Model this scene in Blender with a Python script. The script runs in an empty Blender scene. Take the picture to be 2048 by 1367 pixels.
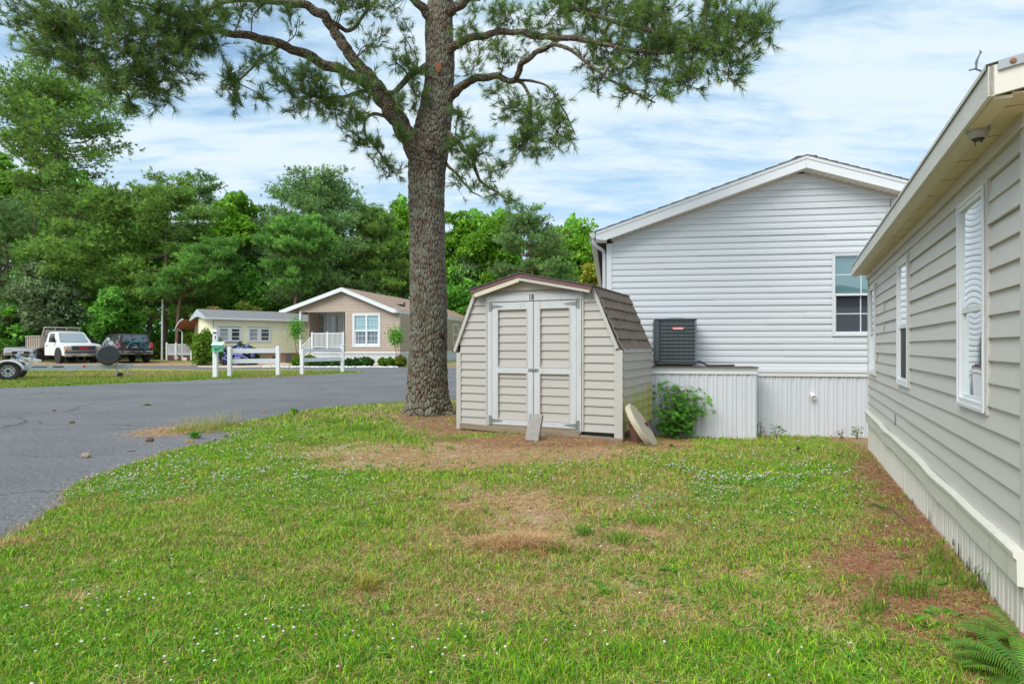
import bpy, math, random
import numpy as np
from mathutils import Vector, Matrix
R = math.radians
rng = np.random.default_rng(7)
random.seed(7)
S = bpy.context.scene
COL = S.collection

# ------------------------------------------------------------------ camera
F = 1230.0; CX = 1024.0; HY = 693.0; EYE = 1.35     # focal length, centre, horizon in photo pixels (2048 wide)
cam_d = bpy.data.cameras.new('camera'); cam = bpy.data.objects.new('camera', cam_d); COL.objects.link(cam)
cam_d.sensor_width = 36; cam_d.lens = 36*F/2048; cam_d.clip_start = .05; cam_d.clip_end = 2000
cam_d.shift_y = (HY-683.5)/2048
cam.location = (0, 0, EYE); cam.rotation_euler = (R(90), 0, 0)
S.camera = cam
# ------------------------------------------------------------------ exposure
S.view_settings.view_transform = 'Standard'; S.view_settings.look = 'None'
S.view_settings.exposure = 0.85; S.view_settings.gamma = 1
S.cycles.max_bounces = 8; S.cycles.transparent_max_bounces = 8
# ------------------------------------------------------------------ sun and sky
SUN_EL, SUN_AZ = 50, 222        # azimuth clockwise from +Y (behind the camera, to its left)
sd = bpy.data.lights.new('sun', 'SUN'); sd.energy = 2.3; sd.angle = R(42); sd.color = (1, .965, .9)
so = bpy.data.objects.new('sun', sd); COL.objects.link(so)
so.rotation_euler = (R(90-SUN_EL), 0, R(180-SUN_AZ))
W = bpy.data.worlds.new('World'); S.world = W; W.use_nodes = True
nt = W.node_tree; nt.nodes.clear(); N = nt.nodes.new; L = nt.links.new
out = N('ShaderNodeOutputWorld'); bg = N('ShaderNodeBackground'); bg2 = N('ShaderNodeBackground'); mixs = N('ShaderNodeMixShader')
sky = N('ShaderNodeTexSky'); sky.sky_type = 'NISHITA'; sky.sun_disc = False
sky.sun_elevation = R(SUN_EL); sky.sun_rotation = R(SUN_AZ)
L(sky.outputs[0], bg.inputs[0]); bg.inputs[1].default_value = .10
tc = N('ShaderNodeTexCoord'); sep = N('ShaderNodeSeparateXYZ'); L(tc.outputs['Generated'], sep.inputs[0])
def mth(op, a, b=None, clamp=False):
    m = N('ShaderNodeMath'); m.operation = op; m.use_clamp = clamp
    for i, v in enumerate((a, b)):
        if v is None: continue
        if isinstance(v, (int, float)): m.inputs[i].default_value = v
        else: L(v, m.inputs[i])
    return m.outputs[0]
zz = mth('ADD', mth('MAXIMUM', sep.outputs[2], 0.0), .16)
cb = N('ShaderNodeCombineXYZ'); L(mth('DIVIDE', sep.outputs[0], zz), cb.inputs[0]); L(mth('DIVIDE', sep.outputs[1], zz), cb.inputs[1])
def wn(scale, detail, rough, sx, sy, rot=0, off=0):
    mp = N('ShaderNodeMapping'); mp.inputs['Scale'].default_value = (sx, sy, 1); mp.inputs['Rotation'].default_value = (0, 0, R(rot))
    mp.inputs['Location'].default_value = (off, off*.7, off)
    L(cb.outputs[0], mp.inputs[0])
    n = N('ShaderNodeTexNoise'); n.inputs['Scale'].default_value = scale; n.inputs['Detail'].default_value = detail
    n.inputs['Roughness'].default_value = rough; n.inputs['Distortion'].default_value = .4; L(mp.outputs[0], n.inputs[0]); return n.outputs[0]
big = wn(.9, 3, .5, 1, 1.4, 12, 3.1); rip = wn(3.4, 5, .6, .75, 1.9, -8, 1.7); fine = wn(9, 4, .6, .6, 1.7, -4, 5)
cov = mth('ADD', mth('ADD', mth('MULTIPLY', big, .75), mth('MULTIPLY', rip, .75)), mth('MULTIPLY', fine, .28))
cr = N('ShaderNodeValToRGB'); L(cov, cr.inputs[0])
e = cr.color_ramp.elements; e[0].position = .62; e[0].color = (.30, .30, .30, 1); e[1].position = .93; e[1].color = (1, 1, 1, 1)
m2 = cr.color_ramp.elements.new(.78); m2.color = (.72, .72, .72, 1)
cc = N('ShaderNodeValToRGB'); L(cov, cc.inputs[0]); e = cc.color_ramp.elements
e[0].position = .62; e[0].color = (.25, .41, .565, 1); e[1].position = 1.0; e[1].color = (.45, .52, .57, 1)
k2 = cc.color_ramp.elements.new(.80); k2.color = (.335, .46, .56, 1)
L(cc.outputs[0], bg2.inputs[0]); bg2.inputs[1].default_value = 1.0
L(cr.outputs[0], mixs.inputs[0]); L(bg.outputs[0], mixs.inputs[1]); L(bg2.outputs[0], mixs.inputs[2]); L(mixs.outputs[0], out.inputs[0])

# ------------------------------------------------------------------ pixel -> place helpers
FOLD, KS = 24.0, .013           # the ground is level up to 24 m away, then rises very gently
def _s(a, b, x): t = np.clip((x-a)/(b-a), 0, 1); return t*t*(3-2*t)
def gza(x, y):                  # the lawn falls away gently towards the white house and rises by the tan house
    x = np.asarray(x, float); y = np.asarray(y, float)
    lift = .14*(1-_s(2, 8.5, y))*_s(.5, 2.2, x-.45*(y-3))
    dip = .30*_s(7.6, 11.2, y)*_s(.9, 3.0, x)*(1-_s(17, 23, y))*(1-_s(11, 15, x))
    return np.maximum(0, y-FOLD)*KS+lift*(1-_s(9, 13, x))-dip
def gz(x, y): return float(gza(x, y))
def G(px, py):                  # where a pixel's ray meets the ground
    v = (py-HY)/F
    y = min(EYE/v, (EYE+KS*FOLD)/(v+KS)) if EYE/v > FOLD else EYE/v
    for _ in range(30): y = .5*y+.5*(EYE-gz((px-CX)/F*y, y))/v
    return Vector(((px-CX)/F*y, y, gz((px-CX)/F*y, y)))
def P(px, py, y): return Vector(((px-CX)/F*y, y, EYE-(py-HY)/F*y))
class Frame:                    # a vertical plane: local x runs to the right along it, local y away behind it
    def __init__(s, o, deg): s.o = Vector(o); s.a = R(deg); s.e = Vector((math.cos(s.a), -math.sin(s.a))); s.n = Vector((math.sin(s.a), math.cos(s.a)))
    def at(s, px, py, off=0):
        u = (px-CX)/F; ox = s.o.x+s.n.x*off; oy = s.o.y+s.n.y*off
        t = (u*oy-ox)/(s.e.x-u*s.e.y); d = oy+t*s.e.y
        return t, EYE-(py-HY)/F*d-s.o.z
    def x(s, px, off=0): return s.at(px, HY, off)[0]
    def z(s, px, py, off=0): return s.at(px, py, off)[1]

# ------------------------------------------------------------------ materials
MATS = {}
def mat(name, col, rough=.6, col2=None, nscale=8, nfac=.5, bump=0, bscale=60, metal=0, spec=.5, stretch=(1, 1, 1), attr=None, trans=0, emis=None, bdist=.01, dirt=None):
    if name in MATS: return MATS[name]
    m = bpy.data.materials.new(name); m.use_nodes = True; nt = m.node_tree; b = nt.nodes['Principled BSDF']; N = nt.nodes.new; L = nt.links.new
    b.inputs['Roughness'].default_value = rough; b.inputs['Metallic'].default_value = metal; b.inputs['Specular IOR Level'].default_value = spec
    tcn = N('ShaderNodeTexCoord'); mp = N('ShaderNodeMapping'); mp.inputs['Scale'].default_value = stretch; L(tcn.outputs['Object'], mp.inputs[0])
    c = None
    if attr:
        a = N('ShaderNodeAttribute'); a.attribute_name = attr; c = a.outputs['Color']
    elif col2 is not None:
        n = N('ShaderNodeTexNoise'); n.inputs['Scale'].default_value = nscale; n.inputs['Detail'].default_value = 6; n.inputs['Roughness'].default_value = .65; L(mp.outputs[0], n.inputs[0])
        r = N('ShaderNodeValToRGB'); r.color_ramp.elements[0].position = .5-nfac*.5; r.color_ramp.elements[1].position = .5+nfac*.5
        r.color_ramp.elements[0].color = (*col, 1); r.color_ramp.elements[1].color = (*col2, 1); L(n.outputs[0], r.inputs[0]); c = r.outputs[0]
    if dirt:        # (colour, noise scale, threshold, softness)
        n = N('ShaderNodeTexNoise'); n.inputs['Scale'].default_value = dirt[1]; n.inputs['Detail'].default_value = 7; n.inputs['Roughness'].default_value = .7; L(mp.outputs[0], n.inputs[0])
        mr = N('ShaderNodeMapRange'); mr.inputs[1].default_value = dirt[2]; mr.inputs[2].default_value = dirt[2]+dirt[3]; L(n.outputs[0], mr.inputs[0])
        mx = N('ShaderNodeMix'); mx.data_type = 'RGBA'; L(mr.outputs[0], mx.inputs[0]); mx.inputs[7].default_value = (*dirt[0], 1)
        if c is None: mx.inputs[6].default_value = (*col, 1)
        else: L(c, mx.inputs[6])
        c = mx.outputs[2]
    if c is None: b.inputs['Base Color'].default_value = (*col, 1)
    else: L(c, b.inputs['Base Color'])
    if bump:
        n = N('ShaderNodeTexNoise'); n.inputs['Scale'].default_value = bscale; n.inputs['Detail'].default_value = 5; L(mp.outputs[0], n.inputs[0])
        bp = N('ShaderNodeBump'); bp.inputs['Strength'].default_value = bump; bp.inputs['Distance'].default_value = bdist; L(n.outputs[0], bp.inputs['Height']); L(bp.outputs[0], b.inputs['Normal'])
    if trans:
        t = N('ShaderNodeBsdfTranslucent'); mx = N('ShaderNodeMixShader'); mx.inputs[0].default_value = trans
        if c is None: t.inputs[0].default_value = (*col, 1)
        else: L(c, t.inputs[0])
        o = nt.nodes['Material Output']; L(b.outputs[0], mx.inputs[1]); L(t.outputs[0], mx.inputs[2]); L(mx.outputs[0], o.inputs[0])
    if emis: b.inputs['Emission Color'].default_value = (*emis, 1); b.inputs['Emission Strength'].default_value = 1
    MATS[name] = m; return m
def glass(name, col, refl=.35, rough=.02, bump=0, bs=3):
    if name in MATS: return MATS[name]
    m = bpy.data.materials.new(name); m.use_nodes = True; nt = m.node_tree; nt.nodes.clear(); N = nt.nodes.new; L = nt.links.new
    o = N('ShaderNodeOutputMaterial'); d = N('ShaderNodeBsdfDiffuse'); d.inputs[0].default_value = (*col, 1); g = N('ShaderNodeBsdfGlossy'); g.inputs['Roughness'].default_value = rough
    g.inputs[0].default_value = (.92, .96, .98, 1)
    lw = N('ShaderNodeFresnel'); lw.inputs[0].default_value = 1.5; a = N('ShaderNodeMath'); a.operation = 'ADD'; a.use_clamp = True; a.inputs[1].default_value = refl; L(lw.outputs[0], a.inputs[0])
    mx = N('ShaderNodeMixShader'); L(a.outputs[0], mx.inputs[0]); L(d.outputs[0], mx.inputs[1]); L(g.outputs[0], mx.inputs[2]); L(mx.outputs[0], o.inputs[0])
    if bump:
        tcn = N('ShaderNodeTexCoord'); n = N('ShaderNodeTexNoise'); n.inputs['Scale'].default_value = bs; n.inputs['Detail'].default_value = 2; L(tcn.outputs['Object'], n.inputs[0])
        bp = N('ShaderNodeBump'); bp.inputs['Strength'].default_value = bump; bp.inputs['Distance'].default_value = .02; L(n.outputs[0], bp.inputs['Height']); L(bp.outputs[0], g.inputs['Normal'])
    MATS[name] = m; return m

# ------------------------------------------------------------------ mesh helpers
def link(name, me, parent=None):
    o = bpy.data.objects.new(name, me); COL.objects.link(o)
    if parent is not None: o.parent = parent
    return o
def np_mesh(name, V, faces_list, material, colors=None, smooth=False):
    """V (n,3); faces_list: list of int arrays (m,k) with the same k inside one array"""
    me = bpy.data.meshes.new(name); V = np.asarray(V, dtype=np.float32)
    me.vertices.add(len(V)); me.vertices.foreach_set('co', V.ravel())
    tot = sum(f.size for f in faces_list); nf = sum(len(f) for f in faces_list)
    me.loops.add(tot); me.polygons.add(nf)
    me.loops.foreach_set('vertex_index', np.concatenate([f.ravel() for f in faces_list]).astype(np.int32))
    ks = np.concatenate([np.full(len(f), f.shape[1], dtype=np.int32) for f in faces_list])
    st = np.concatenate([[0], np.cumsum(ks)[:-1]]).astype(np.int32)
    me.polygons.foreach_set('loop_start', st)
    if smooth: me.polygons.foreach_set('use_smooth', np.ones(nf, dtype=bool))
    me.update(calc_edges=True)
    if colors is not None:
        c = np.ones((len(V), 4), dtype=np.float32); c[:, :3] = colors
        a = me.color_attributes.new('Col', 'FLOAT_COLOR', 'POINT'); a.data.foreach_set('color', c.ravel())
    if material: me.materials.append(material)
    return me
class MB:
    def __init__(s): s.v = []; s.f = []; s.c = []; s.cur = None; s.M = None
    def add(s, vs, fs):
        b = len(s.v)
        for v in vs:
            v = Vector(v)
            if s.M is not None: v = s.M @ v
            s.v.append(tuple(v)); s.c.append(s.cur or (1, 1, 1))
        s.f += [tuple(i+b for i in f) for f in fs]; return s
    def box(s, x0, x1, y0, y1, z0, z1, ch=0):
        if ch:
            pr = [(x0+ch, y0), (x1-ch, y0), (x1, y0+ch), (x1, y1-ch), (x1-ch, y1), (x0+ch, y1), (x0, y1-ch), (x0, y0+ch)]
            h = ch*.7
            vs = []
            for z, k in ((z0, h), (z0+h, 0), (z1-h, 0), (z1, h)):
                cx, cy = (x0+x1)/2, (y0+y1)/2
                for x, y in pr:
                    sx = (abs(x-cx)-k)/max(abs(x-cx), 1e-6); sy = (abs(y-cy)-k)/max(abs(y-cy), 1e-6)
                    vs.append((cx+(x-cx)*max(sx, 0), cy+(y-cy)*max(sy, 0), z))
            fs = [tuple(range(7, -1, -1)), tuple(range(24, 32))]
            for r in range(3):
                for i in range(8): j = (i+1) % 8; fs.append((r*8+i, r*8+j, r*8+8+j, r*8+8+i))
            return s.add(vs, fs)
        return s.add([(x0, y0, z0), (x1, y0, z0), (x1, y1, z0), (x0, y1, z0), (x0, y0, z1), (x1, y0, z1), (x1, y1, z1), (x0, y1, z1)],
                     [(3, 2, 1, 0), (4, 5, 6, 7), (0, 1, 5, 4), (1, 2, 6, 5), (2, 3, 7, 6), (3, 0, 4, 7)])
    def bar(s, a, b, w, h=None, up=(0, 0, 1)):      # a rectangular bar from a to b
        h = h or w; a = Vector(a); b = Vector(b); d = (b-a).normalized(); u = Vector(up)
        if abs(d.dot(u)) > .98: u = Vector((0, 1, 0))
        r = d.cross(u).normalized()*w/2; u = r.cross(d).normalized()*h/2
        return s.add([a-r-u, a+r-u, a+r+u, a-r+u, b-r-u, b+r-u, b+r+u, b-r+u], [(0, 1, 2, 3), (7, 6, 5, 4), (1, 0, 4, 5), (2, 1, 5, 6), (3, 2, 6, 7), (0, 3, 7, 4)])
    def tube(s, pts, rad, n=8, cap=True):
        pts = [Vector(p) for p in pts]
        if isinstance(rad, (int, float)): rad = [rad]*len(pts)
        vs = []; t0 = (pts[1]-pts[0]).normalized(); u = t0.cross(Vector((0, 0, 1)))
        if u.length < .1: u = t0.cross(Vector((0, 1, 0)))
        u.normalize()
        for i, p in enumerate(pts):
            t = (pts[min(i+1, len(pts)-1)]-pts[max(i-1, 0)]).normalized(); u = (u-t*u.dot(t)).normalized(); w = t.cross(u)
            for k in range(n):
                a = 2*math.pi*k/n; vs.append(p+(u*math.cos(a)+w*math.sin(a))*rad[i])
        fs = []
        for i in range(len(pts)-1):
            for k in range(n): j = (k+1) % n; fs.append((i*n+k, i*n+j, i*n+n+j, i*n+n+k))
        if cap: fs += [tuple(range(n-1, -1, -1)), tuple(range((len(pts)-1)*n, len(pts)*n))]
        return s.add(vs, fs)
    def lathe(s, prof, c=(0, 0, 0), axis='z', n=20, cap=True):      # prof: (radius, height)
        vs = []
        for r, h in prof:
            for k in range(n):
                a = 2*math.pi*k/n; x, y = r*math.cos(a), r*math.sin(a)
                p = {'z': (x, y, h), 'y': (x, h, y), 'x': (h, x, y)}[axis]; vs.append((p[0]+c[0], p[1]+c[1], p[2]+c[2]))
        fs = []
        for i in range(len(prof)-1):
            for k in range(n): j = (k+1) % n; fs.append((i*n+k, i*n+j, i*n+n+j, i*n+n+k))
        if cap: fs += [tuple(range(n-1, -1, -1)), tuple(range((len(prof)-1)*n, len(prof)*n))]
        return s.add(vs, fs)
    def prism(s, poly, y0, y1, axis='y'):                # poly in the plane across the axis
        n = len(poly); f = {'y': lambda a, b, h: (a, h, b), 'x': lambda a, b, h: (h, a, b), 'z': lambda a, b, h: (a, b, h)}[axis]
        vs = [f(a, b, y0) for a, b in poly]+[f(a, b, y1) for a, b in poly]
        fs = [tuple(range(n)), tuple(range(2*n-1, n-1, -1))]+[(i, i+n, (i+1) % n+n, (i+1) % n) for i in range(n)]
        return s.add(vs, fs)
    def build(s, name, material, parent=None, smooth=False, bevel=0, color=False):
        me = bpy.data.meshes.new(name); me.from_pydata(s.v, [], s.f); me.update()
        if color:
            a = me.color_attributes.new('Col', 'FLOAT_COLOR', 'POINT'); c = np.ones((len(s.v), 4), dtype=np.float32); c[:, :3] = s.c; a.data.foreach_set('color', c.ravel())
        import bmesh
        bm = bmesh.new(); bm.from_mesh(me); bmesh.ops.recalc_face_normals(bm, faces=bm.faces)
        if bevel: bmesh.ops.bevel(bm, geom=list(bm.edges), offset=bevel, segments=2, affect='EDGES', clamp_overlap=True)
        bm.to_mesh(me); bm.free()
        if smooth:
            me.polygons.foreach_set('use_smooth', np.ones(len(me.polygons), dtype=bool))
            try: me.set_sharp_from_angle(angle=R(38))
            except Exception: pass
        me.materials.append(material)
        return link(name, me, parent)
def tag(o, label=None, cat=None, group=None, kind=None):
    if label: o['label'] = label
    if cat: o['category'] = cat
    if group: o['group'] = group
    if kind: o['kind'] = kind
    return o
def empty(name, loc=(0, 0, 0), rz=0, label=None, cat=None, group=None):
    o = bpy.data.objects.new(name, None); COL.objects.link(o); o.location = loc; o.rotation_euler = (0, 0, rz); o.empty_display_size = .1
    return tag(o, label, cat, group)
def copy_tree(o, parent=None):
    c = o.copy(); COL.objects.link(c); c.parent = parent
    for ch in [x for x in bpy.data.objects if x.parent == o]: copy_tree(ch, c)
    return c
# value noise for layouts
_g = np.random.default_rng(3).random((256, 256))
def vnoise(x, y, s=1.0, o=0):
    x = np.asarray(x)*s+o*17.3+500; y = np.asarray(y)*s+o*9.1+500; xi = np.floor(x).astype(int); yi = np.floor(y).astype(int); fx = x-xi; fy = y-yi
    fx = fx*fx*(3-2*fx); fy = fy*fy*(3-2*fy); g = lambda a, b: _g[a % 256, b % 256]
    return (g(xi, yi)*(1-fx)+g(xi+1, yi)*fx)*(1-fy)+(g(xi, yi+1)*(1-fx)+g(xi+1, yi+1)*fx)*fy
def fnoise(x, y, s=1.0, o=0): return (vnoise(x, y, s, o)+.5*vnoise(x, y, s*2.1, o+1)+.25*vnoise(x, y, s*4.3, o+2))/1.75
def sstep(a, b, x): t = np.clip((np.asarray(x)-a)/(b-a), 0, 1); return t*t*(3-2*t)
def inpoly(px, py, poly):
    px = np.asarray(px); py = np.asarray(py); r = np.zeros(px.shape, bool); n = len(poly)
    for i in range(n):
        x1, y1 = poly[i]; x2, y2 = poly[(i+1) % n]
        c = ((y1 > py) != (y2 > py)) & (px < (x2-x1)*(py-y1)/((y2-y1) if y2 != y1 else 1e-9)+x1); r ^= c
    return r
def polydist(px, py, poly, closed=False):
    d = np.full(np.shape(px), 1e9); n = len(poly)
    for i in range(n if closed else n-1):
        x1, y1 = poly[i]; x2, y2 = poly[(i+1) % n]; dx, dy = x2-x1, y2-y1
        t = np.clip(((px-x1)*dx+(py-y1)*dy)/(dx*dx+dy*dy+1e-9), 0, 1); d = np.minimum(d, np.hypot(px-x1-t*dx, py-y1-t*dy))
    return d
# ================================================================== GROUND
m_lawn = mat('lawn_soil', (.26, .145, .075), .95, (.30, .22, .10), 2.2, .5, bump=.6, bscale=90, dirt=((.42, .33, .24), 1.6, .54, .12))
m_farlawn = mat('far_grass', (.20, .22, .035), .95, (.30, .24, .10), .55, .35, bump=.5, bscale=40, stretch=(1, 2.5, 1), dirt=((.13, .21, .03), .8, .5, .12))
def road_mat(name, a, b):
    m = mat(name, a, .9, b, .35, .5, bump=.35, bscale=260, bdist=.006)
    nt = m.node_tree; N = nt.nodes.new; L = nt.links.new; bs = nt.nodes['Principled BSDF']
    src = bs.inputs['Base Color'].links[0].from_socket
    tcn = N('ShaderNodeTexCoord'); v = N('ShaderNodeTexNoise'); v.inputs['Scale'].default_value = 22; v.inputs['Detail'].default_value = 6; v.inputs['Roughness'].default_value = .95; L(tcn.outputs['Object'], v.inputs[0])
    r = N('ShaderNodeValToRGB'); r.color_ramp.elements[0].position = .38; r.color_ramp.elements[0].color = (.40, .40, .42, 1); r.color_ramp.elements[1].position = .64; r.color_ramp.elements[1].color = (1.75, 1.72, 1.68, 1); L(v.outputs[0], r.inputs[0])
    mx = N('ShaderNodeMix'); mx.data_type = 'RGBA'; mx.blend_type = 'MULTIPLY'; mx.inputs[0].default_value = 1; L(src, mx.inputs[6]); L(r.outputs[0], mx.inputs[7])
    w = N('ShaderNodeTexVoronoi'); w.feature = 'DISTANCE_TO_EDGE'; w.inputs['Scale'].default_value = .3; w.inputs['Randomness'].default_value = 1
    mp = N('ShaderNodeMapping'); mp.inputs['Scale'].default_value = (.35, 1.5, 1); nz = N('ShaderNodeTexNoise'); nz.inputs['Scale'].default_value = .8; nz.inputs['Detail'].default_value = 6
    L(tcn.outputs['Object'], nz.inputs[0]); va = N('ShaderNodeVectorMath'); va.operation = 'ADD'; L(tcn.outputs['Object'], va.inputs[0]); L(nz.outputs['Color'], va.inputs[1]); L(va.outputs[0], mp.inputs[0]); L(mp.outputs[0], w.inputs[0])
    r2 = N('ShaderNodeValToRGB'); r2.color_ramp.elements[0].position = .002; r2.color_ramp.elements[0].color = (.45, .45, .46, 1); r2.color_ramp.elements[1].position = .006; r2.color_ramp.elements[1].color = (1, 1, 1, 1); L(w.outputs[0], r2.inputs[0])
    mx2 = N('ShaderNodeMix'); mx2.data_type = 'RGBA'; mx2.blend_type = 'MULTIPLY'; mx2.inputs[0].default_value = 1; L(mx.outputs[2], mx2.inputs[6]); L(r2.outputs[0], mx2.inputs[7])
    L(mx2.outputs[2], bs.inputs['Base Color']); return m
m_road = road_mat('asphalt', (.085, .09, .097), (.155, .16, .168))
import bmesh
def drape(name, poly, zoff, material, label=None):
    bm = bmesh.new(); vs = [bm.verts.new((x, y, 0)) for x, y in poly]; bm.faces.new(vs)
    bmesh.ops.bisect_plane(bm, geom=list(bm.verts)+list(bm.edges)+list(bm.faces), plane_co=(0, FOLD, 0), plane_no=(0, 1, 0))
    bmesh.ops.triangulate(bm, faces=list(bm.faces))
    bmesh.ops.recalc_face_normals(bm, faces=list(bm.faces))
    for v in bm.verts: v.co.z = max(0, v.co.y-FOLD)*KS+zoff
    if sum(f.normal.z for f in bm.faces) < 0: bmesh.ops.reverse_faces(bm, faces=list(bm.faces))
    me = bpy.data.meshes.new(name); bm.to_mesh(me); bm.free(); me.materials.append(material)
    return tag(link(name, me), kind='structure')
def gp(pts): return [tuple(G(x, y)[:2]) for x, y in pts]
def rough(poly, amp, step=.35, seed=1):        # an uneven edge
    r = np.random.default_rng(seed); out = []
    for i in range(len(poly)-1):
        a = np.array(poly[i]); b = np.array(poly[i+1]); n = max(1, int(np.linalg.norm(b-a)/step)); d = (b-a)/np.linalg.norm(b-a)
        for k in range(n): out.append(tuple(a+(b-a)*k/n+np.array((-d[1], d[0]))*(r.normal(0, amp))))
    out.append(poly[-1]); return out
xs = np.concatenate([[-900, -60, -20], np.linspace(-10, 15, 126), [30, 60, 900]]); ys = np.concatenate([[-30, -5], np.linspace(0, 24, 121), [900]])
gx_, gy_ = np.meshgrid(xs, ys, indexing='ij'); V = np.stack([gx_, gy_, gza(gx_, gy_)], -1).reshape(-1, 3); ny = len(ys)
q_ = (np.arange(len(xs)-1)[:, None]*ny+np.arange(ny-1)[None]).ravel(); Fq = np.stack([q_, q_+ny, q_+ny+1, q_+1], 1)
tag(link('ground', np_mesh('ground', V, [Fq], m_lawn, smooth=True)), kind='structure')
EDGE_PX = [(-60, 1135), (5, 1083), (60, 1047), (130, 1003), (152, 972), (250, 935), (350, 900), (440, 882), (470, 866), (425, 858), (330, 868), (360, 856), (480, 846), (560, 832), (620, 819), (700, 812), (810, 803), (910, 799), (1000, 797)]
EDGE = rough(gp(EDGE_PX), .035, .16, 4)
near_right = EDGE[-1]
road_poly = [(-4.6, 1.2)]+EDGE+[(near_right[0]+.4, 20), (2.0, 30), (4.5, 34.2)]+[(-2, 36.0), (-9, 36.4), (-14, 37.6), (-60, 39.5), (-60, 1.2)]
drape('road', road_poly, .004, m_road)
isl = rough(gp([(0, 776), (120, 772), (250, 766), (420, 759), (560, 753), (640, 749), (725, 745.5)]), .05, .5, 5)+gp([(724, 744.3), (640, 740), (540, 738), (430, 739.5), (250, 736), (100, 735), (0, 736)])
xl, yl = isl[-1]; isl = isl+[(-60, yl+1), (-60, isl[0][1])]
ISLAND = isl
drape('grass_island', isl, .008, m_farlawn)
# the far side: verge, concrete drive, white stone border, car park
m_conc = mat('pale_concrete', (.46, .36, .27), .9, (.52, .43, .34), 1.5, .6)
drape('far_lawn', [(-60, 45.5), (-26.5, 45.5), (-17.6, 38.2), (-9.5, 37.2), (-2, 36.7), (5.5, 35.2), (40, 34), (60, 120), (-90, 120)], .002, m_farlawn)
drape('driveway', gp([(395, 730), (470, 726.5), (570, 724.5), (585, 731.5), (560, 733.5), (470, 735.5), (395, 734)]), .012, m_conc)
m_mulch = mat('mulch_bed', (.22, .12, .06), .95, (.34, .19, .10), 9, .5)
drape('mulch_bed', gp([(562, 731), (690, 730), (800, 730.3), (940, 729), (940, 732), (800, 733), (690, 732.6), (562, 733.5)]), .014, m_mulch)
# ================================================================== SIDING, SKIRTS, WINDOWS
def siding(x0, x1, z0, z1, expo, depth, holes=(), lim=None, y=0, lap=None, dutch=False, seam=0):
    """clapboard courses on the plane y=const, facing -y. lim(z)->(xa,xb) clips the ends; holes: (xa,xb,za,zb)"""
    b = MB(); z = z0; rs = random.Random(int(x1*100)); course = 0; y_ = y
    while z < z1-1e-4:
        course += 1; zt = min(z+expo, z1); segs = [(x0, x1)]
        if seam:
            j = x0+rs.uniform(.15, .85)*(x1-x0); segs = [(x0, j), (j, x1)]
        for hx0, hx1, hz0, hz1 in holes:
            if hz0 < (z+zt)/2 < hz1:
                ns = []
                for a, c in segs:
                    if hx1 <= a or hx0 >= c: ns.append((a, c)); continue
                    if a < hx0: ns.append((a, hx0))
                    if c > hx1: ns.append((hx1, c))
                segs = ns
        for si, (a, c) in enumerate(segs):
            y = y_-(.004 if seam and si % 2 else 0)
            ab, cb_, at_, ct = a, c, a, c
            if lim:
                l0 = lim(z); l1 = lim(zt); ab, cb_ = max(a, l0[0]), min(c, l0[1]); at_, ct = max(a, l1[0]), min(c, l1[1])
                if cb_ <= ab: continue
                if ct < at_: at_ = ct = (at_+ct)/2
            dd = depth*(zt-z)/expo
            if dutch:   # profile: face slants, then a flatter step in the upper third
                zm = z+(zt-z)*.5; am = (ab+at_)/2; cm = (cb_+ct)/2
                pr = [(z, -.002, ab, cb_), (z+.0008, -depth, ab, cb_), (zm, -depth*.8, am, cm), (zm+(zt-z)*.1, -depth*.45, am, cm), (zt, -.002, at_, ct)]
            else: pr = [(z, -.001, ab, cb_), (z+.0008, -depth, ab, cb_), (z+.006, -depth, ab, cb_), (zt, -depth+dd*.92, at_, ct)]
            vs = []
            for pz, py, pa, pc in pr: vs += [(pa, y+py, pz), (pc, y+py, pz)]
            b.add(vs, [(2*i, 2*i+1, 2*i+3, 2*i+2) for i in range(len(pr)-1)])
        z = zt
    return b
def ribs(x0, x1, z0, z1, pitch, depth, y=0, jit=0, tilt=0):
    b = MB(); x = x0; r = random.Random(5); vs = []; prof = [(0, 0), (.18, 0), (.26, 1), (.40, 1), (.46, .15), (.54, .15), (.60, 1), (.78, 1), (.86, 0)]
    xs = []
    while x < x1:
        for u, d in prof:
            xx = x+u*pitch
            if xx <= x1: xs.append((xx, d))
        x += pitch
    xs.append((x1, 0))
    for xx, d in xs:
        dy = math.sin(xx*1.7)*jit
        vs += [(xx, y-d*depth+dy, z0), (xx, y-d*depth+dy*.3, z1)]
    b.add(vs, [(2*i, 2*i+2, 2*i+3, 2*i+1) for i in range(len(xs)-1)])
    return b
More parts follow.
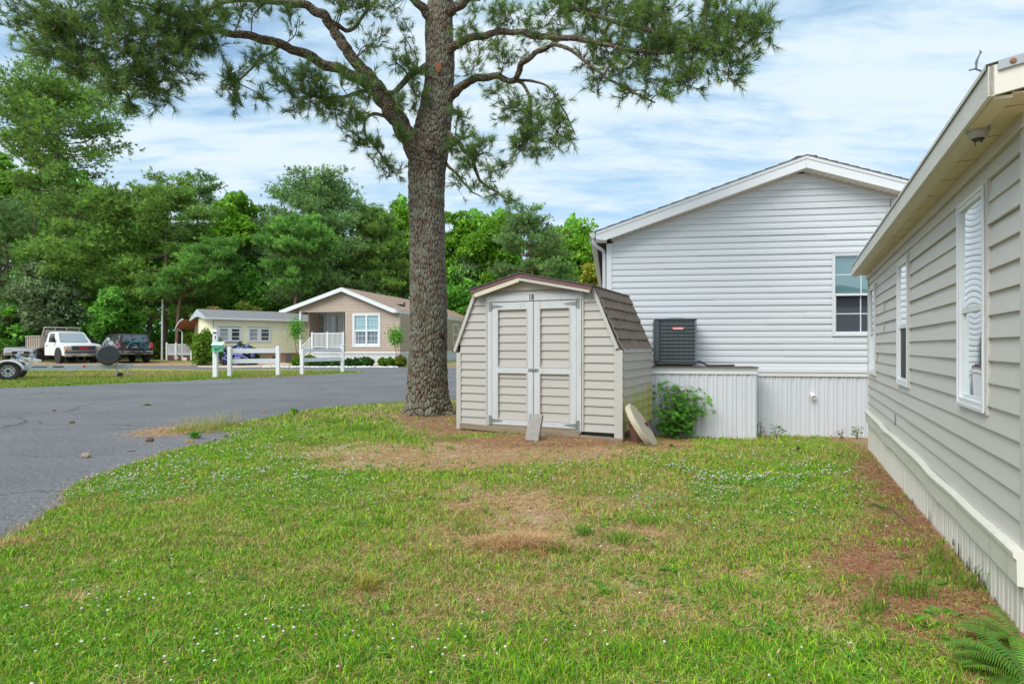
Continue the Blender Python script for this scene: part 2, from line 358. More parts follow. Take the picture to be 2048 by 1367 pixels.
def window(parent, x0, x1, z0, z1, fw, out, m_fr, m_top, m_bot, rail=.5, muntin=None, inset=.02, bulge=0, y=0, label=None, sill=0, reveal=0, flush=False):
    """double-hung window in the plane y; frame proud by out, panes set back"""
    f = MB(); yo = y-out
    f.box(x0, x0+fw, yo, y+inset, z0, z1); f.box(x1-fw, x1, yo, y+inset, z0, z1)
    f.box(x0+fw, x1-fw, yo, y+inset, z0, z0+fw*1.1); f.box(x0+fw, x1-fw, yo, y+inset, z1-fw, z1)
    # stepped outer moulding
    s = fw*.35
    f.box(x0-s*.4, x0+s, yo-.006, yo+.002, z0-s*.4, z1+s*.4); f.box(x1-s, x1+s*.4, yo-.006, yo+.002, z0-s*.4, z1+s*.4)
    f.box(x0+s, x1-s, yo-.006, yo+.002, z1-s, z1+s*.4); f.box(x0+s, x1-s, yo-.006, yo+.002, z0-s*.4, z0+s)
    w = f.build('window', m_fr, parent, bevel=0)
    if label: w['label'] = label
    zr = z0+(z1-z0)*rail; a, c = x0+fw, x1-fw; sf = fw*.55
    r = MB(); r.box(a, c, yo+.012, y+inset-.002, zr-sf*.8, zr+sf*.8)
    # lower sash sits deeper
    ys = yo+.016 if flush else y-.002; r.box(a, a+sf, ys, y+inset-.003, z0+fw*1.1, zr-sf*.8); r.box(c-sf, c, ys, y+inset-.003, z0+fw*1.1, zr-sf*.8); r.box(a+sf, c-sf, ys, y+inset-.003, z0+fw*1.1, z0+fw*1.1+sf)
    r.build('sash', m_fr, w)
    def pane(nm, xa, xb, za, zb, yy, m):
        n, k = (12, 16) if bulge else (1, 1); V = []; Fc = []
        for i in range(n+1):
            for j in range(k+1):
                u, v = i/n, j/k; V.append((xa+(xb-xa)*u, yy-bulge*(1-(2*u-1)**2)*(1-.85*(2*v-1)**2)*1.0, za+(zb-za)*v))
        for i in range(n):
            for j in range(k): q = i*(k+1)+j; Fc.append((q, q+k+1, q+k+2, q+1))
        b = MB().add(V, Fc); return b.build(nm, m, w, smooth=bool(bulge))
    pane('pane', a, c, zr+sf*.8, z1-fw, (yo+.014 if flush else y+inset*.4), m_top)
    pane('pane', a+sf, c-sf, z0+fw*1.1+sf, zr-sf*.8, (yo+.024 if flush else y+inset*.8), m_bot)
    if muntin:
        nx, nz = muntin; mu = MB(); t = .009
        for (xa, xb, za, zb, yy) in ((a, c, zr+sf*.8, z1-fw, y+inset*.4), (a+sf, c-sf, z0+fw*1.1+sf, zr-sf*.8, y+inset*.8)):
            for i in range(1, nx): xx = xa+(xb-xa)*i/nx; mu.box(xx-t, xx+t, yy-.006, yy-.002, za, zb)
            for i in range(1, nz): zz_ = za+(zb-za)*i/nz; mu.box(xa, xb, yy-.005, yy-.0025, zz_-t, zz_+t)
        mu.build('muntin', m_fr, w)
    return w
def text(s, size, loc, rot, material, parent, name='lettering', depth=.002, align='CENTER', squash=1, bold=0):
    c = bpy.data.curves.new(name, 'FONT'); c.body = s; c.size = size; c.extrude = depth; c.align_x = align; c.align_y = 'CENTER'; c.offset = bold; c.resolution_u = 3
    o = bpy.data.objects.new('tmp', c); COL.objects.link(o); bpy.context.view_layer.update()
    me = bpy.data.meshes.new_from_object(o); bpy.data.objects.remove(o); me.materials.clear(); me.materials.append(material)
    t = link(name, me, parent); t.location = loc; t.rotation_euler = rot; t.scale = (squash, 1, 1); return t
m_vinyl_w = mat('white_vinyl', (.585, .61, .635), .42, (.63, .655, .68), 1.2, .7, bump=.12, bscale=14, stretch=(.25, 1, 3), bdist=.004)
m_trim_w = mat('white_trim', (.66, .68, .70), .4, (.71, .73, .75), 3, .7)
m_vinyl_t = mat('tan_vinyl', (.54, .52, .485), .45, (.585, .565, .53), 1.3, .7, bump=.15, bscale=12, stretch=(.25, 1, 3), bdist=.004)
m_cream = mat('cream_painted_metal', (.62, .60, .52), .5, (.70, .69, .63), 2.5, .6, stretch=(6, 6, .6), dirt=((.50, .44, .28), 3, .56, .2))
m_fascia = mat('weathered_fascia', (.60, .585, .53), .5, (.68, .675, .63), 3, .6, dirt=((.42, .37, .24), 5, .6, .15), bump=.3, bscale=50, stretch=(1, .25, 1))
m_soffit = mat('yellowed_soffit', (.60, .53, .36), .7, (.66, .60, .44), 2, .6)
m_skirt_w = mat('white_skirting', (.57, .60, .64), .4, (.64, .665, .70), 1.5, .6, stretch=(5, 1, .5))
m_shingle = mat('dark_shingle', (.06, .06, .065), .95, (.11, .105, .10), 20, .6, bump=.5, bscale=120)
m_shinglegrey = mat('grey_shingle', (.13, .13, .14), .95, (.24, .24, .25), 5, .6, bump=.5, bscale=60)
m_shinglebrown = mat('brown_shingle', (.24, .165, .125), .95, (.33, .24, .185), 5, .6, bump=.5, bscale=60)
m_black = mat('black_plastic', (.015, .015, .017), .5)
m_rust = mat('rust', (.20, .09, .05), .8, (.30, .16, .10), 20, .5)

# ================================================================== WHITE HOUSE (gable end with the air conditioner)
WH = Frame((5.315, 11.35, 0), 9)
wh = empty('white_house', (5.315, 11.35, 0), -R(9), 'white vinyl sided gable end house with ribbed skirting behind the shed', 'house')
xl_, xr_ = WH.x(1213), WH.x(1737)+1.4
zt_sk = WH.z(1620, 737); zb_tr = WH.z(1620, 752)
lft = WH.at(1192, 464, -.30); rdg = WH.at(1613, 311, -.30); rgt = WH.at(1818, 362, -.30)
sR = (rdg[1]-rgt[1])/(rgt[0]-rdg[0]); sL = (rdg[1]-lft[1])/(rdg[0]-lft[0])
xR_e = xr_+.25
FT = .245    # fascia height
def roofz(x): return rdg[1]-sL*(rdg[0]-x) if x < rdg[0] else rdg[1]-sR*(x-rdg[0])
win_w = (WH.x(1664), WH.x(1664)+1.0, WH.z(1680, 671), WH.z(1680, 507))
def whlim(z):
    top = z+FT-.032
    return (rdg[0]-(rdg[1]-top)/sL, rdg[0]+(rdg[1]-top)/sR) if top < rdg[1] else (rdg[0], rdg[0])
zc = WH.z(1213, 500)
bd = siding(xl_+.09, xr_, zt_sk, rdg[1]-FT, .1180, .019, holes=[win_w], lim=lambda z: (max(whlim(z)[0], xl_+.09), whlim(z)[1]), dutch=True, seam=1)
bd.build('siding', m_vinyl_w, wh)
MB().box(xl_, xl_+.1, -.028, .1, zt_sk, roofz(xl_)-FT).build('corner_trim', m_trim_w, wh)
MB().box(xl_+.02, xr_, .0, .12, -.5, zt_sk).prism([(xl_+.02, zt_sk), (xr_, zt_sk), (xr_, roofz(xr_)-FT-.03), (rdg[0], rdg[1]-FT-.03), (xl_+.02, roofz(xl_)-FT-.03)], .10, .16).build('wall', m_vinyl_w, wh)
MB().box(xl_+.02, xl_+.1, .12, 14, -.5, roofz(xl_)-FT).box(xr_-.1, xr_, .12, 14, -.5, roofz(xr_)-FT).box(xl_+.1, xr_-.1, 13.9, 14, -.1, roofz(xl_)-FT).build('side_wall', m_vinyl_w, wh)
MB().box(WH.x(1514), xr_, -.05, -.002, zb_tr, zt_sk).box(WH.x(1514), xr_, -.066, -.05, zb_tr+.075, zt_sk-.004).build('skirt_trim', m_trim_w, wh)
ribs(WH.x(1512), xr_, -.5, zb_tr, .16, .014, y=-.012, jit=.004).build('skirting', m_skirt_w, wh)
# roof: shingled slabs, fascia boards with a mitre at the ridge, gutter at the left
rf = MB()
for (xa, za), (xb, zb) in (((lft[0]-.03, roofz(lft[0]-.03)), (rdg[0], rdg[1])), ((rdg[0], rdg[1]), (xR_e, roofz(xR_e)))):
    n = 16
    for i in range(n):    # stepped shingle courses so the rake edge reads as layered
        xa_, xb_ = xa+(xb-xa)*i/n, xa+(xb-xa)*(i+1)/n; za_, zb_ = za+(zb-za)*i/n, za+(zb-za)*(i+1)/n
        up = .012; e1, e2 = (.016, .004) if zb > za else (.004, .016)
        rf.add([(xa_, -.33, za_+up), (xb_, -.33, zb_+up), (xb_, -.33, zb_+up+e2), (xa_, -.33, za_+up+e1), (xa_, 14.2, za_+up), (xb_, 14.2, zb_+up), (xb_, 14.2, zb_+up+e2), (xa_, 14.2, za_+up+e1)],
               [(0, 1, 2, 3), (3, 2, 6, 7), (0, 4, 5, 1), (0, 3, 7, 4), (1, 5, 6, 2), (4, 7, 6, 5)])
rf.prism([(rdg[0]-.32, roofz(rdg[0]-.32)+.03), (rdg[0]-.13, rdg[1]+.032), (rdg[0]+.2, rdg[1]+.03), (rdg[0]+.28, roofz(rdg[0]+.28)+.03), (rdg[0], rdg[1]+.005)], -.2, 14)
rf.build('roof', m_shingle, wh)
fb = MB(); y0, y1 = -.30, -.27
fb.prism([(lft[0], roofz(lft[0])+.012), (rdg[0], rdg[1]+.012), (rdg[0], rdg[1]-FT+.03), (lft[0]+.2, roofz(lft[0]+.2)-FT+.03), (lft[0]+.2, roofz(lft[0])-.16), (lft[0], roofz(lft[0])-.14)], y0, y1)
fb.prism([(rdg[0]+.002, rdg[1]+.012), (xR_e, roofz(xR_e)+.012), (xR_e, roofz(xR_e)-FT+.03), (rdg[0]+.002, rdg[1]-FT+.03)], y0, y1)
fb.prism([(lft[0], roofz(lft[0])+.010), (rdg[0], rdg[1]+.010), (rdg[0], rdg[1]-.052), (lft[0], roofz(lft[0])-.052)], y0-.012, y0)
fb.prism([(rdg[0]+.002, rdg[1]+.010), (xR_e, roofz(xR_e)+.010), (xR_e, roofz(xR_e)-.052), (rdg[0]+.002, rdg[1]-.052)], y0-.012, y0)
fb.box(lft[0], lft[0]+.2, y1, -.03, roofz(lft[0])-.17, roofz(lft[0])-.15)
fb.build('fascia', m_trim_w, wh)
sf = MB(); sfd = MB()
for sgn, x_e in ((-1, lft[0]+.2), (1, xR_e)):
    n = int(abs(x_e-rdg[0])/.112)
    for i in range(n):
        xa = rdg[0]+sgn*i*.112; xb = xa+sgn*.104; xg = xa+sgn*.112
        q = lambda x: roofz(x)-FT+.034
        sf.add([(xa, -.272, q(xa)), (xb, -.272, q(xb)), (xb, -.0, q(xb)), (xa, -.0, q(xa)), (xa, -.272, q(xa)+.01), (xb, -.272, q(xb)+.01), (xb, 0, q(xb)+.01), (xa, 0, q(xa)+.01)], [(0, 1, 2, 3), (0, 3, 7, 4), (1, 5, 6, 2), (4, 7, 6, 5), (0, 4, 5, 1)])
        sfd.add([(xb, -.272, q(xb)+.012), (xg, -.272, q(xg)+.012), (xg, 0, q(xg)+.012), (xb, 0, q(xb)+.012)], [(0, 1, 2, 3)])
        if xa != rdg[0]: sf.add([(xa, -.045, q(xa)-.03), (xg, -.045, q(xg)-.03), (xg, -.02, q(xg)-.005), (xa, -.02, q(xa)-.005)], [(0, 1, 2, 3)])
sfd.add([(rdg[0], -.2, rdg[1]-FT+.045), (rdg[0]+.01, -.2, rdg[1]-FT+.045), (rdg[0]+.01, -.1, rdg[1]-FT+.045)], [(0, 1, 2)])
sf.build('soffit', mat('soffit_vinyl', (.78, .74, .66), .5), wh); sfd.build('soffit_groove', mat('groove', (.10, .09, .08), .9), wh)
gt = MB(); gx = lft[0]-.10
gt.prism([(gx-.03, roofz(lft[0])+.005), (lft[0]-.01, roofz(lft[0])+.005), (lft[0]-.01, roofz(lft[0])-.09), (gx+.02, roofz(lft[0])-.09), (gx-.02, roofz(lft[0])-.03)], -.2, 14.2)
gt.build('gutter', m_trim_w, wh)
dz = roofz(lft[0])
MB().tube([(gx+.05, -.12, dz-.09), (gx+.05, -.12, dz-.16), (gx+.08, -.1, dz-.22), (xl_-.07, .06, dz-.30), (xl_-.045, .08, dz-.36), (xl_-.045, .08, -.2)], .036, 8).build('downspout', m_trim_w, wh, smooth=True)
m_glass_curtain = glass('curtained_glass', (.13, .24, .25), .16, .03)
m_glass_dark = glass('dark_glass', (.045, .055, .07), .10, .03)
window(wh, *win_w, .045, .03, m_trim_w, m_glass_curtain, m_glass_dark, rail=.5, muntin=(2, 2), inset=.05)
MB().tube([(WH.x(1808-27), -.034, roofz(WH.x(1781))-FT-.05), (WH.x(1780), -.036, WH.z(1780, 400)), (WH.x(1779), -.034, WH.z(1779, 427))], .006, 5).build('rust_stain', m_rust, wh)
# pipe stub in the skirting
px_, pz_ = WH.at(1625, 789, -.05)
pm = MB(); pm.lathe([(.0, 0), (.032, 0), (.032, .09), (.042, .09), (.042, .15), (.030, .15), (.030, .13), (0, .13)], (0, 0, 0), 'z', 18); pm.M = None
pb = pm.build('drain_pipe', mat('pvc', (.78, .78, .78), .3), wh, smooth=True); pb.location = (px_, .01, pz_+.02); pb.rotation_euler = (R(115), 0, 0)
# equipment platform in front of the wall
PF = -.52
px0, px1 = WH.x(1288, PF), WH.x(1513, PF)
ztp = WH.z(1420, 733, PF)
ribs(px0, px1, -.5, ztp-.12, .165, .014, y=PF, jit=.006).box(px1-.02, px1, PF, -.02, -.5, ztp-.12).build('platform_skirting', m_skirt_w, wh)
MB().box(px0, px1+.012, PF-.03, -.02, ztp-.13, ztp-.025).box(px0, px1+.014, PF-.045, PF-.03, ztp-.05, ztp-.026).build('platform_trim', m_trim_w, wh)
MB().box(px0, px1+.03, PF-.06, -.02, ztp-.022, ztp).build('platform_deck', mat('brown_deck', (.12, .09, .08), .8, (.2, .16, .14), 6, .5), wh)

# air conditioner
ax0, ax1 = WH.x(1309, PF), WH.x(1395, PF); aw = ax1-ax0; az0 = WH.z(1350, 729, PF)-.0; az1 = WH.z(1350, 635, PF)
acp = Vector((5.315, 11.35, 0)); cx_ = (ax0+ax1)/2
def loc_of(fr, x, y, z): return (fr.o.x+fr.e.x*x+fr.n.x*y, fr.o.y+fr.e.y*x+fr.n.y*y, fr.o.z+z)
ac = empty('air_conditioner', loc_of(WH, cx_, PF+.25, ztp), -R(9), 'dark grey outdoor air conditioner unit with red badge standing on the platform', 'air conditioner')
m_acb = mat('grey_steel', (.055, .075, .085), .45, (.075, .095, .105), 6, .6); m_acl = mat('louvre_steel', (.17, .21, .225), .4); m_coil = mat('coil', (.018, .028, .034), .7, (.03, .042, .05), 90, .5, stretch=(1, 1, .1))
H = az1-ztp; hw = aw/2; hd = .24
MB().box(-hw+.07, hw-.07, -hd+.04, hd-.04, 0, .035).build('base_pad', m_black, ac)
MB().box(-hw+.03, hw-.03, -hd+.02, hd-.02, .075, H-.045).build('coil', m_coil, ac)
MB().box(-hw, hw, -hd, hd, .03, .075, ch=.035).box(-hw, -hw+.11, -hd+.001, hd-.001, .074, H-.044, ch=.03).build('base_pan', m_acb, ac)
MB().box(-hw-.003, hw+.003, -hd-.003, hd+.003, H-.055, H-.012, ch=.035).lathe([(0, H-.013), (.2, H-.013), (.2, H-.002), (.19, H), (0, H)]).build('top_cover', m_acb, ac)
gl = MB(); z = .10
for i in range(11):
    z = .10+i*(H-.18)/10.6
    gl.box(-hw+.11, hw-.012, -hd-.006, -hd+.004, z-.0045, z+.0045); gl.box(hw-.016, hw-.004, -hd, hd, z-.006, z+.006)
for k in (hw-.045, hw-.02): gl.box(k-.005, k+.005, -hd-.003, -hd+.003, .075, H-.05)
k0 = -hw+.13
while k0 < hw-.06: gl.box(k0-.0018, k0+.0018, -hd+.002, -hd+.006, .075, H-.05); k0 += .022
gl.build('louvre', m_acl, ac)
bx = WH.x(1356, PF)-cx_+.0; bz = WH.z(1352, 656.5, PF)-ztp
bw, bh = .102, .024
bdg = MB().box(bx-bw, bx+bw, -hd-.016, -hd-.006, bz-bh, bz+bh, ch=.004).build('badge', mat('badge_red', (.62, .02, .045), .35), ac, bevel=.003)
brd = MB()
for a in (-1, 1): brd.box(bx-bw+.01, bx+bw-.01, -hd-.018, -hd-.0162, bz+a*(bh-.006)-.0012, bz+a*(bh-.006)+.0012); brd.box(bx+a*(bw-.009)-.0012, bx+a*(bw-.009)+.0012, -hd-.018, -hd-.0162, bz-bh+.006, bz+bh-.006)
brd.build('border', mat('badge_white', (.85, .8, .8), .4), bdg)
text('Goodman', .036, (bx, -hd-.0165, bz), (R(90), 0, 0), MATS['badge_white'], bdg, bold=.0012, squash=1.1)
MB().tube([(hw-.02, -.12, .09), (hw+.06, -.12, .085), (hw+.14, -.13, .05), (hw+.19, -.13, .018), (hw+.30, -.1, .016), (hw+.5, -.02, .016), (hw+.7, .08, .016)], .017, 8).build('hose', m_black, ac, smooth=True)
MB().tube([(-hw, .02, H*.33), (-hw-.05, .1, H*.29), (-hw-.12, .2, H*.2)], .012, 6).build('cable', m_black, ac)
# ================================================================== RIGHT HOUSE (tan siding, close on the right)
TH = R(24.9); RD = .87
# local frame: x runs towards the camera along the wall, y away behind the wall; wall plane y=0
# direction away from camera d=(sin,cos); perpendicular to the right r=(cos,-sin)
far_s = 9.45
class RFrame(Frame):
    def __init__(s): s.o = Vector((far_s*math.sin(TH)+RD*math.cos(TH), far_s*math.cos(TH)-RD*math.sin(TH), 0)); s.e = Vector((-math.sin(TH), -math.cos(TH))); s.n = Vector((math.cos(TH), -math.sin(TH)))
RH = RFrame(); rh = empty('tan_house', RH.o, math.atan2(RH.e.y, RH.e.x), 'tan vinyl sided house with cream corrugated skirting along the right edge of the lawn', 'house')
xe = RH.x(2064)                     # near corner
zk = .50; zkb = .355; ze = 2.30     # skirt board top, bottom, eave soffit
wins = [(1927.6, 1981.5, 414.6, 806), (1801.6, 1822.5, 528, 766), (1743.5, 1755, 575, 750)]
wr = []
for a, b_, t_, bt in wins: wr.append((RH.x(a), RH.x(b_), RH.z(a, bt), RH.z(a, t_)))
wr[2] = (wr[2][0], wr[2][1], wr[1][2], wr[1][3]-.02)
siding(.07, xe-.05, zk, ze-.02, .1115, .017, holes=[(a+.01, b_-.01, c+.01, d-.01) for a, b_, c, d in wr], seam=1).build('siding', m_vinyl_t, rh)
MB().box(-.0, .07, -.022, .1, zk, ze).build('corner_trim', m_vinyl_t, rh); MB().box(xe-.05, xe, -.026, .1, .30, ze).build('corner_trim', m_vinyl_t, rh)
# j-channels round the windows
for a, b_, c, d in wr:
    MB().box(a-.028, a-.001, -.024, .0, c-.012, d+.012).box(b_+.001, b_+.028, -.024, .0, c-.012, d+.012).box(a-.028, b_+.028, -.022, 0, d+.012, d+.026).build('window_channel', m_vinyl_t, rh)
MB().box(.0, xe, .13, .2, -.1, ze).box(0, .0+.1, .2, 4.2, -.1, ze).box(xe-.1, xe, .03, 4.2, -.1, ze).box(0, xe, 4.2, 4.3, -.1, ze).box(xe-.06, xe-.045, -.01, .03, -.1, ze).build('wall', m_vinyl_t, rh)
siding(.1, 4.2, .5, 2.3, .1115, .017).build('siding', m_vinyl_t, rh)
e1 = [o for o in bpy.data.objects if o.parent == rh and o.name.startswith('siding')][-1]; e1.location = (xe, .0, 0); e1.rotation_euler = (0, 0, R(90))
e2 = link('siding', e1.data, rh); e2.location = (0, 4.3, 0); e2.rotation_euler = (0, 0, R(-90))
# gently wavy skirt board with a rounded nose, then ribbed cream skirting
n = 60; vs = []
pr = [(0.0, .145), (-.05, .145), (-.058, .135), (-.056, .115), (-.045, .108), (-.043, 0), (-.02, -.002)]
for i in range(n+1):
    x = -.01+(xe+.012)*i/n; w = .006*math.sin(x*2.3)+.004*math.sin(x*5.1+1); 
    for py_, pz__ in pr: vs.append((x, py_-abs(w)*.6, zkb+pz__+w))
MB().add(vs, [(i*7+k, i*7+7+k, i*7+8+k, i*7+k+1) for i in range(n) for k in range(6)]+[tuple(range(7)), tuple(range(n*7, n*7+7))]).build('skirt_board', m_cream, rh)
ribs(.0, xe-.04, -.05, zkb+.01, .13, .007, y=-.012, jit=.003).build('skirting', m_cream, rh)
rr = random.Random(3)      # ragged black holes along the foot of the skirting
for px, py in ((1857, 1031), (1916, 1100), (1933, 1128), (1937, 1132), (1949, 1142), (1957, 1158), (1967, 1175), (1970, 1182), (1989, 1216), (1824, 1008), (1905, 1083)):
    x, z = RH.at(px, py, -.03); w = rr.uniform(.010, .022); h = rr.uniform(.02, .07)
    MB().add([(x-w, -.0275, z-h), (x+w*.6, -.0275, z-h*.9), (x+w, -.0275, z-h*.1), (x+w*.3, -.0275, z+h), (x-w*.7, -.0275, z+h*.7)], [(0, 1, 2, 3, 4)]).build('rot_hole', mat('hole_black', (.01, .01, .01), 1), rh)
cr_ = MB(); x, z = RH.at(1790, 840, -.02); cr_.tube([(x, -.02, z+.06), (x+.01, -.02, z+.02), (x+.004, -.02, z-.03), (x-.02, -.02, z-.05)], .003, 4); cr_.build('crack', m_black, rh)
m_pane_hi = glass('reflecting_glass', (.10, .12, .14), .62, .008); m_screen = mat('insect_screen', (.05, .05, .055), .7)
window(rh, *wr[0], .036, .030, m_trim_w, m_pane_hi, glass('reflecting_glass_low', (.08, .09, .10), .55, .008), rail=.47, inset=.07, bulge=.009, flush=True)
window(rh, *wr[1], .036, .030, m_trim_w, m_pane_hi, m_screen, rail=.47, inset=.05, bulge=.009, flush=True)
window(rh, *wr[2], .036, .030, m_trim_w, m_glass_dark, m_pane_hi, rail=.47, inset=.05, flush=True)
# roof: eave slab with fascia and yellowed soffit panels
oy = -.205; xn = RH.x(1976, oy); xf = -.12
zfb = 2.312; zft = zfb+.118
def rz(y): return zft+(y-oy)*.17
rf = MB(); rf.add([(xf, oy-.008, zft+.004), (xn+.006, oy-.008, zft+.004), (xn+.006, 2.1, rz(2.1)), (xf, 2.1, rz(2.1)), (xf, 4.5, zft), (xn+.006, 4.5, zft)], [(0, 1, 2, 3), (3, 2, 5, 4)])
rf.add([(xf, oy-.008, zft+.004), (xn+.006, oy-.008, zft+.004), (xn+.006, oy-.008, zft-.014), (xf, oy-.008, zft-.014)], [(0, 1, 2, 3)])
rf.build('roof', mat('white_roof_metal', (.60, .60, .57), .5), rh)
MB().box(xf, xn, oy, oy+.02, zfb, zft-.002).build('fascia', m_fascia, rh)
# gable fascia at the near end, with the metal drip edge above it
gf = MB(); gf.prism([(oy+.002, zfb), (oy+.002, zft-.003), (2.1, rz(2.1)-.006), (4.4, zft), (4.4, zfb), (2.1, rz(2.1)-.12)], xn-.02, xn, axis='x'); gf.build('gable_fascia', m_cream, rh)
de = MB(); de.prism([(oy+.03, rz(oy+.03)-.030), (oy+.03, rz(oy+.03)+.006), (2.1, rz(2.1)+.006), (2.1, rz(2.1)-.030)], xn+.001, xn+.010, axis='x'); de.build('drip_edge', mat('dull_aluminium', (.42, .43, .44), .35, metal=.6), rh)
MB().lathe([(0, .0), (.011, .002), (.009, .006), (0, .007)], (xn+.010, oy+.075, rz(oy+.075)-.012), 'x', 12).build('screw', m_rust, rh)
sf = MB(); x = xf
while x < xn-.03:
    x2 = min(x+.405, xn-.022); sf.box(x+.016, x2, oy+.08, 0.03, zfb+.003, zfb+.012); x += .405
sf.box(xn-.022-(.3), xn-.021, 0.03, 2.0, zfb+.004, zfb+.010)
sf.build('soffit', m_soffit, rh)
MB().box(xf, xn-.021, oy+.021, oy+.082, zfb-.008, zfb+.004).build('soffit_edge', mat('yellow_edge', (.64, .60, .44), .6), rh)
MB().box(xf, xn-.02, oy+.02, .12, zfb+.014, zfb+.02).build('soffit_backing', m_black, rh)
MB().box(xf, xe, -.03, -.0, ze-.045, zfb+.003).box(.0, xe, -.036, -.03, ze-.05, ze-.035).build('frieze', m_vinyl_t, rh)
# old round light base hanging under the eave
x, z = RH.at(1950, 247, oy+.06); x = RH.x(1951, oy+.05)
lf = empty('eave_light_base', loc_of(RH, x, oy+.06, zfb-.006), 0, 'weathered round lamp base without a bulb under the eave of the tan house', 'light fitting')
MB().lathe([(0, 0), (.044, 0), (.044, -.006), (.038, -.007), (.036, -.030), (.030, -.038), (0, -.038)], n=24).build('base', mat('weathered_white', (.45, .45, .42), .6, (.25, .24, .22), 30, .5), lf, smooth=True)
MB().lathe([(0, -.036), (.024, -.036), (.022, -.045), (0, -.045)], n=16).build('socket', m_black, lf, smooth=True)
MB().tube([(-.01, 0, -.044), (-.012, .004, -.058), (-.006, .006, -.066)], .0022, 5).tube([(.012, 0, -.044), (.013, -.004, -.054)], .003, 5).build('wire', m_black, lf)
# dead twig on the roof edge
tw = MB(); o = P(1956, 136, 3.2)
pts = [P(1938, 141, 3.2), P(1950, 138, 3.2), P(1962, 142, 3.2), P(1972, 150, 3.15)]
tw.tube(pts, [.004, .005, .005, .004], 5); tw.tube([P(1952, 138, 3.2), P(1953, 122, 3.2), P(1958, 112, 3.2), P(1961, 104, 3.2), P(1959, 101, 3.2)], [.005, .006, .004, .004, .003], 5); tw.tube([P(1960, 107, 3.2), P(1964, 105, 3.2)], .003, 4)
tw.tube([P(1950, 128, 3.2), P(1956, 123, 3.2)], .003, 4); tw.tube([P(1972, 150, 3.15), P(1980, 158, 3.0)], .004, 4)
tag(tw.build('dead_twig', mat('grey_twig', (.12, .13, .14), .9)), 'dead forked twig caught on the roof edge of the tan house', 'twig')

# ================================================================== SHED
SHO = (1.596, 8.88, 0); SH = Frame(SHO, 25)
sh = empty('garden_shed', SHO, -R(25), 'tan gambrel roof shed with white trimmed double doors numbered 18 under the pine', 'shed')
m_shed = mat('shed_vinyl', (.36, .342, .312), .5, (.415, .395, .362), 1.1, .7, bump=.2, bscale=10, stretch=(.3, 1, 3), bdist=.005, dirt=((.33, .31, .21), 2.6, .60, .16))
m_shed_s = mat('shed_side_vinyl', (.42, .40, .37), .5, (.47, .45, .42), 1.1, .7, bump=.2, bscale=10)
# algae on the lower side wall
def algae(m, lo, hi):
    nt = m.node_tree; N = nt.nodes.new; L = nt.links.new; bs = nt.nodes['Principled BSDF']; src = bs.inputs['Base Color'].links[0].from_socket
    t = N('ShaderNodeTexCoord'); sp = N('ShaderNodeSeparateXYZ'); L(t.outputs['Object'], sp.inputs[0]); n = N('ShaderNodeTexNoise'); n.inputs['Scale'].default_value = 3.2; n.inputs['Detail'].default_value = 6; n.inputs['Roughness'].default_value = .7
    mp = N('ShaderNodeMapping'); mp.inputs['Scale'].default_value = (1.6, 1.6, .8); L(t.outputs['Object'], mp.inputs[0]); L(mp.outputs[0], n.inputs[0])
    mr = N('ShaderNodeMapRange'); mr.inputs[1].default_value = hi; mr.inputs[2].default_value = lo; mr.inputs[3].default_value = 0; mr.inputs[4].default_value = .46; L(sp.outputs[2], mr.inputs[0])
    a = N('ShaderNodeMath'); a.operation = 'ADD'; L(mr.outputs[0], a.inputs[0]); L(n.outputs[0], a.inputs[1]); r = N('ShaderNodeMapRange'); r.inputs[1].default_value = .70; r.inputs[2].default_value = .95; L(a.outputs[0], r.inputs[0])
    mx = N('ShaderNodeMix'); mx.data_type = 'RGBA'; L(r.outputs[0], mx.inputs[0]); L(src, mx.inputs[6]); mx.inputs[7].default_value = (.36, .36, .06, 1); L(mx.outputs[2], bs.inputs['Base Color'])
algae(m_shed_s, .45, 1.05)
m_shtrim = mat('shed_trim', (.40, .385, .355), .5, (.46, .445, .41), 3, .6)
m_door = mat('door_paint', (.45, .465, .48), .5, (.53, .545, .555), 4, .7, bump=.25, bscale=60, stretch=(3, 1, .4), dirt=((.36, .35, .23), 4.5, .575, .14))
xw = 2.68                                   # shed width; local x from -xw to 0
XL = SH.x(915); 
LE = SH.at(909, 702); LK = SH.at(952, 581); PK = SH.at(1047, 549); RK = SH.at(1189, 573); RE = SH.at(1239, 697)
zb = SH.z(1240, 866.5)                         # siding bottom
dep = 1.9
def shlim(z):
    def seg(p, q): return p[0]+(q[0]-p[0])*(z-p[1])/(q[1]-p[1])
    a = XL if z < LE[1] else (seg(LE, LK) if z < LK[1] else seg(LK, PK)); c = 0 if z < RE[1] else (seg(RE, RK) if z < RK[1] else seg(RK, PK)); return a+.02, c-.02
dx0, dx1, dzb, dzt = SH.x(977), SH.x(1164), SH.z(1165, 858), SH.z(1070, 590)
siding(XL+.06, -.1, zb, PK[1], .1275, .02, holes=[(dx0+.05, dx1-.05, zb-.1, dzt-.02)], lim=lambda z: (max(shlim(z)[0], XL+.06), min(shlim(z)[1], -.1 if z < RE[1] else 9))).build('front_siding', m_shed, sh)
MB().box(XL-.005, XL+.075, -.028, .05, .02, LE[1]-.02).build('corner_trim', m_shtrim, sh); MB().box(-.115, .008, -.03, -.002, .0, RE[1]-.02).box(-.02, .010, -.002, .06, .0, RE[1]-.03).build('corner_trim', m_shtrim, sh)
sd_ = siding(0, dep, zb+.02, RE[1], .1275, .02).build('side_siding', m_shed_s, sh); sd_.location = (0, 0, 0); sd_.rotation_euler = (0, 0, R(90))
sl_ = link('side_siding', sd_.data, sh); sl_.location = (XL, dep, 0); sl_.rotation_euler = (0, 0, R(-90))
MB().box(-.03, .012, dep-.035, dep+.02, .05, RE[1]-.02).build('corner_trim', m_shtrim, sh)
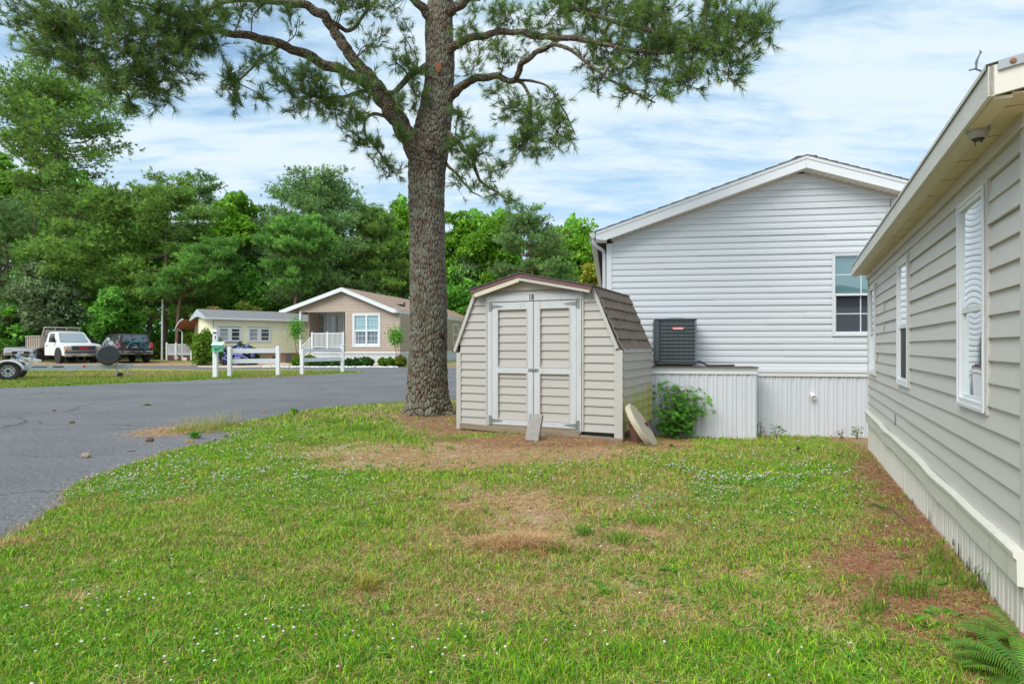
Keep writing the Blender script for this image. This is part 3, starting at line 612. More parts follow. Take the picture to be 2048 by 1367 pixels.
MB().prism([(XL+.03, zb), (-.03, zb), (-.03, RE[1]-.02), (RK[0]-.03, RK[1]-.02), (PK[0], PK[1]-.03), (LK[0]+.03, LK[1]-.02), (XL+.03, LE[1]-.02)], .02, .05).prism([(XL+.03, zb), (-.03, zb), (-.03, RE[1]-.02), (RK[0]-.03, RK[1]-.02), (PK[0], PK[1]-.03), (LK[0]+.03, LK[1]-.02), (XL+.03, LE[1]-.02)], dep-.02, dep).build('wall', m_shed, sh)
# slanted rake trims
for a, b_ in ((RE, RK), (LE, LK)):
    MB().bar((a[0]-.025*(1 if a is RE else -1), -.035, a[1]), (b_[0]-.025*(1 if a is RE else -1), -.035, b_[1]), .05, .04, up=(0, 1, 0)).build('rake_trim', m_shtrim, sh)
# lower roof slopes: rows of wooden-look tabs with vertical grain
m_shake = mat('brown_shake', (.105, .08, .062), .9, (.215, .172, .14), 7, .55, bump=.9, bscale=30, stretch=(1, 6, .35), bdist=.012)
def shakes(a, b_, ybk, seed, name):
    r = random.Random(seed); d = Vector((b_[0]-a[0], 0, b_[1]-a[1])); ln = d.length; d.normalize(); nrm = Vector((-d.z, 0, d.x)); 
    if nrm.x*(1 if a[0] > b_[0] else -1) < 0: nrm = -nrm
    m = MB(); rows = 6
    for i in range(rows):
        s0 = ln*i/rows-.012; s1 = ln*(i+1)/rows+.012; y = -.02
        while y < ybk:
            w = r.uniform(.045, .085); o0 = r.uniform(-.006, .006); t = r.uniform(.012, .026); y2 = min(y+w-.008, ybk)
            p0 = Vector((a[0], y, a[1]))+d*(s0+o0); p1 = Vector((a[0], y, a[1]))+d*s1; q0 = p0+Vector((0, y2-y, 0)); q1 = p1+Vector((0, y2-y, 0))
            m.add([p0+nrm*.012, q0+nrm*.012, q1, p1, p0+nrm*(.012+t), q0+nrm*(.012+t), q1+nrm*.012, p1+nrm*.012], [(0, 1, 2, 3), (4, 5, 6, 7), (0, 1, 5, 4), (1, 2, 6, 5), (3, 0, 4, 7)]); y += w
    m.build(name, m_shake, sh)
    MB().add([tuple(Vector((a[0], -.02, a[1]))), (a[0], ybk, a[1]), (b_[0], ybk, b_[1]), (b_[0], -.02, b_[1])], [(0, 1, 2, 3)]).build('roof_deck', m_black, sh)
shakes((RE[0]+.03, RE[1]-.005), RK, dep+.05, 1, 'lower_roof'); shakes((LE[0]-.03, LE[1]-.005), LK, dep+.05, 2, 'lower_roof')
# upper roof with overhang and brown fascia
ur = MB(); yo = -.16; n = 10
for a, b_ in ((LK, PK), (PK, RK)):
    a2 = (a[0]-.05, a[1]-.012) if a is LK else a; c2 = (b_[0]+.03, b_[1]-.01) if b_ is RK else b_
    for i in range(n):
        xa, xb = a2[0]+(c2[0]-a2[0])*i/n, a2[0]+(c2[0]-a2[0])*(i+1)/n; za, zb_ = a2[1]+(c2[1]-a2[1])*i/n, a2[1]+(c2[1]-a2[1])*(i+1)/n
        w1 = .004*math.sin(i*2.3)+.016; w2 = w1+.006
        ur.add([(xa, yo-.015, za+.004), (xb, yo-.015, zb_+.004), (xb, yo-.015, zb_+w1), (xa, yo-.015, za+w2), (xa, dep+.1, za+.004), (xb, dep+.1, zb_+.004), (xb, dep+.1, zb_+w1), (xa, dep+.1, za+w2)], [(0, 1, 2, 3), (3, 2, 6, 7), (0, 4, 5, 1), (0, 3, 7, 4), (1, 5, 6, 2)])
ur.build('upper_roof', m_shingle, sh)
T = .062
MB().prism([(LK[0]-.03, LK[1]), (PK[0], PK[1]+.004), (PK[0], PK[1]-T+.006), (LK[0]-.01, LK[1]-T)], yo, yo+.02).prism([(PK[0]+.001, PK[1]+.004), (RK[0]+.015, RK[1]), (RK[0]-.01, RK[1]-T), (PK[0]+.001, PK[1]-T+.006)], yo, yo+.02).build('fascia', mat('brown_red_paint', (.12, .055, .05), .6, (.17, .085, .075), 12, .5), sh)
lt = MB().prism([(LK[0]+.03, LK[1]-T-.03), (LK[0]+.07, LK[1]-T+.01), (PK[0]-.01, PK[1]-T-.002), (PK[0]-.01, PK[1]-T-.062), (LK[0]+.08, LK[1]-T-.055)], yo+.005, yo+.05)
lt.build('gable_trim', mat('yellowed_trim', (.50, .45, .34), .6, (.6, .55, .45), 6, .6), sh)
MB().prism([(PK[0]-.008, PK[1]-T-.002), (RK[0]-.03, RK[1]-T+.004), (RK[0]-.03, RK[1]-T-.036), (PK[0]-.008, PK[1]-T-.044)], yo+.005, yo+.05).build('gable_trim', m_shtrim, sh)
MB().prism([(LK[0]+.02, LK[1]-.01), (PK[0], PK[1]-.012), (RK[0]-.02, RK[1]-.01), (PK[0], PK[1]-.02)], yo+.02, .02).build('soffit', m_soffit, sh)
gb = SH.at(1070, 582)[1]
MB().prism([(shlim(gb+.02)[0]+.12, gb+.02), (shlim(gb+.02)[1]-.12, gb+.02), (RK[0]-.12, RK[1]-.03), (PK[0], PK[1]-.05), (LK[0]+.12, LK[1]-.03)], -.03, -.022).build('gable_panel', mat('gable_panel_paint', (.42, .38, .30), .6, (.46, .42, .34), 3, .5), sh)
# door surround and doors
q = lambda zx, zy, off=-.03: SH.at(890+zx/3.504, 520+zy/3.504, off)
dm = MB(); hw0 = .055
dm.box(dx0-.01, dx1+.01, -.04, -.0, dzt-.085, dzt); dm.box(dx0, dx0+.075, -.038, .0, zb+.02, dzt-.085); dm.box(dx1-.075, dx1, -.038, .0, zb-.0, dzt-.085)
dm.build('door_frame', m_door, sh)
MB().box(dx0-.035, dx0-.011, -.034, 0, zb, dzt+.02).box(dx1+.011, dx1+.035, -.034, 0, zb, dzt+.02).box(dx0-.035, dx1+.035, -.034, 0, dzt+.001, dzt+.022).build('door_casing', m_shtrim, sh)
split = SH.x(1067, -.03); zt_d = dzt-.098; z0d = zb+.035; zmid0, zmid1 = q(480, 785)[1], q(480, 750)[1]
def door(x0, x1, lab):
    st = .092; m = MB(); y0, y1 = -.036, -.012
    m.box(x0, x0+st, y0, y1, z0d, zt_d); m.box(x1-st, x1, y0, y1, z0d, zt_d); m.box(x0+st, x1-st, y0, y1, z0d, z0d+.085); m.box(x0+st, x1-st, y0, y1, zt_d-.10, zt_d); m.box(x0+st, x1-st, y0, y1, zmid0, zmid1)
    d = m.build('door', m_door, sh)
    c = .018; k = MB()
    for za, zb2 in ((z0d+.085, zmid0), (zmid1, zt_d-.10)):
        siding(x0+st+c, x1-st-c, za+c*.4, zb2-c*.4, .1275, .018, y=.005).build('door_panel', m_shed, d)
        k.box(x0+st, x0+st+c, y0-.004, y1, za, zb2); k.box(x1-st-c, x1-st, y0-.004, y1, za, zb2); k.box(x0+st+c, x1-st-c, y0-.004, y1, zb2-c, zb2); k.box(x0+st+c, x1-st-c, y0-.004, y1, za, za+c*.6)
    k.build('panel_moulding', m_shtrim, d); return d
dl = door(dx0+.08, split-.006, 'l'); dr = door(split+.006, dx1-.08, 'r')
MB().box(dx0+.06, dx1-.06, .006, .03, z0d, zt_d+.02).build('door_backing', m_black, sh)
m_hinge = mat('weathered_galvanised', (.17, .19, .185), .5, (.25, .27, .26), 20, .6, metal=.3)
def hinge(par, x, z, sg):
    m = MB(); yy = -.043; m.box(min(x, x-sg*.055), max(x, x-sg*.055), yy, yy+.004, z-.075, z+.075); m.add([(x+sg*.005, yy, z-.03), (x+sg*.19, yy, z-.004), (x+sg*.19, yy, z+.004), (x+sg*.005, yy, z+.03), (x+sg*.005, yy+.003, z-.03), (x+sg*.19, yy+.003, z-.004), (x+sg*.19, yy+.003, z+.004), (x+sg*.005, yy+.003, z+.03)], [(0, 1, 2, 3), (7, 6, 5, 4), (0, 1, 5, 4), (3, 2, 6, 7)])
    m.tube([(x, yy-.003, z-.04), (x, yy-.003, z+.04)], .007, 6); m.build('hinge', m_hinge, par)
hinge(dl, dx0+.078, zt_d-.06, 1); hinge(dl, dx0+.078, z0d+.06, 1); hinge(dr, dx1-.078, zt_d-.05, -1); hinge(dr, dx1-.078, z0d+.05, -1)
zh = (zmid0+zmid1)/2
MB().box(split-.085, split+.085, -.042, -.037, zh-.022, zh+.022).box(split+.01, split+.04, -.055, -.042, zh-.008, zh+.008).lathe([(0, -.06), (.012, -.058), (.012, -.043), (0, -.043)], (split-.02, 0, zh), 'y', 12).build('hasp', m_hinge, dl)
nx_, nz_ = SH.at(1062.5, 594.7, -.04); text('18', .115, (nx_, -.0405, nz_), (R(90), 0, 0), m_black, sh, name='house_number', depth=.0015, squash=.8, bold=.004)
# foundation: floor frame, sagging beam, blocks
m_wood = mat('weathered_wood', (.17, .13, .09), .9, (.28, .23, .16), 5, .5, bump=.5, bscale=20, stretch=(.3, 2, 3), dirt=((.13, .15, .06), 4, .55, .2))
MB().box(dx0+.08, dx1, -.03, .0, zb-.025, z0d-.005).build('door_sill', m_wood, sh)
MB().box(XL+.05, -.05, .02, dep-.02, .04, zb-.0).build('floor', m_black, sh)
bm_ = MB(); bm_.bar((XL+.08, -.03, .075), (-.62, -.06, .022), .09, .085); bm_.bar((-.62, -.06, .022), (.03, -.06, .004), .09, .05); bm_.build('beam', m_wood, sh, bevel=.006)
MB().box(-.40, -.18, .03, .2, .005, .06).box(-.34, -.24, .035, .15, .061, .15).build('foundation_block', mat('old_block', (.25, .23, .20), .9, (.36, .34, .30), 20, .5, bump=.5), sh)

# concrete block leaning on the doors
m_conc2 = mat('rough_concrete', (.20, .19, .175), .95, (.33, .32, .295), 14, .6, bump=1, bscale=70, bdist=.008, dirt=((.12, .105, .05), 5, .56, .12))
cb_ = MB().box(-.10, .10, -.035, .035, 0, .40, ch=.006).build('concrete_block', m_conc2); bl = G(1064, 882); cb_.location = (bl.x, bl.y, .0)
tp = loc_of(SH, SH.x(1068, -.06), -.045, 0); dyb = Vector((tp[0]-bl.x, tp[1]-bl.y, 0)).length
cb_.rotation_euler = (R(-24), R(2.5), -R(20)); tag(cb_, 'rough grey concrete block leaning against the shed doors', 'block')
# mossy round concrete slab leaning on the shed side
ds = MB(); r0 = .36; pr = [(0, -.04), (r0-.012, -.04), (r0, -.028), (r0+.003, .025), (r0-.01, .04), (0, .042)]
ds.lathe(pr, n=48); so_ = ds.build('round_concrete_slab', mat('pale_concrete_slab', (.36, .31, .22), .95, (.47, .43, .34), 9, .6, bump=1, bscale=80, bdist=.006, dirt=((.25, .24, .07), 3, .58, .15)))
nrm = Vector((.79, -.27, .54)).normalized(); ax_d = Vector((.57, 0, -.82)); ax_d = (ax_d-nrm*ax_d.dot(nrm)).normalized(); hz = ax_d.cross(nrm)
M3 = Matrix((hz, ax_d, nrm)).transposed(); cen = P(1283, 853, 8.66)
so_.matrix_world = Matrix.Translation(cen) @ M3.to_4x4()
tag(so_, 'mossy round concrete slab leaning against the right side of the shed', 'slab')
pt = MB().lathe([(0, 0), (.10, 0), (.14, .24), (.155, .24), (.155, .28), (.135, .28), (.125, .2), (0, .2)], n=24).build('flower_pot', mat('brown_clay', (.12, .05, .03), .7, (.17, .08, .05), 8, .5), smooth=True)
pp = loc_of(SH, .20, .12, 0); pt.location = (pp[0], pp[1], -.01); tag(pt, 'brown plastic flower pot behind the leaning round slab', 'flower pot')
# ================================================================== THE BIG PINE
def pine_bark(name, c_plate, c_lich, c_crack, sc=(1, 1, .28), vs=26, attr=False):
    m = bpy.data.materials.new(name); m.use_nodes = True; nt = m.node_tree; N = nt.nodes.new; L = nt.links.new; bs = nt.nodes['Principled BSDF']; bs.inputs['Roughness'].default_value = .95; bs.inputs['Specular IOR Level'].default_value = .15
    t = N('ShaderNodeTexCoord'); mp = N('ShaderNodeMapping'); mp.inputs['Scale'].default_value = sc; L(t.outputs['Object'], mp.inputs[0])
    nz = N('ShaderNodeTexNoise'); nz.inputs['Scale'].default_value = 6; nz.inputs['Detail'].default_value = 4; L(mp.outputs[0], nz.inputs[0])
    vm = N('ShaderNodeVectorMath'); vm.operation = 'MULTIPLY_ADD'; L(nz.outputs['Color'], vm.inputs[0]); vm.inputs[1].default_value = (.09, .09, .09); L(mp.outputs[0], vm.inputs[2])
    v = N('ShaderNodeTexVoronoi'); v.feature = 'DISTANCE_TO_EDGE'; v.inputs['Scale'].default_value = vs; L(vm.outputs[0], v.inputs[0])
    v2 = N('ShaderNodeTexVoronoi'); v2.inputs['Scale'].default_value = vs*1.0; L(vm.outputs[0], v2.inputs[0])
    n2 = N('ShaderNodeTexNoise'); n2.inputs['Scale'].default_value = 5.5; n2.inputs['Detail'].default_value = 8; n2.inputs['Roughness'].default_value = .75; L(t.outputs['Object'], n2.inputs[0])
    r = N('ShaderNodeValToRGB'); e = r.color_ramp.elements; e[0].position = .42; e[0].color = (*c_plate, 1); e[1].position = .64; e[1].color = (*c_lich, 1); L(n2.outputs[0], r.inputs[0])
    n3 = N('ShaderNodeTexNoise'); n3.inputs['Scale'].default_value = 45; n3.inputs['Detail'].default_value = 5; L(t.outputs['Object'], n3.inputs[0])
    hsv = N('ShaderNodeHueSaturation'); L(r.outputs[0], hsv.inputs['Color']); mr = N('ShaderNodeMapRange'); mr.inputs[1].default_value = .3; mr.inputs[2].default_value = .7; mr.inputs[3].default_value = .6; mr.inputs[4].default_value = 1.45; L(n3.outputs[0], mr.inputs[0]); L(mr.outputs[0], hsv.inputs['Value'])
    cr = N('ShaderNodeValToRGB'); cr.color_ramp.elements[0].position = .02; cr.color_ramp.elements[0].color = (0, 0, 0, 1); cr.color_ramp.elements[1].position = .12; cr.color_ramp.elements[1].color = (1, 1, 1, 1)
    if attr:
        at = N('ShaderNodeAttribute'); at.attribute_name = 'Col'; L(at.outputs['Fac'], cr.inputs[0]); cr.color_ramp.elements[0].position = .10; cr.color_ramp.elements[1].position = .45
    else: L(v.outputs['Distance'], cr.inputs[0])
    mx = N('ShaderNodeMix'); mx.data_type = 'RGBA'; L(cr.outputs[0], mx.inputs[0]); mx.inputs[6].default_value = (*c_crack, 1); L(hsv.outputs[0], mx.inputs[7]); L(mx.outputs[2], bs.inputs['Base Color'])
    ad = N('ShaderNodeMath'); ad.operation = 'ADD'; L(cr.outputs[0], ad.inputs[0]); m2 = N('ShaderNodeMath'); m2.operation = 'MULTIPLY'; m2.inputs[1].default_value = .8; L(n3.outputs[0], m2.inputs[0]); L(m2.outputs[0], ad.inputs[1])
    bp = N('ShaderNodeBump'); bp.inputs['Strength'].default_value = 1; bp.inputs['Distance'].default_value = .02 if attr else .03; L(ad.outputs[0], bp.inputs['Height']); L(bp.outputs[0], bs.inputs['Normal']); return m
m_bark = pine_bark('pine_bark', (.14, .10, .078), (.235, .25, .185), (.04, .028, .024), attr=True)
m_bark2 = pine_bark('limb_bark', (.20, .14, .105), (.25, .24, .16), (.07, .05, .04), sc=(1, 1, 1), vs=22)
m_twig = mat('twig_bark', (.085, .058, .045), .9, (.14, .10, .08), 15, .5)
def frames_(pts):
    pts = np.asarray(pts, float); T = np.gradient(pts, axis=0); T /= np.linalg.norm(T, axis=1)[:, None]+1e-9; U = np.zeros_like(T); u = np.cross(T[0], (0, 1, 0))
    if np.linalg.norm(u) < .1: u = np.cross(T[0], (1, 0, 0))
    for i in range(len(T)):
        u = u-T[i]*u.dot(T[i]); u /= np.linalg.norm(u)+1e-9; U[i] = u
    return T, U, np.cross(T, U)
def catmull(pts, n):
    P_ = np.asarray(pts, float); P_ = np.vstack([2*P_[0]-P_[1], P_, 2*P_[-1]-P_[-2]]); out = []
    for i in range(1, len(P_)-2):
        for t in np.arange(n)/n:
            a, b, c, d = P_[i-1:i+3]; out.append(.5*((2*b)+(-a+c)*t+(2*a-5*b+4*c-d)*t*t+(-a+3*b-3*c+d)*t**3))
    out.append(P_[-2]); return np.array(out)
def bark_tube(pts, rad, ns, cell_u, cell_v, amp, seed=0):
    """a densely meshed limb with cracked, plated bark; returns V, quads, plate value"""
    pts = np.asarray(pts); T, U, W_ = frames_(pts); nr = len(pts); L_ = np.concatenate([[0], np.cumsum(np.linalg.norm(np.diff(pts, axis=0), axis=1))])
    th = np.linspace(0, 2*np.pi, ns, endpoint=False); rr = np.asarray(rad)
    cell_u = int(cell_u); r = np.random.default_rng(seed); nv = int(L_[-1]*cell_v)+6; jit = r.random((nv, cell_u, 2)); hgt = r.random((nv, cell_u))
    u = (th/(2*np.pi)*cell_u)[None, :].repeat(nr, 0); v = (L_*cell_v)[:, None].repeat(ns, 1)+1
    u = u+.55*(vnoise(np.cos(th)[None]*2+L_[:, None]*.0, L_[:, None]*3+np.sin(th)[None]*2, 1.5, seed)-.5); v = v+.8*(vnoise(np.cos(th)[None]*3, L_[:, None]*2+np.sin(th)[None]*3, 1.2, seed+5)-.5)
    ui = np.floor(u).astype(int); vi = np.floor(v).astype(int); d1 = np.full(u.shape, 9.); d2 = np.full(u.shape, 9.); h1 = np.zeros(u.shape)
    for a in (-1, 0, 1):
        for b in (-1, 0, 1):
            cu = (ui+a) % cell_u; cv = np.clip(vi+b, 0, nv-1); dx = ui+a+jit[cv, cu, 0]-u; dy = vi+b+jit[cv, cu, 1]-v; d = np.hypot(dx, dy); hh = hgt[cv, cu]
            m = d < d1; d2 = np.where(m, d1, np.minimum(d2, d)); h1 = np.where(m, hh, h1); d1 = np.where(m, d, d1)
    pl = np.clip((d2-d1)/.45, 0, 1); pl = pl**.6*(.6+.4*h1)
    R_ = rr[:, None]+(amp*(pl-.5))*(rr[:, None]/rr.max())**.5
    V = pts[:, None]+(U[:, None]*np.cos(th)[None, :, None]+W_[:, None]*np.sin(th)[None, :, None])*R_[..., None]
    i = np.arange(nr-1)[:, None]*ns+np.arange(ns)[None]; j = np.arange(nr-1)[:, None]*ns+(np.arange(ns)+1)[None] % ns
    Q = np.stack([i, j, j+ns, i+ns], -1).reshape(-1, 4); return V.reshape(-1, 3), Q, pl.ravel()
PY = 12.3
def pp3(l, y0=PY): return [P(a[0], a[1], a[2] if len(a) > 2 and a[2] else y0) for a in l]
base = G(856, 828); pine = empty('pine_tree', (base.x, PY, 0), 0, 'large old pine with furrowed lichen-covered trunk beside the shed, limbs spreading over the lawn', 'tree')
PO = np.array((base.x, PY, 0.)); 
# trunk
tp_ = [(857, 850, 66), (857, 835, 55), (856, 815, 49.5), (855, 790, 45), (855, 755, 42), (856, 700, 40), (857, 640, 39), (856, 560, 38), (855, 480, 37), (853, 400, 37.5), (854, 340, 39), (857, 305, 41), (864, 262, 38), (872, 220, 35), (878, 170, 31), (880, 110, 30), (878, 55, 29), (882, 0, 26), (888, -80, 23), (892, -180, 19), (896, -300, 14), (900, -420, 8), (902, -500, 3)]
ctr = catmull([tuple(P(a, b, PY))+(.94*c/F*PY,) for a, b, c in tp_], 26)
V, Q, pl = bark_tube(ctr[:, :3]-PO, ctr[:, 3], 190, 44, 7.5, .042, 1)
ang = np.arctan2(V[:, 1], V[:, 0]); fl = np.clip(1-V[:, 2]/.55, 0, 1)**2; k = 1+fl*(.10*np.cos(ang*5+1)+.06*np.cos(ang*3)); V[:, :2] *= k[:, None]
me = np_mesh('trunk', V, [Q], m_bark, colors=np.repeat(pl[:, None], 3, 1), smooth=True); link('trunk', me, pine)
wd = MB(); w = P(877, 135, PY-.33)-Vector(PO); wd.lathe([(0, -.006), (.06, -.004), (.075, .02), (0, .03)], n=10); wo = wd.build('wound', mat('orange_wood', (.33, .11, .03), .8, (.16, .06, .03), 14, .5), pine); wo.location = (w.x, w.y, w.z); wo.rotation_euler = (R(88), 0, 0); wo.scale = (.75, 1.45, 1)
kn = MB().lathe([(0, .05), (.05, .045), (.085, .02), (.10, -.05)], n=18).build('knot', m_bark2, pine, smooth=True); w = P(858, 293, PY-.44)-Vector(PO); kn.location = w; kn.rotation_euler = (R(84), 0, 0)
# limbs: (points: px, py, depth ; radii in px)
limbs = {
 'stem': ([(858, 375, 12.2, 50), (840, 318, 12.1, 46), (815, 272, 12.05, 42), (788, 230, 12, 38), (762, 192, 11.95, 36), (740, 160, 11.9, 34), (720, 135, 11.85, 26), (700, 110, 11.8, 24), (684, 85, 11.8, 23), (668, 61, 11.8, 22), (646, 30, 11.7, 20), (600, 9, 11.6, 17), (538, 4, 11.4, 11), (468, 1, 11.2, 9), (400, 22, 11, 7), (350, 30, 10.8, 5)]),
 'a': ([(745, 172, 11.9, 26), (712, 153, 11.7, 24), (655, 131, 11.4, 21), (585, 98, 11, 19), (515, 76, 10.6, 17), (445, 64, 10.2, 14), (390, 58, 9.8, 13), (328, 44, 9.5, 12), (281, 21, 9.2, 11), (243, 2, 9, 10), (190, -20, 8.8, 8)]),
 'a2': ([(420, 62, 10, 7), (370, 75, 9.8, 6), (315, 55, 9.6, 6), (270, 66, 9.4, 5), (210, 95, 9.2, 4), (150, 110, 9, 3)]),
 'a3': ([(320, 42, 9.5, 7), (290, 75, 9.4, 6), (282, 100, 9.3, 5), (262, 140, 9.3, 4), (240, 185, 9.2, 3)]),
 'b': ([(655, 40, 11.7, 9), (700, 60, 11.9, 8), (735, 20, 12, 6), (770, -20, 12, 5)]),
 'c': ([(858, 130, 12.2, 12), (822, 150, 11.9, 11), (786, 186, 11.7, 9), (757, 177, 11.5, 8), (700, 190, 11.2, 6), (640, 200, 11, 4)]),
 'd': ([(560, 92, 11, 6), (520, 120, 10.8, 5), (490, 150, 10.7, 4), (455, 180, 10.6, 3)]),
 'e': ([(790, 235, 12, 8), (740, 230, 11.8, 6), (730, 265, 11.6, 5), (770, 320, 11.5, 4), (780, 345, 11.5, 3)]),
 'r1': ([(893, 108, 12.2, 18), (920, 85, 12, 15), (970, 70, 11.6, 13), (1030, 63, 11.2, 11), (1078, 73, 10.8, 11), (1148, 77, 10.3, 10), (1220, 92, 9.9, 8), (1300, 105, 9.5, 6), (1380, 100, 9.2, 5), (1460, 80, 9, 4)]),
 'r2': ([(893, 200, 12.2, 20), (915, 180, 12, 17), (940, 162, 11.8, 14), (985, 153, 11.5, 12), (1030, 160, 11.3, 11), (1042, 130, 11, 11), (1078, 103, 10.7, 9), (1115, 90, 10.4, 7), (1155, 110, 10.2, 6), (1205, 150, 10, 5), (1265, 184, 9.8, 4), (1310, 205, 9.6, 3)]),
 'r2b': ([(1030, 158, 11.3, 7), (1054, 180, 11.2, 6), (1062, 234, 11.1, 5), (1052, 275, 11, 4), (1045, 300, 11, 3)]),
 'r2c': ([(1035, 160, 11.3, 6), (1090, 170, 11.1, 4), (1130, 225, 11, 3), (1150, 270, 10.9, 2)]),
 'r3': ([(890, 262, 12.2, 11), (915, 285, 12, 9), (945, 320, 11.8, 7), (960, 360, 11.7, 5), (1010, 395, 11.6, 3)]),
 'r3b': ([(885, 320, 12.3, 7), (915, 350, 12.1, 5), (940, 380, 12, 3), (965, 395, 12, 2)]),
 'r4': ([(893, 28, 12.2, 18), (925, 8, 12, 15), (960, -20, 11.8, 13), (1040, -30, 11.2, 11), (1120, 5, 10.6, 10), (1200, 35, 10, 8), (1290, 60, 9.5, 6), (1360, 75, 9.1, 5), (1440, 60, 8.8, 4), (1520, 45, 8.6, 3)]),
 't1': ([(862, 40, 12.2, 18), (835, 5, 12, 15), (790, -40, 11.8, 13), (720, -90, 11.5, 11), (600, -140, 11, 8), (480, -150, 10.5, 5)]),
 't2': ([(895, -120, 12.3, 12), (960, -180, 12.2, 10), (1060, -230, 12, 8), (1180, -260, 11.6, 5)]),
 't3': ([(890, -200, 12.3, 10), (820, -290, 12.2, 8), (740, -360, 12, 5)]),
 't4': ([(892, -60, 12.3, 12), (880, -100, 13.2, 10), (860, -130, 14.5, 8), (850, -120, 16, 5)]),
 't5': ([(885, 60, 12.5, 12), (900, 20, 13.5, 10), (940, 0, 14.5, 7), (960, 0, 15.6, 5)]),
}
SK = []          # skeleton samples for attaching twigs
for k, (nm, ctl) in enumerate(limbs.items()):
    c = catmull([tuple(P(a, b, d))+(r*.5*d/F*(.9 if nm in ('stem', 'a') else 1.02),) for a, b, d, r in ctl], 14)
    wob = np.minimum(c[:, 3:4], .06)*.55; L_ = np.arange(len(c)); c[:, :3] += wob*np.stack([np.sin(L_*.55+k), np.sin(L_*.4+2*k), np.cos(L_*.5+k)], 1)*.5*np.clip(L_/6, 0, 1)[:, None]
    V, Q, pl = bark_tube(c[:, :3]-PO, c[:, 3], 26 if ctl[0][3] > 10 else 10, 10, 9, .028 if ctl[0][3] > 10 else .008, 20+k)
    link('limb', np_mesh('limb', V, [Q], m_bark2, smooth=True), pine); SK.append(c[5:])
SKA = np.vstack(SK)
# foliage masses in (px, py, rx, ry, depth, density)
def dd(px): return 12.0-3.3*min(1, abs(px-860)/620)
fol = [(30, 15, 45, 16), (70, 35, 60, 28), (15, 40, 40, 22), (105, 85, 55, 45), (140, 60, 80, 40), (200, 45, 90, 45), (190, 110, 90, 45), (270, 110, 90, 55), (235, 165, 55, 40), (300, 165, 65, 45), (345, 130, 60, 55), (260, 205, 45, 28), (370, 85, 60, 50), (395, 60, 60, 40), (120, 15, 90, 25), (210, 0, 90, 30), (320, 10, 90, 30), (430, 100, 30, 30), (160, 140, 50, 30), (300, 60, 70, 40), (330, 195, 30, 22), (410, 20, 80, 30), (95, 110, 28, 22), (355, 60, 60, 60),
 (455, 175, 32, 30), (470, 145, 38, 30), (520, 120, 55, 32), (560, 165, 50, 38), (535, 200, 28, 25), (590, 195, 38, 30), (475, 205, 25, 20), (610, 140, 35, 28), (585, 225, 24, 14), (520, 15, 60, 22), (595, 40, 45, 25), (620, 180, 20, 20), (450, 30, 40, 25),
 (640, 175, 40, 30), (665, 205, 45, 28), (700, 235, 45, 30), (730, 175, 38, 28), (710, 270, 40, 22), (755, 290, 30, 28), (690, 150, 30, 22), (780, 345, 28, 18), (760, 325, 25, 18), (640, 215, 22, 16), (800, 275, 22, 22),
 (735, 20, 45, 40), (690, 10, 50, 30), (765, 70, 22, 28), (780, 15, 35, 28), (740, 95, 22, 15), (800, 60, 20, 20), (830, 150, 25, 35), (815, 110, 24, 22), (800, 205, 30, 25), (790, 130, 22, 22), (840, 200, 22, 30),
 (925, 95, 22, 35), (940, 45, 30, 28), (985, 25, 40, 28), (1020, 30, 55, 35), (985, 95, 45, 28), (950, 130, 30, 25), (1010, 115, 38, 20), (925, 220, 25, 25), (1060, 55, 55, 30), (1110, 30, 65, 40), (1110, 85, 40, 20),
 (1180, 35, 70, 50), (1210, 90, 75, 45), (1270, 50, 75, 55), (1290, 115, 85, 50), (1345, 70, 80, 60), (1400, 100, 80, 55), (1430, 40, 70, 45), (1480, 75, 60, 50), (1515, 50, 45, 30), (1460, 130, 60, 35), (1380, 155, 70, 28), (1310, 165, 60, 28), (1235, 140, 55, 35), (1185, 130, 35, 35), (1340, 15, 80, 30), (1240, 5, 90, 30), (1455, 165, 40, 16), (1195, 175, 30, 18), (1260, 185, 35, 16), (1340, 190, 30, 14), (1150, 0, 60, 30), (1520, 75, 30, 22), (1420, 0, 50, 25),
 (1020, 205, 30, 25), (1055, 225, 40, 30), (1100, 200, 32, 25), (1120, 240, 30, 28), (1060, 265, 45, 22), (1030, 285, 50, 18), (1105, 285, 40, 22), (1075, 310, 35, 14), (1135, 270, 20, 18), (995, 185, 22, 16), (1090, 240, 35, 25), (1000, 230, 20, 14),
 (925, 265, 25, 28), (950, 300, 30, 28), (975, 290, 28, 20), (930, 330, 28, 22), (975, 345, 28, 18), (1000, 330, 18, 14), (990, 390, 30, 14), (1015, 400, 18, 12), (950, 375, 22, 18), (915, 365, 18, 14), (905, 290, 18, 22),
 (600, -140, 90, 50), (500, -130, 80, 45), (720, -100, 90, 50), (860, -180, 120, 60), (1000, -200, 110, 55), (1130, -220, 100, 50), (760, -330, 90, 50), (900, -400, 90, 60), (980, -330, 90, 50), (820, -480, 70, 40), (900, -540, 60, 40), (950, -90, 70, 40), (700, -20, 80, 30), (480, -50, 80, 30), (300, -50, 100, 30), (1300, -50, 90, 30)]
fol = [(a, b, c, d, dd(a)) for a, b, c, d in fol]+[(850, -90, 90, 50, 15), (900, 0, 70, 30, 15.5), (950, -60, 90, 50, 15)]
TIP = []; TDIR = []; TW = MB()
rt = np.random.default_rng(11)
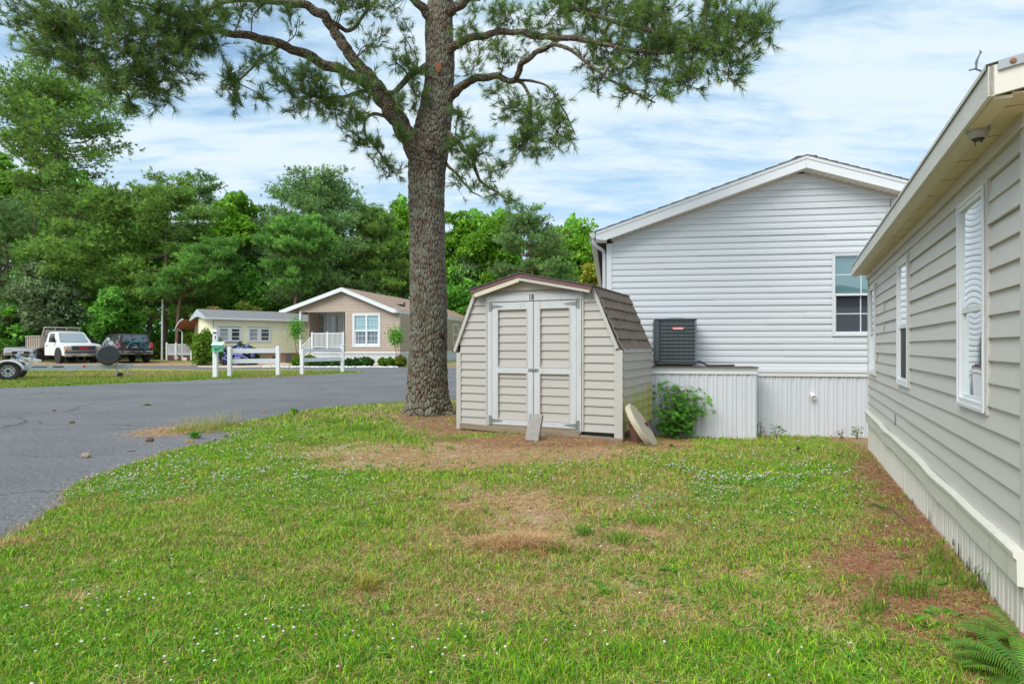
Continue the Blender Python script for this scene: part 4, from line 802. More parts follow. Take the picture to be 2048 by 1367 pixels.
for (a, b, rx, ry, d) in fol:
    c = np.array(P(a, b, d)); sx, sz = rx/F*d, ry/F*d; sy = .75*(sx+sz)*.8
    dist = np.linalg.norm(SKA[:, :3]-c, axis=1); ai = np.argsort(dist)[rt.integers(0, 6)]; A = SKA[ai, :3]
    # a bough from the limb to the mass
    mid = (A+c)/2+rt.normal(0, .06, 3)+np.array([0, 0, .06]); bc = catmull([A, mid, c], 5); r0_ = min(.016, .008+.006*np.linalg.norm(c-A))
    TW.tube([tuple(p-PO) for p in bc], list(np.linspace(r0_, .007, len(bc))), 5, cap=False)
    area = rx*ry; nt_ = max(4, int(area/(95 if (600 < a < 1170 and b > 95) else 165))); 
    if b < -60: nt_ = max(3, nt_//2)
    for i in range(nt_):
        v = rt.normal(size=3); v /= np.linalg.norm(v); t = c+v*np.array([sx, sy, sz])*rt.uniform(.35, .95)
        st = bc[rt.integers(2, len(bc))]; dr = t-st; L_ = np.linalg.norm(dr); dr /= L_+1e-6
        m1 = st+dr*L_*.5+rt.normal(0, .05, 3)-np.array([0, 0, .04]); tw = catmull([st, m1, t], 4)
        TW.tube([tuple(p-PO) for p in tw], list(np.linspace(.006, .0028, len(tw))), 3, cap=False)
        e_ = tw[-1]-tw[-3]; e_ /= np.linalg.norm(e_)+1e-6
        TIP.append(t); TDIR.append(e_)
        for s in range(rt.integers(3, 6)):      # side shoots
            q0 = tw[rt.integers(2, len(tw))]; dv = e_*.5+rt.normal(0, .6, 3)+np.array([0, 0, .18]); dv /= np.linalg.norm(dv); q1 = q0+dv*rt.uniform(.08, .26)
            TW.tube([tuple(q0-PO), tuple(q1-PO)], [.0035, .002], 3, cap=False); TIP.append(q1); TDIR.append(dv)
tag(TW.build('twigs', m_twig, pine), kind='stuff')
TIP = np.array(TIP); TDIR = np.array(TDIR); nT = len(TIP); NN = 30
print('pine tufts', nT)
base_ = np.repeat(TIP, NN, 0); dr = np.repeat(TDIR, NN, 0); off = -np.abs(rt.random((nT*NN, 1)))**1.0*.11; base_ = base_+dr*off
rd = rt.normal(size=(nT*NN, 3)); rd -= dr*(rd*dr).sum(1, keepdims=True); rd /= np.linalg.norm(rd, axis=1, keepdims=True)
sp = rt.uniform(.35, 1.25, (nT*NN, 1)); nd = dr+rd*sp; nd[:, 2] += .12; nd /= np.linalg.norm(nd, axis=1, keepdims=True)
ln = rt.uniform(.10, .19, (nT*NN, 1))*np.repeat(rt.uniform(.75, 1.15, (nT, 1)), NN, 0); tip = base_+nd*ln; tip[:, 2] -= .012
sd = np.cross(nd, rt.normal(size=nd.shape)); sd /= np.linalg.norm(sd, axis=1, keepdims=True); wdt = .0038
V = np.stack([base_-sd*wdt, base_+sd*wdt, tip], 1).reshape(-1, 3)-PO
tone = np.repeat(rt.random((nT, 1)), NN, 0); c1 = np.array([.075, .155, .055]); c2 = np.array([.19, .33, .06]); c3 = np.array([.30, .36, .08])
colr = c1*(1-tone)+c2*tone; colr = np.where(rt.random((nT*NN, 1)) < .12, c3, colr)*rt.uniform(.75, 1.25, (nT*NN, 1))
m_needle = mat('pine_needles', (0, 0, 0), .55, attr='Col', trans=.4, spec=.3)
link('needles', np_mesh('needles', V, [np.arange(len(V)).reshape(-1, 3)], m_needle, colors=np.repeat(colr, 3, 0)), pine)
# small brown cones and candles
cn = MB()
for i in rt.choice(nT, 170, replace=False):
    p = TIP[i]-PO; cn.tube([tuple(p), tuple(p+TDIR[i]*.035), tuple(p+TDIR[i]*.06)], [.010, .013, .004], 5)
tag(cn.build('cones', mat('cone_brown', (.30, .12, .045), .8), pine), kind='stuff')
# ================================================================== BACKGROUND TREES
m_leaf = mat('leaves', (0, 0, 0), .6, attr='Col', trans=.4, spec=.25)
m_trunk = mat('far_bark', (.13, .09, .075), .95, (.20, .15, .125), 5, .5, stretch=(1, 1, .3), bump=.6, bscale=8)
m_trunkred = mat('reddish_bark', (.20, .105, .08), .95, (.27, .16, .12), 5, .5, stretch=(1, 1, .3), bump=.6, bscale=8)
def quads(C, size, r, cols, flat=.0, tri=False):
    """leaf-sized faces at points C"""
    n = len(C); a = r.normal(size=(n, 3)); a[:, 2] *= (1-flat); a /= np.linalg.norm(a, axis=1)[:, None]; b = np.cross(a, r.normal(size=(n, 3))); b /= np.linalg.norm(b, axis=1)[:, None]
    s = size*r.uniform(.55, 1.3, (n, 1)); V = np.stack([C-a*s, C-b*s*.55, C+a*s, C+b*s*.55], 1).reshape(-1, 3)
    return V, np.arange(4*n).reshape(-1, 4), np.repeat(cols, 4, 0)
def bursts(C, D, size, k, r, cols):
    n = len(C); c = np.repeat(C, k, 0); d = np.repeat(D, k, 0)+r.normal(0, .75, (n*k, 3)); d[:, 2] += .15; d /= np.linalg.norm(d, axis=1)[:, None]; b = np.cross(d, r.normal(size=d.shape)); b /= np.linalg.norm(b, axis=1)[:, None]
    s = size*r.uniform(.6, 1.2, (n*k, 1)); w = s*.11
    V = np.stack([c-b*w, c+b*w, c+d*s], 1).reshape(-1, 3); return V, np.arange(3*n*k).reshape(-1, 3), np.repeat(np.repeat(cols, k, 0), 3, 0)
def base_at(px, y): x = (px-CX)/F*y; return Vector((x, y, gz(x, y)))
def mixc(r, n, cols, w=None):
    cols = np.array(cols); k = r.random(n)*(len(cols)-1); i = np.floor(k).astype(int); f = (k-i)[:, None]; return cols[i]*(1-f)+cols[np.minimum(i+1, len(cols)-1)]*f
TREEG = 'trees of the wood behind the houses'
def broadleaf(px, top, bot, w, Y, cols, label, seed, n=9000, leaf=.2, name='broadleaf_tree', group=TREEG, dens=1.0, trunk_px=None, cat='tree', clumps=46, tips=None, flat=0, mt=None):
    r = np.random.default_rng(seed); o = base_at(px, Y); t = empty(name, o, 0, label, cat, group)
    zt, zb_ = P(px, top, Y).z-o.z, max(.05, P(px, bot, Y).z-o.z); W2 = w/F*Y/2; cz = zb_*.42+zt*.58; hz = (zt-zb_)/2
    cz = (zt+zb_)/2; C = []; K = []
    cl = []
    for i in range(clumps):
        v = r.normal(size=3); v /= np.linalg.norm(v); q = r.uniform(.25, .86); cr_ = r.uniform(.17, .30)*min(W2, hz)*1.15
        sh = 1-.28*max(0, v[2])
        c = np.array([v[0]*W2*q*sh, v[1]*W2*q*sh, cz+v[2]*hz*(q+.02)]); cl.append((c, cr_, r.random()))
    per = n//clumps; 
    for c, cr_, tn in cl:
        m = int(per*r.uniform(.6, 1.4)); v = r.normal(size=(m, 3)); v /= np.linalg.norm(v, axis=1)[:, None]; v[:, 2] = np.where(r.random(m) < .4, np.abs(v[:, 2]), v[:, 2])
        q = cr_*(r.uniform(.35, 1.08, m)**.7)[:, None]; pts = c+v*q*np.array([1.15, 1.15, .8]); C.append(pts)
        col = mixc(r, m, cols)*(.78+.44*tn); 
        if tips is not None:
            k = (v[:, 2] > .45) & (r.random(m) < tips[1]); col[k] = np.array(tips[0])*r.uniform(.8, 1.2, (k.sum(), 1))
        K.append(col*r.uniform(.8, 1.2, (m, 1)))
    V, Q, cc = quads(np.vstack(C), leaf, r, np.vstack(K), flat); link('crown', np_mesh('crown', V, [Q], m_leaf, colors=cc), t)
    tm = MB(); th = max(.06, zt*.016); lean = r.normal(0, .02)*zt
    tp = [(0, 0, -.2), (lean*.3, 0, zt*.3), (lean*.7, 0, zt*.55), (lean, 0, zt*.86)]; tm.tube(tp, [th*1.2, th, th*.7, th*.2], 7)
    for c, cr_, tn in cl[:16]:
        h = np.clip(c[2]*.62, zb_*.5, zt*.8); tm.tube([(lean*h/zt, 0, h), tuple((c+np.array([lean*h/zt, 0, h]))/2+np.array([0, 0, .15])), tuple(c)], [th*.35, th*.22, th*.08], 4, cap=False)
    tm.build('trunk', mt or m_trunk, t); return t
def conifer(px, top, bot, w, Y, cols, label, seed, n=2600, size=.30, trunk=None, group=TREEG, mt=None, levels=11, asym=0, shape='round', boughs=7, visible=None):
    r = np.random.default_rng(seed); o = base_at(trunk[0][0] if trunk else px, Y); t = empty('pine_tree', o, 0, label, 'tree', group); oo = np.array(o)
    zt, zb_ = P(px, top, Y).z, P(px, bot, Y).z; W2 = w/F*Y/2
    if trunk: tp = [np.array(P(a, b, Y)) for a, b in trunk]
    else: tp = [np.array(P(px+r.normal(0, 3), yy, Y)) for yy in np.linspace(735, top+8, 5)]
    tp[0][2] = -.2+oo[2]; tc_ = catmull(tp, 8); th = max(.1, (zt-oo[2])*.0135); rad = np.linspace(th*1.15, th*.12, len(tc_)); tm = MB(); tm.tube([tuple(p-oo) for p in tc_], list(rad), 8)
    C = []; D = []; K = []
    for lv in range(levels):
        f = (lv+.5)/levels; z = zb_+(zt-zb_)*f; i = np.argmin(np.abs(tc_[:, 2]-z)); A = tc_[i]
        prof = {'round': math.sqrt(max(.05, 1-(2*f-.75)**2/1.6)) if f < .9 else .45, 'cone': 1.02-f*.9, 'top': (.35+.9*f) if f < .6 else math.sqrt(max(.06, 1-((f-.55)/.5)**2))}[shape]
        nb = boughs; ph = r.random()*6.28
        for k in range(nb):
            a = ph+k*6.283/nb+r.normal(0, .25); L_ = W2*prof*r.uniform(.65, 1.1)*(1+asym*math.cos(a)); drp = (.16+.5*max(0, f-.75) if f > .5 else -.02)+r.normal(0, .1)
            e_ = A+np.array([math.cos(a)*L_, math.sin(a)*L_*.9, L_*drp+.2]); mid = (A+e_)/2+np.array([0, 0, -.10*L_]); bc = catmull([A, mid, e_], 5)
            tm.tube([tuple(p-oo) for p in bc], list(np.linspace(rad[i]*.38+.015, .014, len(bc))), 4, cap=False)
            m = max(8, int(1.3*n*L_*L_/(W2*W2)/levels/nb*1.5)); tn = r.random(); u = 1-np.abs(r.normal(0, .28, m)); u = np.clip(u, .25, 1.0); ii = (u*(len(bc)-1)).astype(int); q = bc[ii]
            spd = (.10+.115*L_)*(.5+.5*u)[:, None]; ofs = r.normal(size=(m, 3))*spd*np.array([.9, .9, .38]); C.append(q+ofs+np.array([0, 0, .1])); dv = ofs*.7; dv[:, 2] += .28; dv[:, :2] += (e_-A)[:2]/L_*.25; D.append(dv/np.linalg.norm(dv, axis=1)[:, None])
            K.append(mixc(r, m, cols)*(.72+.55*tn)*r.uniform(.8, 1.25, (m, 1)))
    m = n//9; q = r.normal(size=(m, 3)); q *= (r.random((m, 1))**.4)/np.linalg.norm(q, axis=1)[:, None]; q = q*np.array([W2*.45, W2*.45, (zt-zb_)*.10])+tc_[-2]-np.array([0, 0, (zt-zb_)*.05]); C.append(q); dv = r.normal(size=(m, 3))*.6; dv[:, 2] += .6; D.append(dv/np.linalg.norm(dv, axis=1)[:, None]); K.append(mixc(r, m, cols)*r.uniform(.6, 1.3, (m, 1)))
    C = np.vstack(C); D = np.vstack(D); K = np.vstack(K)
    V, T_, cc = bursts(C-oo, D, size, 8, r, K); link('crown', np_mesh('crown', V, [T_], m_leaf, colors=cc), t)
    tm.build('trunk', mt or m_trunk, t); return t
GB = [(0.101, 0.246, 0.022), (0.179, 0.392, 0.028), (0.28, 0.515, 0.039)]
GM = [(0.088, 0.237, 0.037), (0.15, 0.4, 0.05), (0.237, 0.525, 0.069)]
GO = [(0.12, 0.192, 0.084), (0.204, 0.3, 0.132), (0.3, 0.384, 0.192)]
PB = [(0.117, 0.215, 0.085), (0.195, 0.338, 0.117), (0.312, 0.481, 0.143)]
PG = [(0.122, 0.232, 0.061), (0.22, 0.39, 0.073), (0.366, 0.537, 0.11)]
Pl = [(0.1, 0.237, 0.062), (0.175, 0.388, 0.075), (0.3, 0.55, 0.1)]
conifer(128, 150, 445, 300, 52, PG, 'tallest background pine, at the left, with open crown and ivy on its lower trunk', 1, n=9500, trunk=[(97, 740), (104, 600), (112, 480), (118, 380), (115, 260), (118, 165)], levels=12, shape='top', boughs=8, size=.34)
conifer(40, 175, 340, 130, 56, PG, 'slim pine with a bare leaning trunk at the far left, behind the tallest one', 2, n=2400, trunk=[(62, 740), (66, 560), (70, 430), (80, 330), (60, 200)], levels=8, shape='top')
broadleaf(2, 280, 520, 130, 58, GB, 'bright green broadleaf tree cut by the left edge of the picture', 3, n=8000)
conifer(10, 400, 690, 240, 49, PB, 'dense dark low pine filling the left edge behind the silver car', 4, n=4800, levels=10, shape='round', boughs=8)
conifer(225, 380, 600, 230, 50, PG, 'spreading pine boughs right of the tallest pine at the left', 5, n=7500, trunk=[(112, 740), (125, 640), (130, 500), (165, 420), (235, 385)], levels=10, asym=.3, boughs=8)
broadleaf(92, 515, 700, 150, 47.5, GO, 'greyish olive broadleaf tree behind the white dump truck', 6, n=10000, leaf=.16, clumps=60)
broadleaf(238, 575, 695, 120, 47.5, GM, 'low rounded green tree behind the black suv', 7, n=8000, leaf=.16, clumps=40)
broadleaf(165, 640, 712, 90, 48.5, GM, 'small green shrub right behind the truck rack', 8, n=3500, leaf=.15, clumps=20)
broadleaf(30, 590, 712, 150, 47.5, GM, 'dark undergrowth tree at the left edge above the silver car', 9, n=6000, leaf=.17, clumps=36)
broadleaf(215, 430, 640, 190, 60, GB, 'sunlit yellow-green broadleaf tree glimpsed behind the left pines', 10, n=9000)
broadleaf(300, 410, 600, 120, 62, GB, 'green tree filling the gap left of the forked pine', 11, n=6500)
# centre left
conifer(342, 358, 640, 210, 51, PG, 'broad pine with a dark straight trunk above the flagpole', 12, n=9500, trunk=[(330, 740), (332, 600), (333, 480), (340, 370)], levels=12, boughs=8)
conifer(425, 480, 600, 150, 48, Pl, 'low pine with a curving reddish limb over the yellow house', 13, n=4200, trunk=[(352, 740), (360, 600), (385, 570), (425, 525), (440, 495)], levels=7, mt=m_trunkred, boughs=8)
conifer(403, 355, 520, 100, 62, PB, 'grey-green pine top behind the bright broadleaf tree', 14, n=2600, levels=7, shape='top')
broadleaf(470, 368, 600, 150, 58, GB, 'tall bright green broadleaf tree between the two largest centre pines', 15, n=11000, clumps=60)
broadleaf(500, 520, 690, 170, 56, GM, 'dark green broadleaf tree low behind the yellow house roof', 16, n=8000)
conifer(640, 348, 640, 250, 55, PB, 'massive rounded blue-green pine behind the beige house', 17, n=15000, levels=13, boughs=9, shape='round', trunk=[(655, 740), (652, 600), (645, 450), (640, 362)])
conifer(590, 445, 600, 150, 47.5, Pl, 'smaller pine with a bare reddish trunk left of the beige house gable', 18, n=6000, trunk=[(590, 740), (590, 620), (593, 540), (592, 455)], mt=m_trunkred, levels=8, shape='top')
conifer(540, 420, 640, 110, 58, PB, 'narrow dark pine left of the massive rounded pine', 19, n=3200, levels=10)
conifer(752, 425, 650, 150, 56, PG, 'pine with drooping yellowish boughs just left of the big trunk', 20, n=7500, levels=11, shape='round')
broadleaf(805, 385, 600, 130, 62, GB, 'bright broadleaf tree partly hidden by the big trunk', 21, n=7500)
broadleaf(735, 402, 520, 60, 64, GB, 'small bright green treetop behind the drooping pine', 22, n=3000)
broadleaf(700, 600, 735, 130, 57, GM, 'dark shrubby tree behind the beige house roof', 23, n=4000)
# right of the big trunk
broadleaf(915, 372, 640, 110, 60, GB, 'tall bright broadleaf tree just right of the big trunk', 24, n=8500)
broadleaf(990, 408, 600, 150, 58, GB, 'wide bright green broadleaf tree above the shed peak', 25, n=10000, clumps=56)
broadleaf(960, 465, 640, 150, 60, GO, 'greyish green broadleaf tree above the left side of the shed roof', 26, n=11000, leaf=.16, clumps=60)
broadleaf(925, 520, 700, 140, 58, GM, 'dense dark green tree between the big trunk and the shed roof', 27, n=11000, leaf=.15, clumps=60)
conifer(1062, 415, 640, 160, 53, PB, 'dull grey-green pine with a brown trunk above the shed peak', 28, n=5200, trunk=[(1066, 740), (1066, 600), (1062, 500), (1050, 425)], levels=10, mt=m_trunkred)
broadleaf(1135, 418, 640, 150, 58, GB, 'bright green broadleaf tree left of the white house eave', 29, n=10000, clumps=56)
broadleaf(1105, 470, 700, 130, 57, [(.09, .22, .02), (.14, .30, .02), (.2, .38, .03)], 'fresh yellow-green broadleaf tree behind the right side of the shed roof', 30, n=8000)
broadleaf(1175, 440, 700, 90, 60, GM, 'dark green tree tucked under the white house eave', 31, n=6000)
broadleaf(1185, 515, 700, 110, 30, [(.20, .27, .02), (.33, .36, .03), (.36, .28, .05)], 'yellow-green shrub between the shed roof and the white house downspout', 32, n=7000, leaf=.10, clumps=50, name='shrub', group=None, cat='shrub')
broadleaf(1253, 424, 600, 34, 40, [(.22, .16, .02), (.30, .22, .04), (.15, .2, .03)], 'orange-tipped treetop peeping over the white house roof', 33, n=900, leaf=.14, clumps=14, name='broadleaf_tree', group=None)
# crape myrtles behind the yellow house
for i, (px, top, w) in enumerate(((395, 612, 70), (445, 596, 80), (500, 592, 90))):
    broadleaf(px, top, 725, w, 46.2-.3*i, [(.08, .16, .02), (.14, .26, .025), (.2, .3, .04)], ('leftmost', 'middle', 'rightmost')[i]+' of the orange-tipped shrubs behind the yellow house roof', 40+i, n=3600, leaf=.13, clumps=30, tips=((.38, .20, .09), .35 if i else .12), name='shrub', group='orange-tipped shrubs behind the yellow house', cat='shrub')
# the wood behind as one mass
r = np.random.default_rng(77); n = 95000; px = r.uniform(-500, 1500, n); Yw = r.uniform(66, 84, n)
topy = np.interp(px, [-500, 0, 120, 300, 420, 560, 700, 860, 1000, 1180, 1250, 1500], [250, 330, 330, 430, 440, 470, 450, 450, 455, 500, 560, 600])+38*np.sin(px/27)+24*np.sin(px/11+1)
u = r.random(n)**.75; zt = EYE-(topy-HY)/F*Yw; z = .3+(zt-.3)*u; ct = fnoise(px/22, z, 1, 3)
C = np.stack([(px-CX)/F*Yw, Yw, z], 1); keep = ct > .36; C = C[keep]; K = mixc(r, keep.sum(), GM)*(.55+.9*ct[keep])[:, None]
V, Q, cc = quads(C, .42, r, K); tag(link('woods', np_mesh('woods', V, [Q], m_leaf, colors=cc)), 'deep green wood closing the view behind all the separate trees', 'wood', kind='stuff')
# undergrowth in front of the wood, and its shady floor
n = 30000; px = r.uniform(-300, 1300, n); Yw = r.uniform(54, 64, n); z = gza(0*Yw, Yw)+r.random(n)*(1.4+2.6*vnoise(px/40, 0*px, 1, 8)); C = np.stack([(px-CX)/F*Yw, Yw, z], 1)
V, Q, cc = quads(C, .3, r, mixc(r, n, GM)*.8); tag(link('undergrowth', np_mesh('undergrowth', V, [Q], m_leaf, colors=cc)), 'dark undergrowth along the foot of the wood', 'undergrowth', kind='stuff')
# ================================================================== BEIGE HOUSE
m_beige = mat('beige_vinyl', (.40, .315, .245), .5, (.44, .35, .275), 2, .6); m_beige_d = MATS['beige_vinyl']
BHO = (P(799, 693, 38).x, 38, gz(0, 38)-.02); BH = Frame(BHO, 14); bh_ = empty('beige_house', BHO, -R(14), 'beige sided gable house with recessed porch and white skirting across the road', 'house')
X = lambda px, off=0: BH.x(px, off); Zp = lambda px, py, off=0: BH.z(px, py, off)
xl, xr = X(601), 0.0; z_sk = Zp(700, 703.5); zeL = Zp(590, 620); pk = BH.at(688, 575); e_l = BH.at(568, 620); e_r = BH.at(795, 619.5)
pxl, pxr = xl, X(691); zc_ = Zp(640, 623); zd = Zp(650, 697)
def blim(z):
    if z < e_l[1]: return xl, xr
    return max(xl, e_l[0]+(pk[0]-e_l[0])*(z-e_l[1]+.12)/(pk[1]-e_l[1])), min(xr, e_r[0]+(pk[0]-e_r[0])*(z-e_r[1]+.12)/(pk[1]-e_r[1]))
wx = (X(706), X(761), Zp(730, 693.5), Zp(730, 627))
siding(xl, xr, z_sk, pk[1]-.1, .142, .036, holes=[(pxl-1, pxr, zd-5, zc_), wx], lim=blim).build('siding', m_beige, bh_)
MB().box(pxr, pxr+.12, -.03, .05, z_sk, zc_).box(xl, pxr+.12, -.035, .1, zc_, zc_+.07).build('porch_trim', mat('beige_trim', (.50, .43, .35), .5), bh_)
# porch recess
MB().box(xl, pxr, 2.3, 2.4, z_sk, zc_).box(xl-.02, xl+.08, 0.9, 2.3, z_sk, zc_).box(pxr, pxr+.08, .0, 2.3, z_sk, zc_).build('porch_wall', m_beige, bh_)
MB().box(xl, pxr, .0, 2.3, zc_+.02, zc_+.06).build('porch_ceiling', m_trim_w, bh_); MB().box(xl, pxr, -.02, 2.3, zd-.1, zd).build('porch_floor', mat('porch_boards', (.4, .38, .36), .8), bh_)
MB().box(xl-.02, xl+.12, -.12, .0, -.1, zc_+.06).build('porch_post', m_trim_w, bh_)
d0 = X(627, 2.28); d1 = X(686, 2.28); dzt_ = Zp(650, 626, 2.28); dm_ = (d0+d1)/2; fr_ = MB()
fr_.box(d0-.12, d1+.12, 2.24, 2.3, zd, dzt_+.1); dd_ = fr_.build('double_door', m_trim_w, bh_)
m_lace = glass('lace_glass', (.17, .20, .17), .10, .05)
for a, b in ((d0, dm_-.06), (dm_+.06, d1)):
    l_ = MB().box(a+.02, b-.02, 2.2, 2.24, zd, dzt_).build('door_leaf', m_door, dd_); w_ = (b-a)*.2
for a, b in ((d0, dm_-.06), (dm_+.06, d1)):
    w_ = (b-a)*.22; MB().box(a+w_, b-w_, 2.19, 2.2, zd+.35, dzt_-.2).build('door_glass', m_lace, dd_); g = MB()
    for i in range(1, 3): xx = a+w_+(b-a-2*w_)*i/3; g.box(xx-.008, xx+.008, 2.182, 2.19, zd+.35, dzt_-.2)
    for i in range(1, 5): zz_ = zd+.35+(dzt_-.2-zd-.35)*i/5; g.box(a+w_, b-w_, 2.183, 2.19, zz_-.008, zz_+.008)
    g.build('glazing_bar', m_trim_w, dd_)
# railing and stairs
rl = MB(); ra, rb = X(626), X(688); zr0, zr1 = Zp(650, 695), Zp(650, 665.5)
rl.box(ra, rb, -.1, -.04, zr1-.07, zr1).box(ra, rb, -.1, -.04, zr0, zr0+.05)
for i in range(25): xx = ra+.05+(rb-ra-.1)*i/24; rl.box(xx-.02, xx+.02, -.09, -.05, zr0, zr1-.06)
for xx in (ra, (ra+rb)/2, rb): rl.box(xx-.06, xx+.06, -.13, -.01, zr0-.08, zr1+.06)
rl.build('porch_railing', m_trim_w, bh_)
st = MB(); sa, sb = X(601), ra; zs0, zs1 = Zp(601, 719), zr0
for t_ in (0, .88): st.bar((sa, -.07, zs0-.1+t_*.95), (sb, -.07, zs1-.1+t_*.95), .06, .06)
for i in range(11): f = i/10; xx = sa+(sb-sa)*f; zz_ = zs0+(zs1-zs0)*f; st.box(xx-.018, xx+.018, -.085, -.055, zz_-.1, zz_+.75)
st.build('stair_railing', m_trim_w, bh_)
ss = MB()
for i in range(6): f = i/6; ss.box(sa+(sb-sa)*f, sa+(sb-sa)*(f+1/6)+.05, -.05, .85, -.1, zd*(i+1)/6.2)
ss.build('stairs', m_trim_w, bh_)
# skirting, windows, roof
ribs(X(620), xr, -.3, z_sk-.1, .25, .02, y=-.0).build('skirting', m_skirt_w, bh_); MB().box(X(620), xr+.03, -.05, .0, z_sk-.1, z_sk).build('skirt_board', m_trim_w, bh_)
m_g1 = glass('blue_curtain_glass', (.22, .42, .46), .12, .04); m_g2 = glass('dim_glass', (.10, .14, .18), .10, .04)
window(bh_, *wx, .13, .05, m_trim_w, m_g1, m_g2, rail=.49, inset=.06)
x_m = (wx[0]+wx[1])/2; mm = MB().box(x_m-.06, x_m+.06, -.04, .03, wx[2]+.1, wx[3]-.1)
for i in (1, 2):
    for q_ in (wx[0]+.13+(x_m-.06-wx[0]-.13)*i/3, x_m+.06+(x_m-.06-wx[0]-.13)*i/3): mm.box(q_-.01, q_+.01, 0, .012, wx[2]+.14, wx[3]-.13)
for f in (.17, .33, .66, .83): zz_ = wx[2]+(wx[3]-wx[2])*f; mm.box(wx[0]+.13, wx[1]-.13, 0, .012, zz_-.01, zz_+.01)
mm.build('mullion', m_trim_w, bh_)
LEN = 16
sw = siding(0, LEN, z_sk, e_r[1], .142, .036, holes=[(11.4, 12.35, 1.45, 2.9)]).build('side_siding', m_beige, bh_); sw.rotation_euler = (0, 0, R(90)); sw.location = (xr, 0, 0)
wf = empty('side_wall', (0, 0, 0)); wf.parent = bh_; wf.location = (xr, 0, 0); wf.rotation_euler = (0, 0, R(90))
def yat(px):           # distance along the side wall from a pixel
    u = (px-CX)/F; o = BH.o; return (u*o.y-o.x)/(BH.n.x-u*BH.n.y)
ya, yb = yat(905), yat(917); 
window(wf, ya, yb, 1.35, 2.95, .1, .05, m_trim_w, m_g1, m_g2, inset=.03)
rb_ = ribs(0, LEN, -.3, z_sk-.1, .25, .02).build('skirting', m_skirt_w, wf); MB().box(0, LEN, -.05, 0, z_sk-.1, z_sk).build('skirt_board', m_trim_w, wf)
MB().box(-.02, .12, -.03, .02, z_sk, e_r[1]).build('corner_trim', MATS['beige_trim'], wf)
MB().box(xl, xr-.05, LEN-.1, LEN, -.3, e_l[1]).box(xl, xl+.1, 2.4, LEN, -.3, e_l[1]).build('wall', m_beige, bh_)
oy = -.35; rf = MB(); t = .05
rf.add([(e_l[0], oy, e_l[1]), (pk[0], oy, pk[1]), (pk[0], LEN, pk[1]), (e_l[0], LEN, e_l[1]), (e_r[0]+.15, oy, e_r[1]-.02), (e_r[0]+.15, LEN, e_r[1]-.02), (e_l[0], oy, e_l[1]-.04), (e_r[0]+.15, oy, e_r[1]-.06)], [(0, 1, 2, 3), (1, 4, 5, 2)]); rf.build('roof', m_shinglebrown, bh_)
ff = MB(); hF = .24
ff.prism([(e_l[0], e_l[1]-.01), (pk[0], pk[1]-.01), (pk[0], pk[1]-hF-.02), (e_l[0]+.35, e_l[1]-.16), (e_l[0], e_l[1]-.16)], oy, oy+.04).prism([(pk[0]+.003, pk[1]-.01), (e_r[0]+.14, e_r[1]-.03), (e_r[0]+.14, e_r[1]-.2), (e_r[0]-.2, e_r[1]-.18), (pk[0]+.003, pk[1]-hF-.02)], oy, oy+.04)
ff.box(e_r[0]+.02, e_r[0]+.17, oy, LEN, e_r[1]-.2, e_r[1]-.04).box(e_l[0]-.12, e_l[0]+.0, oy, LEN, e_l[1]-.16, e_l[1]-.02); ff.build('fascia', m_trim_w, bh_)
MB().prism([(e_l[0]+.1, e_l[1]-.1), (pk[0], pk[1]-.12), (e_r[0], e_r[1]-.1), (pk[0], pk[1]-.15)], oy+.04, .0).build('soffit', m_trim_w, bh_)
vx = yat(806); MB().box(-.25, .25, -.0, .5, 0, .18, ch=.05).tube([(.15, .8, 0), (.15, .8, .35)], .06, 8).build('roof_vent', m_black, bh_).location = (e_r[0]-1.2, 2.6, e_r[1]+.38)
# rear wing seen past the trunk: lower gutter line
MB().box(xr+.0, xr+.5, LEN-.4, LEN+2.2, -.3, e_r[1]-.1).build('rear_wing', m_beige, bh_)

# ================================================================== YELLOW HOUSE
YO = (P(427, 693, 40).x, 40, gz(0, 40)-.03); YH = Frame(YO, -39); yh = empty('yellow_house', YO, R(39), 'pale yellow mobile home with grey shingle roof and bay window across the road', 'house')
m_yel = mat('yellow_vinyl', (.80, .76, .55), .5, (.84, .80, .60), 2, .6)
Xy = lambda px: YH.x(px); zy = lambda px, py: YH.z(px, py)
xr = Xy(606)+3.0; zb_ = zy(450, 706); zt_ = zy(450, 636)
yw = [(Xy(436), Xy(482.5), zy(460, 683.5), zy(460, 654)), (Xy(495.5), Xy(541), zy(520, 683.5), zy(520, 655))]
siding(0, xr, zb_, zt_, .135, .034, holes=yw).build('siding', m_yel, yh)
m_yg = glass('yellow_house_glass', (.05, .055, .08), .06, .05); m_yc = glass('lace_curtain_glass', (.33, .34, .37), .08, .05)
for a, b, c, d in yw:
    fr_ = MB(); t_ = .12; mid = (a+b)/2; fr_.box(a, a+t_, -.06, .02, c, d).box(b-t_, b, -.06, .02, c, d).box(a+t_, b-t_, -.06, .02, c, c+t_).box(a+t_, b-t_, -.06, .02, d-t_, d).box(mid-t_, mid+t_, -.06, .02, c+t_, d-t_)
    w = fr_.build('window', m_trim_w, yh); MB().box(a+t_, mid-t_, .0, .01, c+t_, d-t_).build('pane', m_yc, w); MB().box(mid+t_, b-t_, .0, .01, c+t_, d-t_).build('pane', m_yg, w)
    ml = MB()
    for f in (.36, .68): zz_ = c+(d-c)*f; ml.box(a+t_, b-t_, -.02, -.001, zz_-.02, zz_+.02)
    ml.build('sash_bar', m_trim_w, w)
m_brk = mat('skirt_brick', (.34, .19, .12), .9, (.45, .28, .19), 8, .5)
MB().box(0, xr, .02, .1, -.2, zb_).build('foundation', m_brk, yh); vt = MB(); a, b = Xy(517), Xy(540)
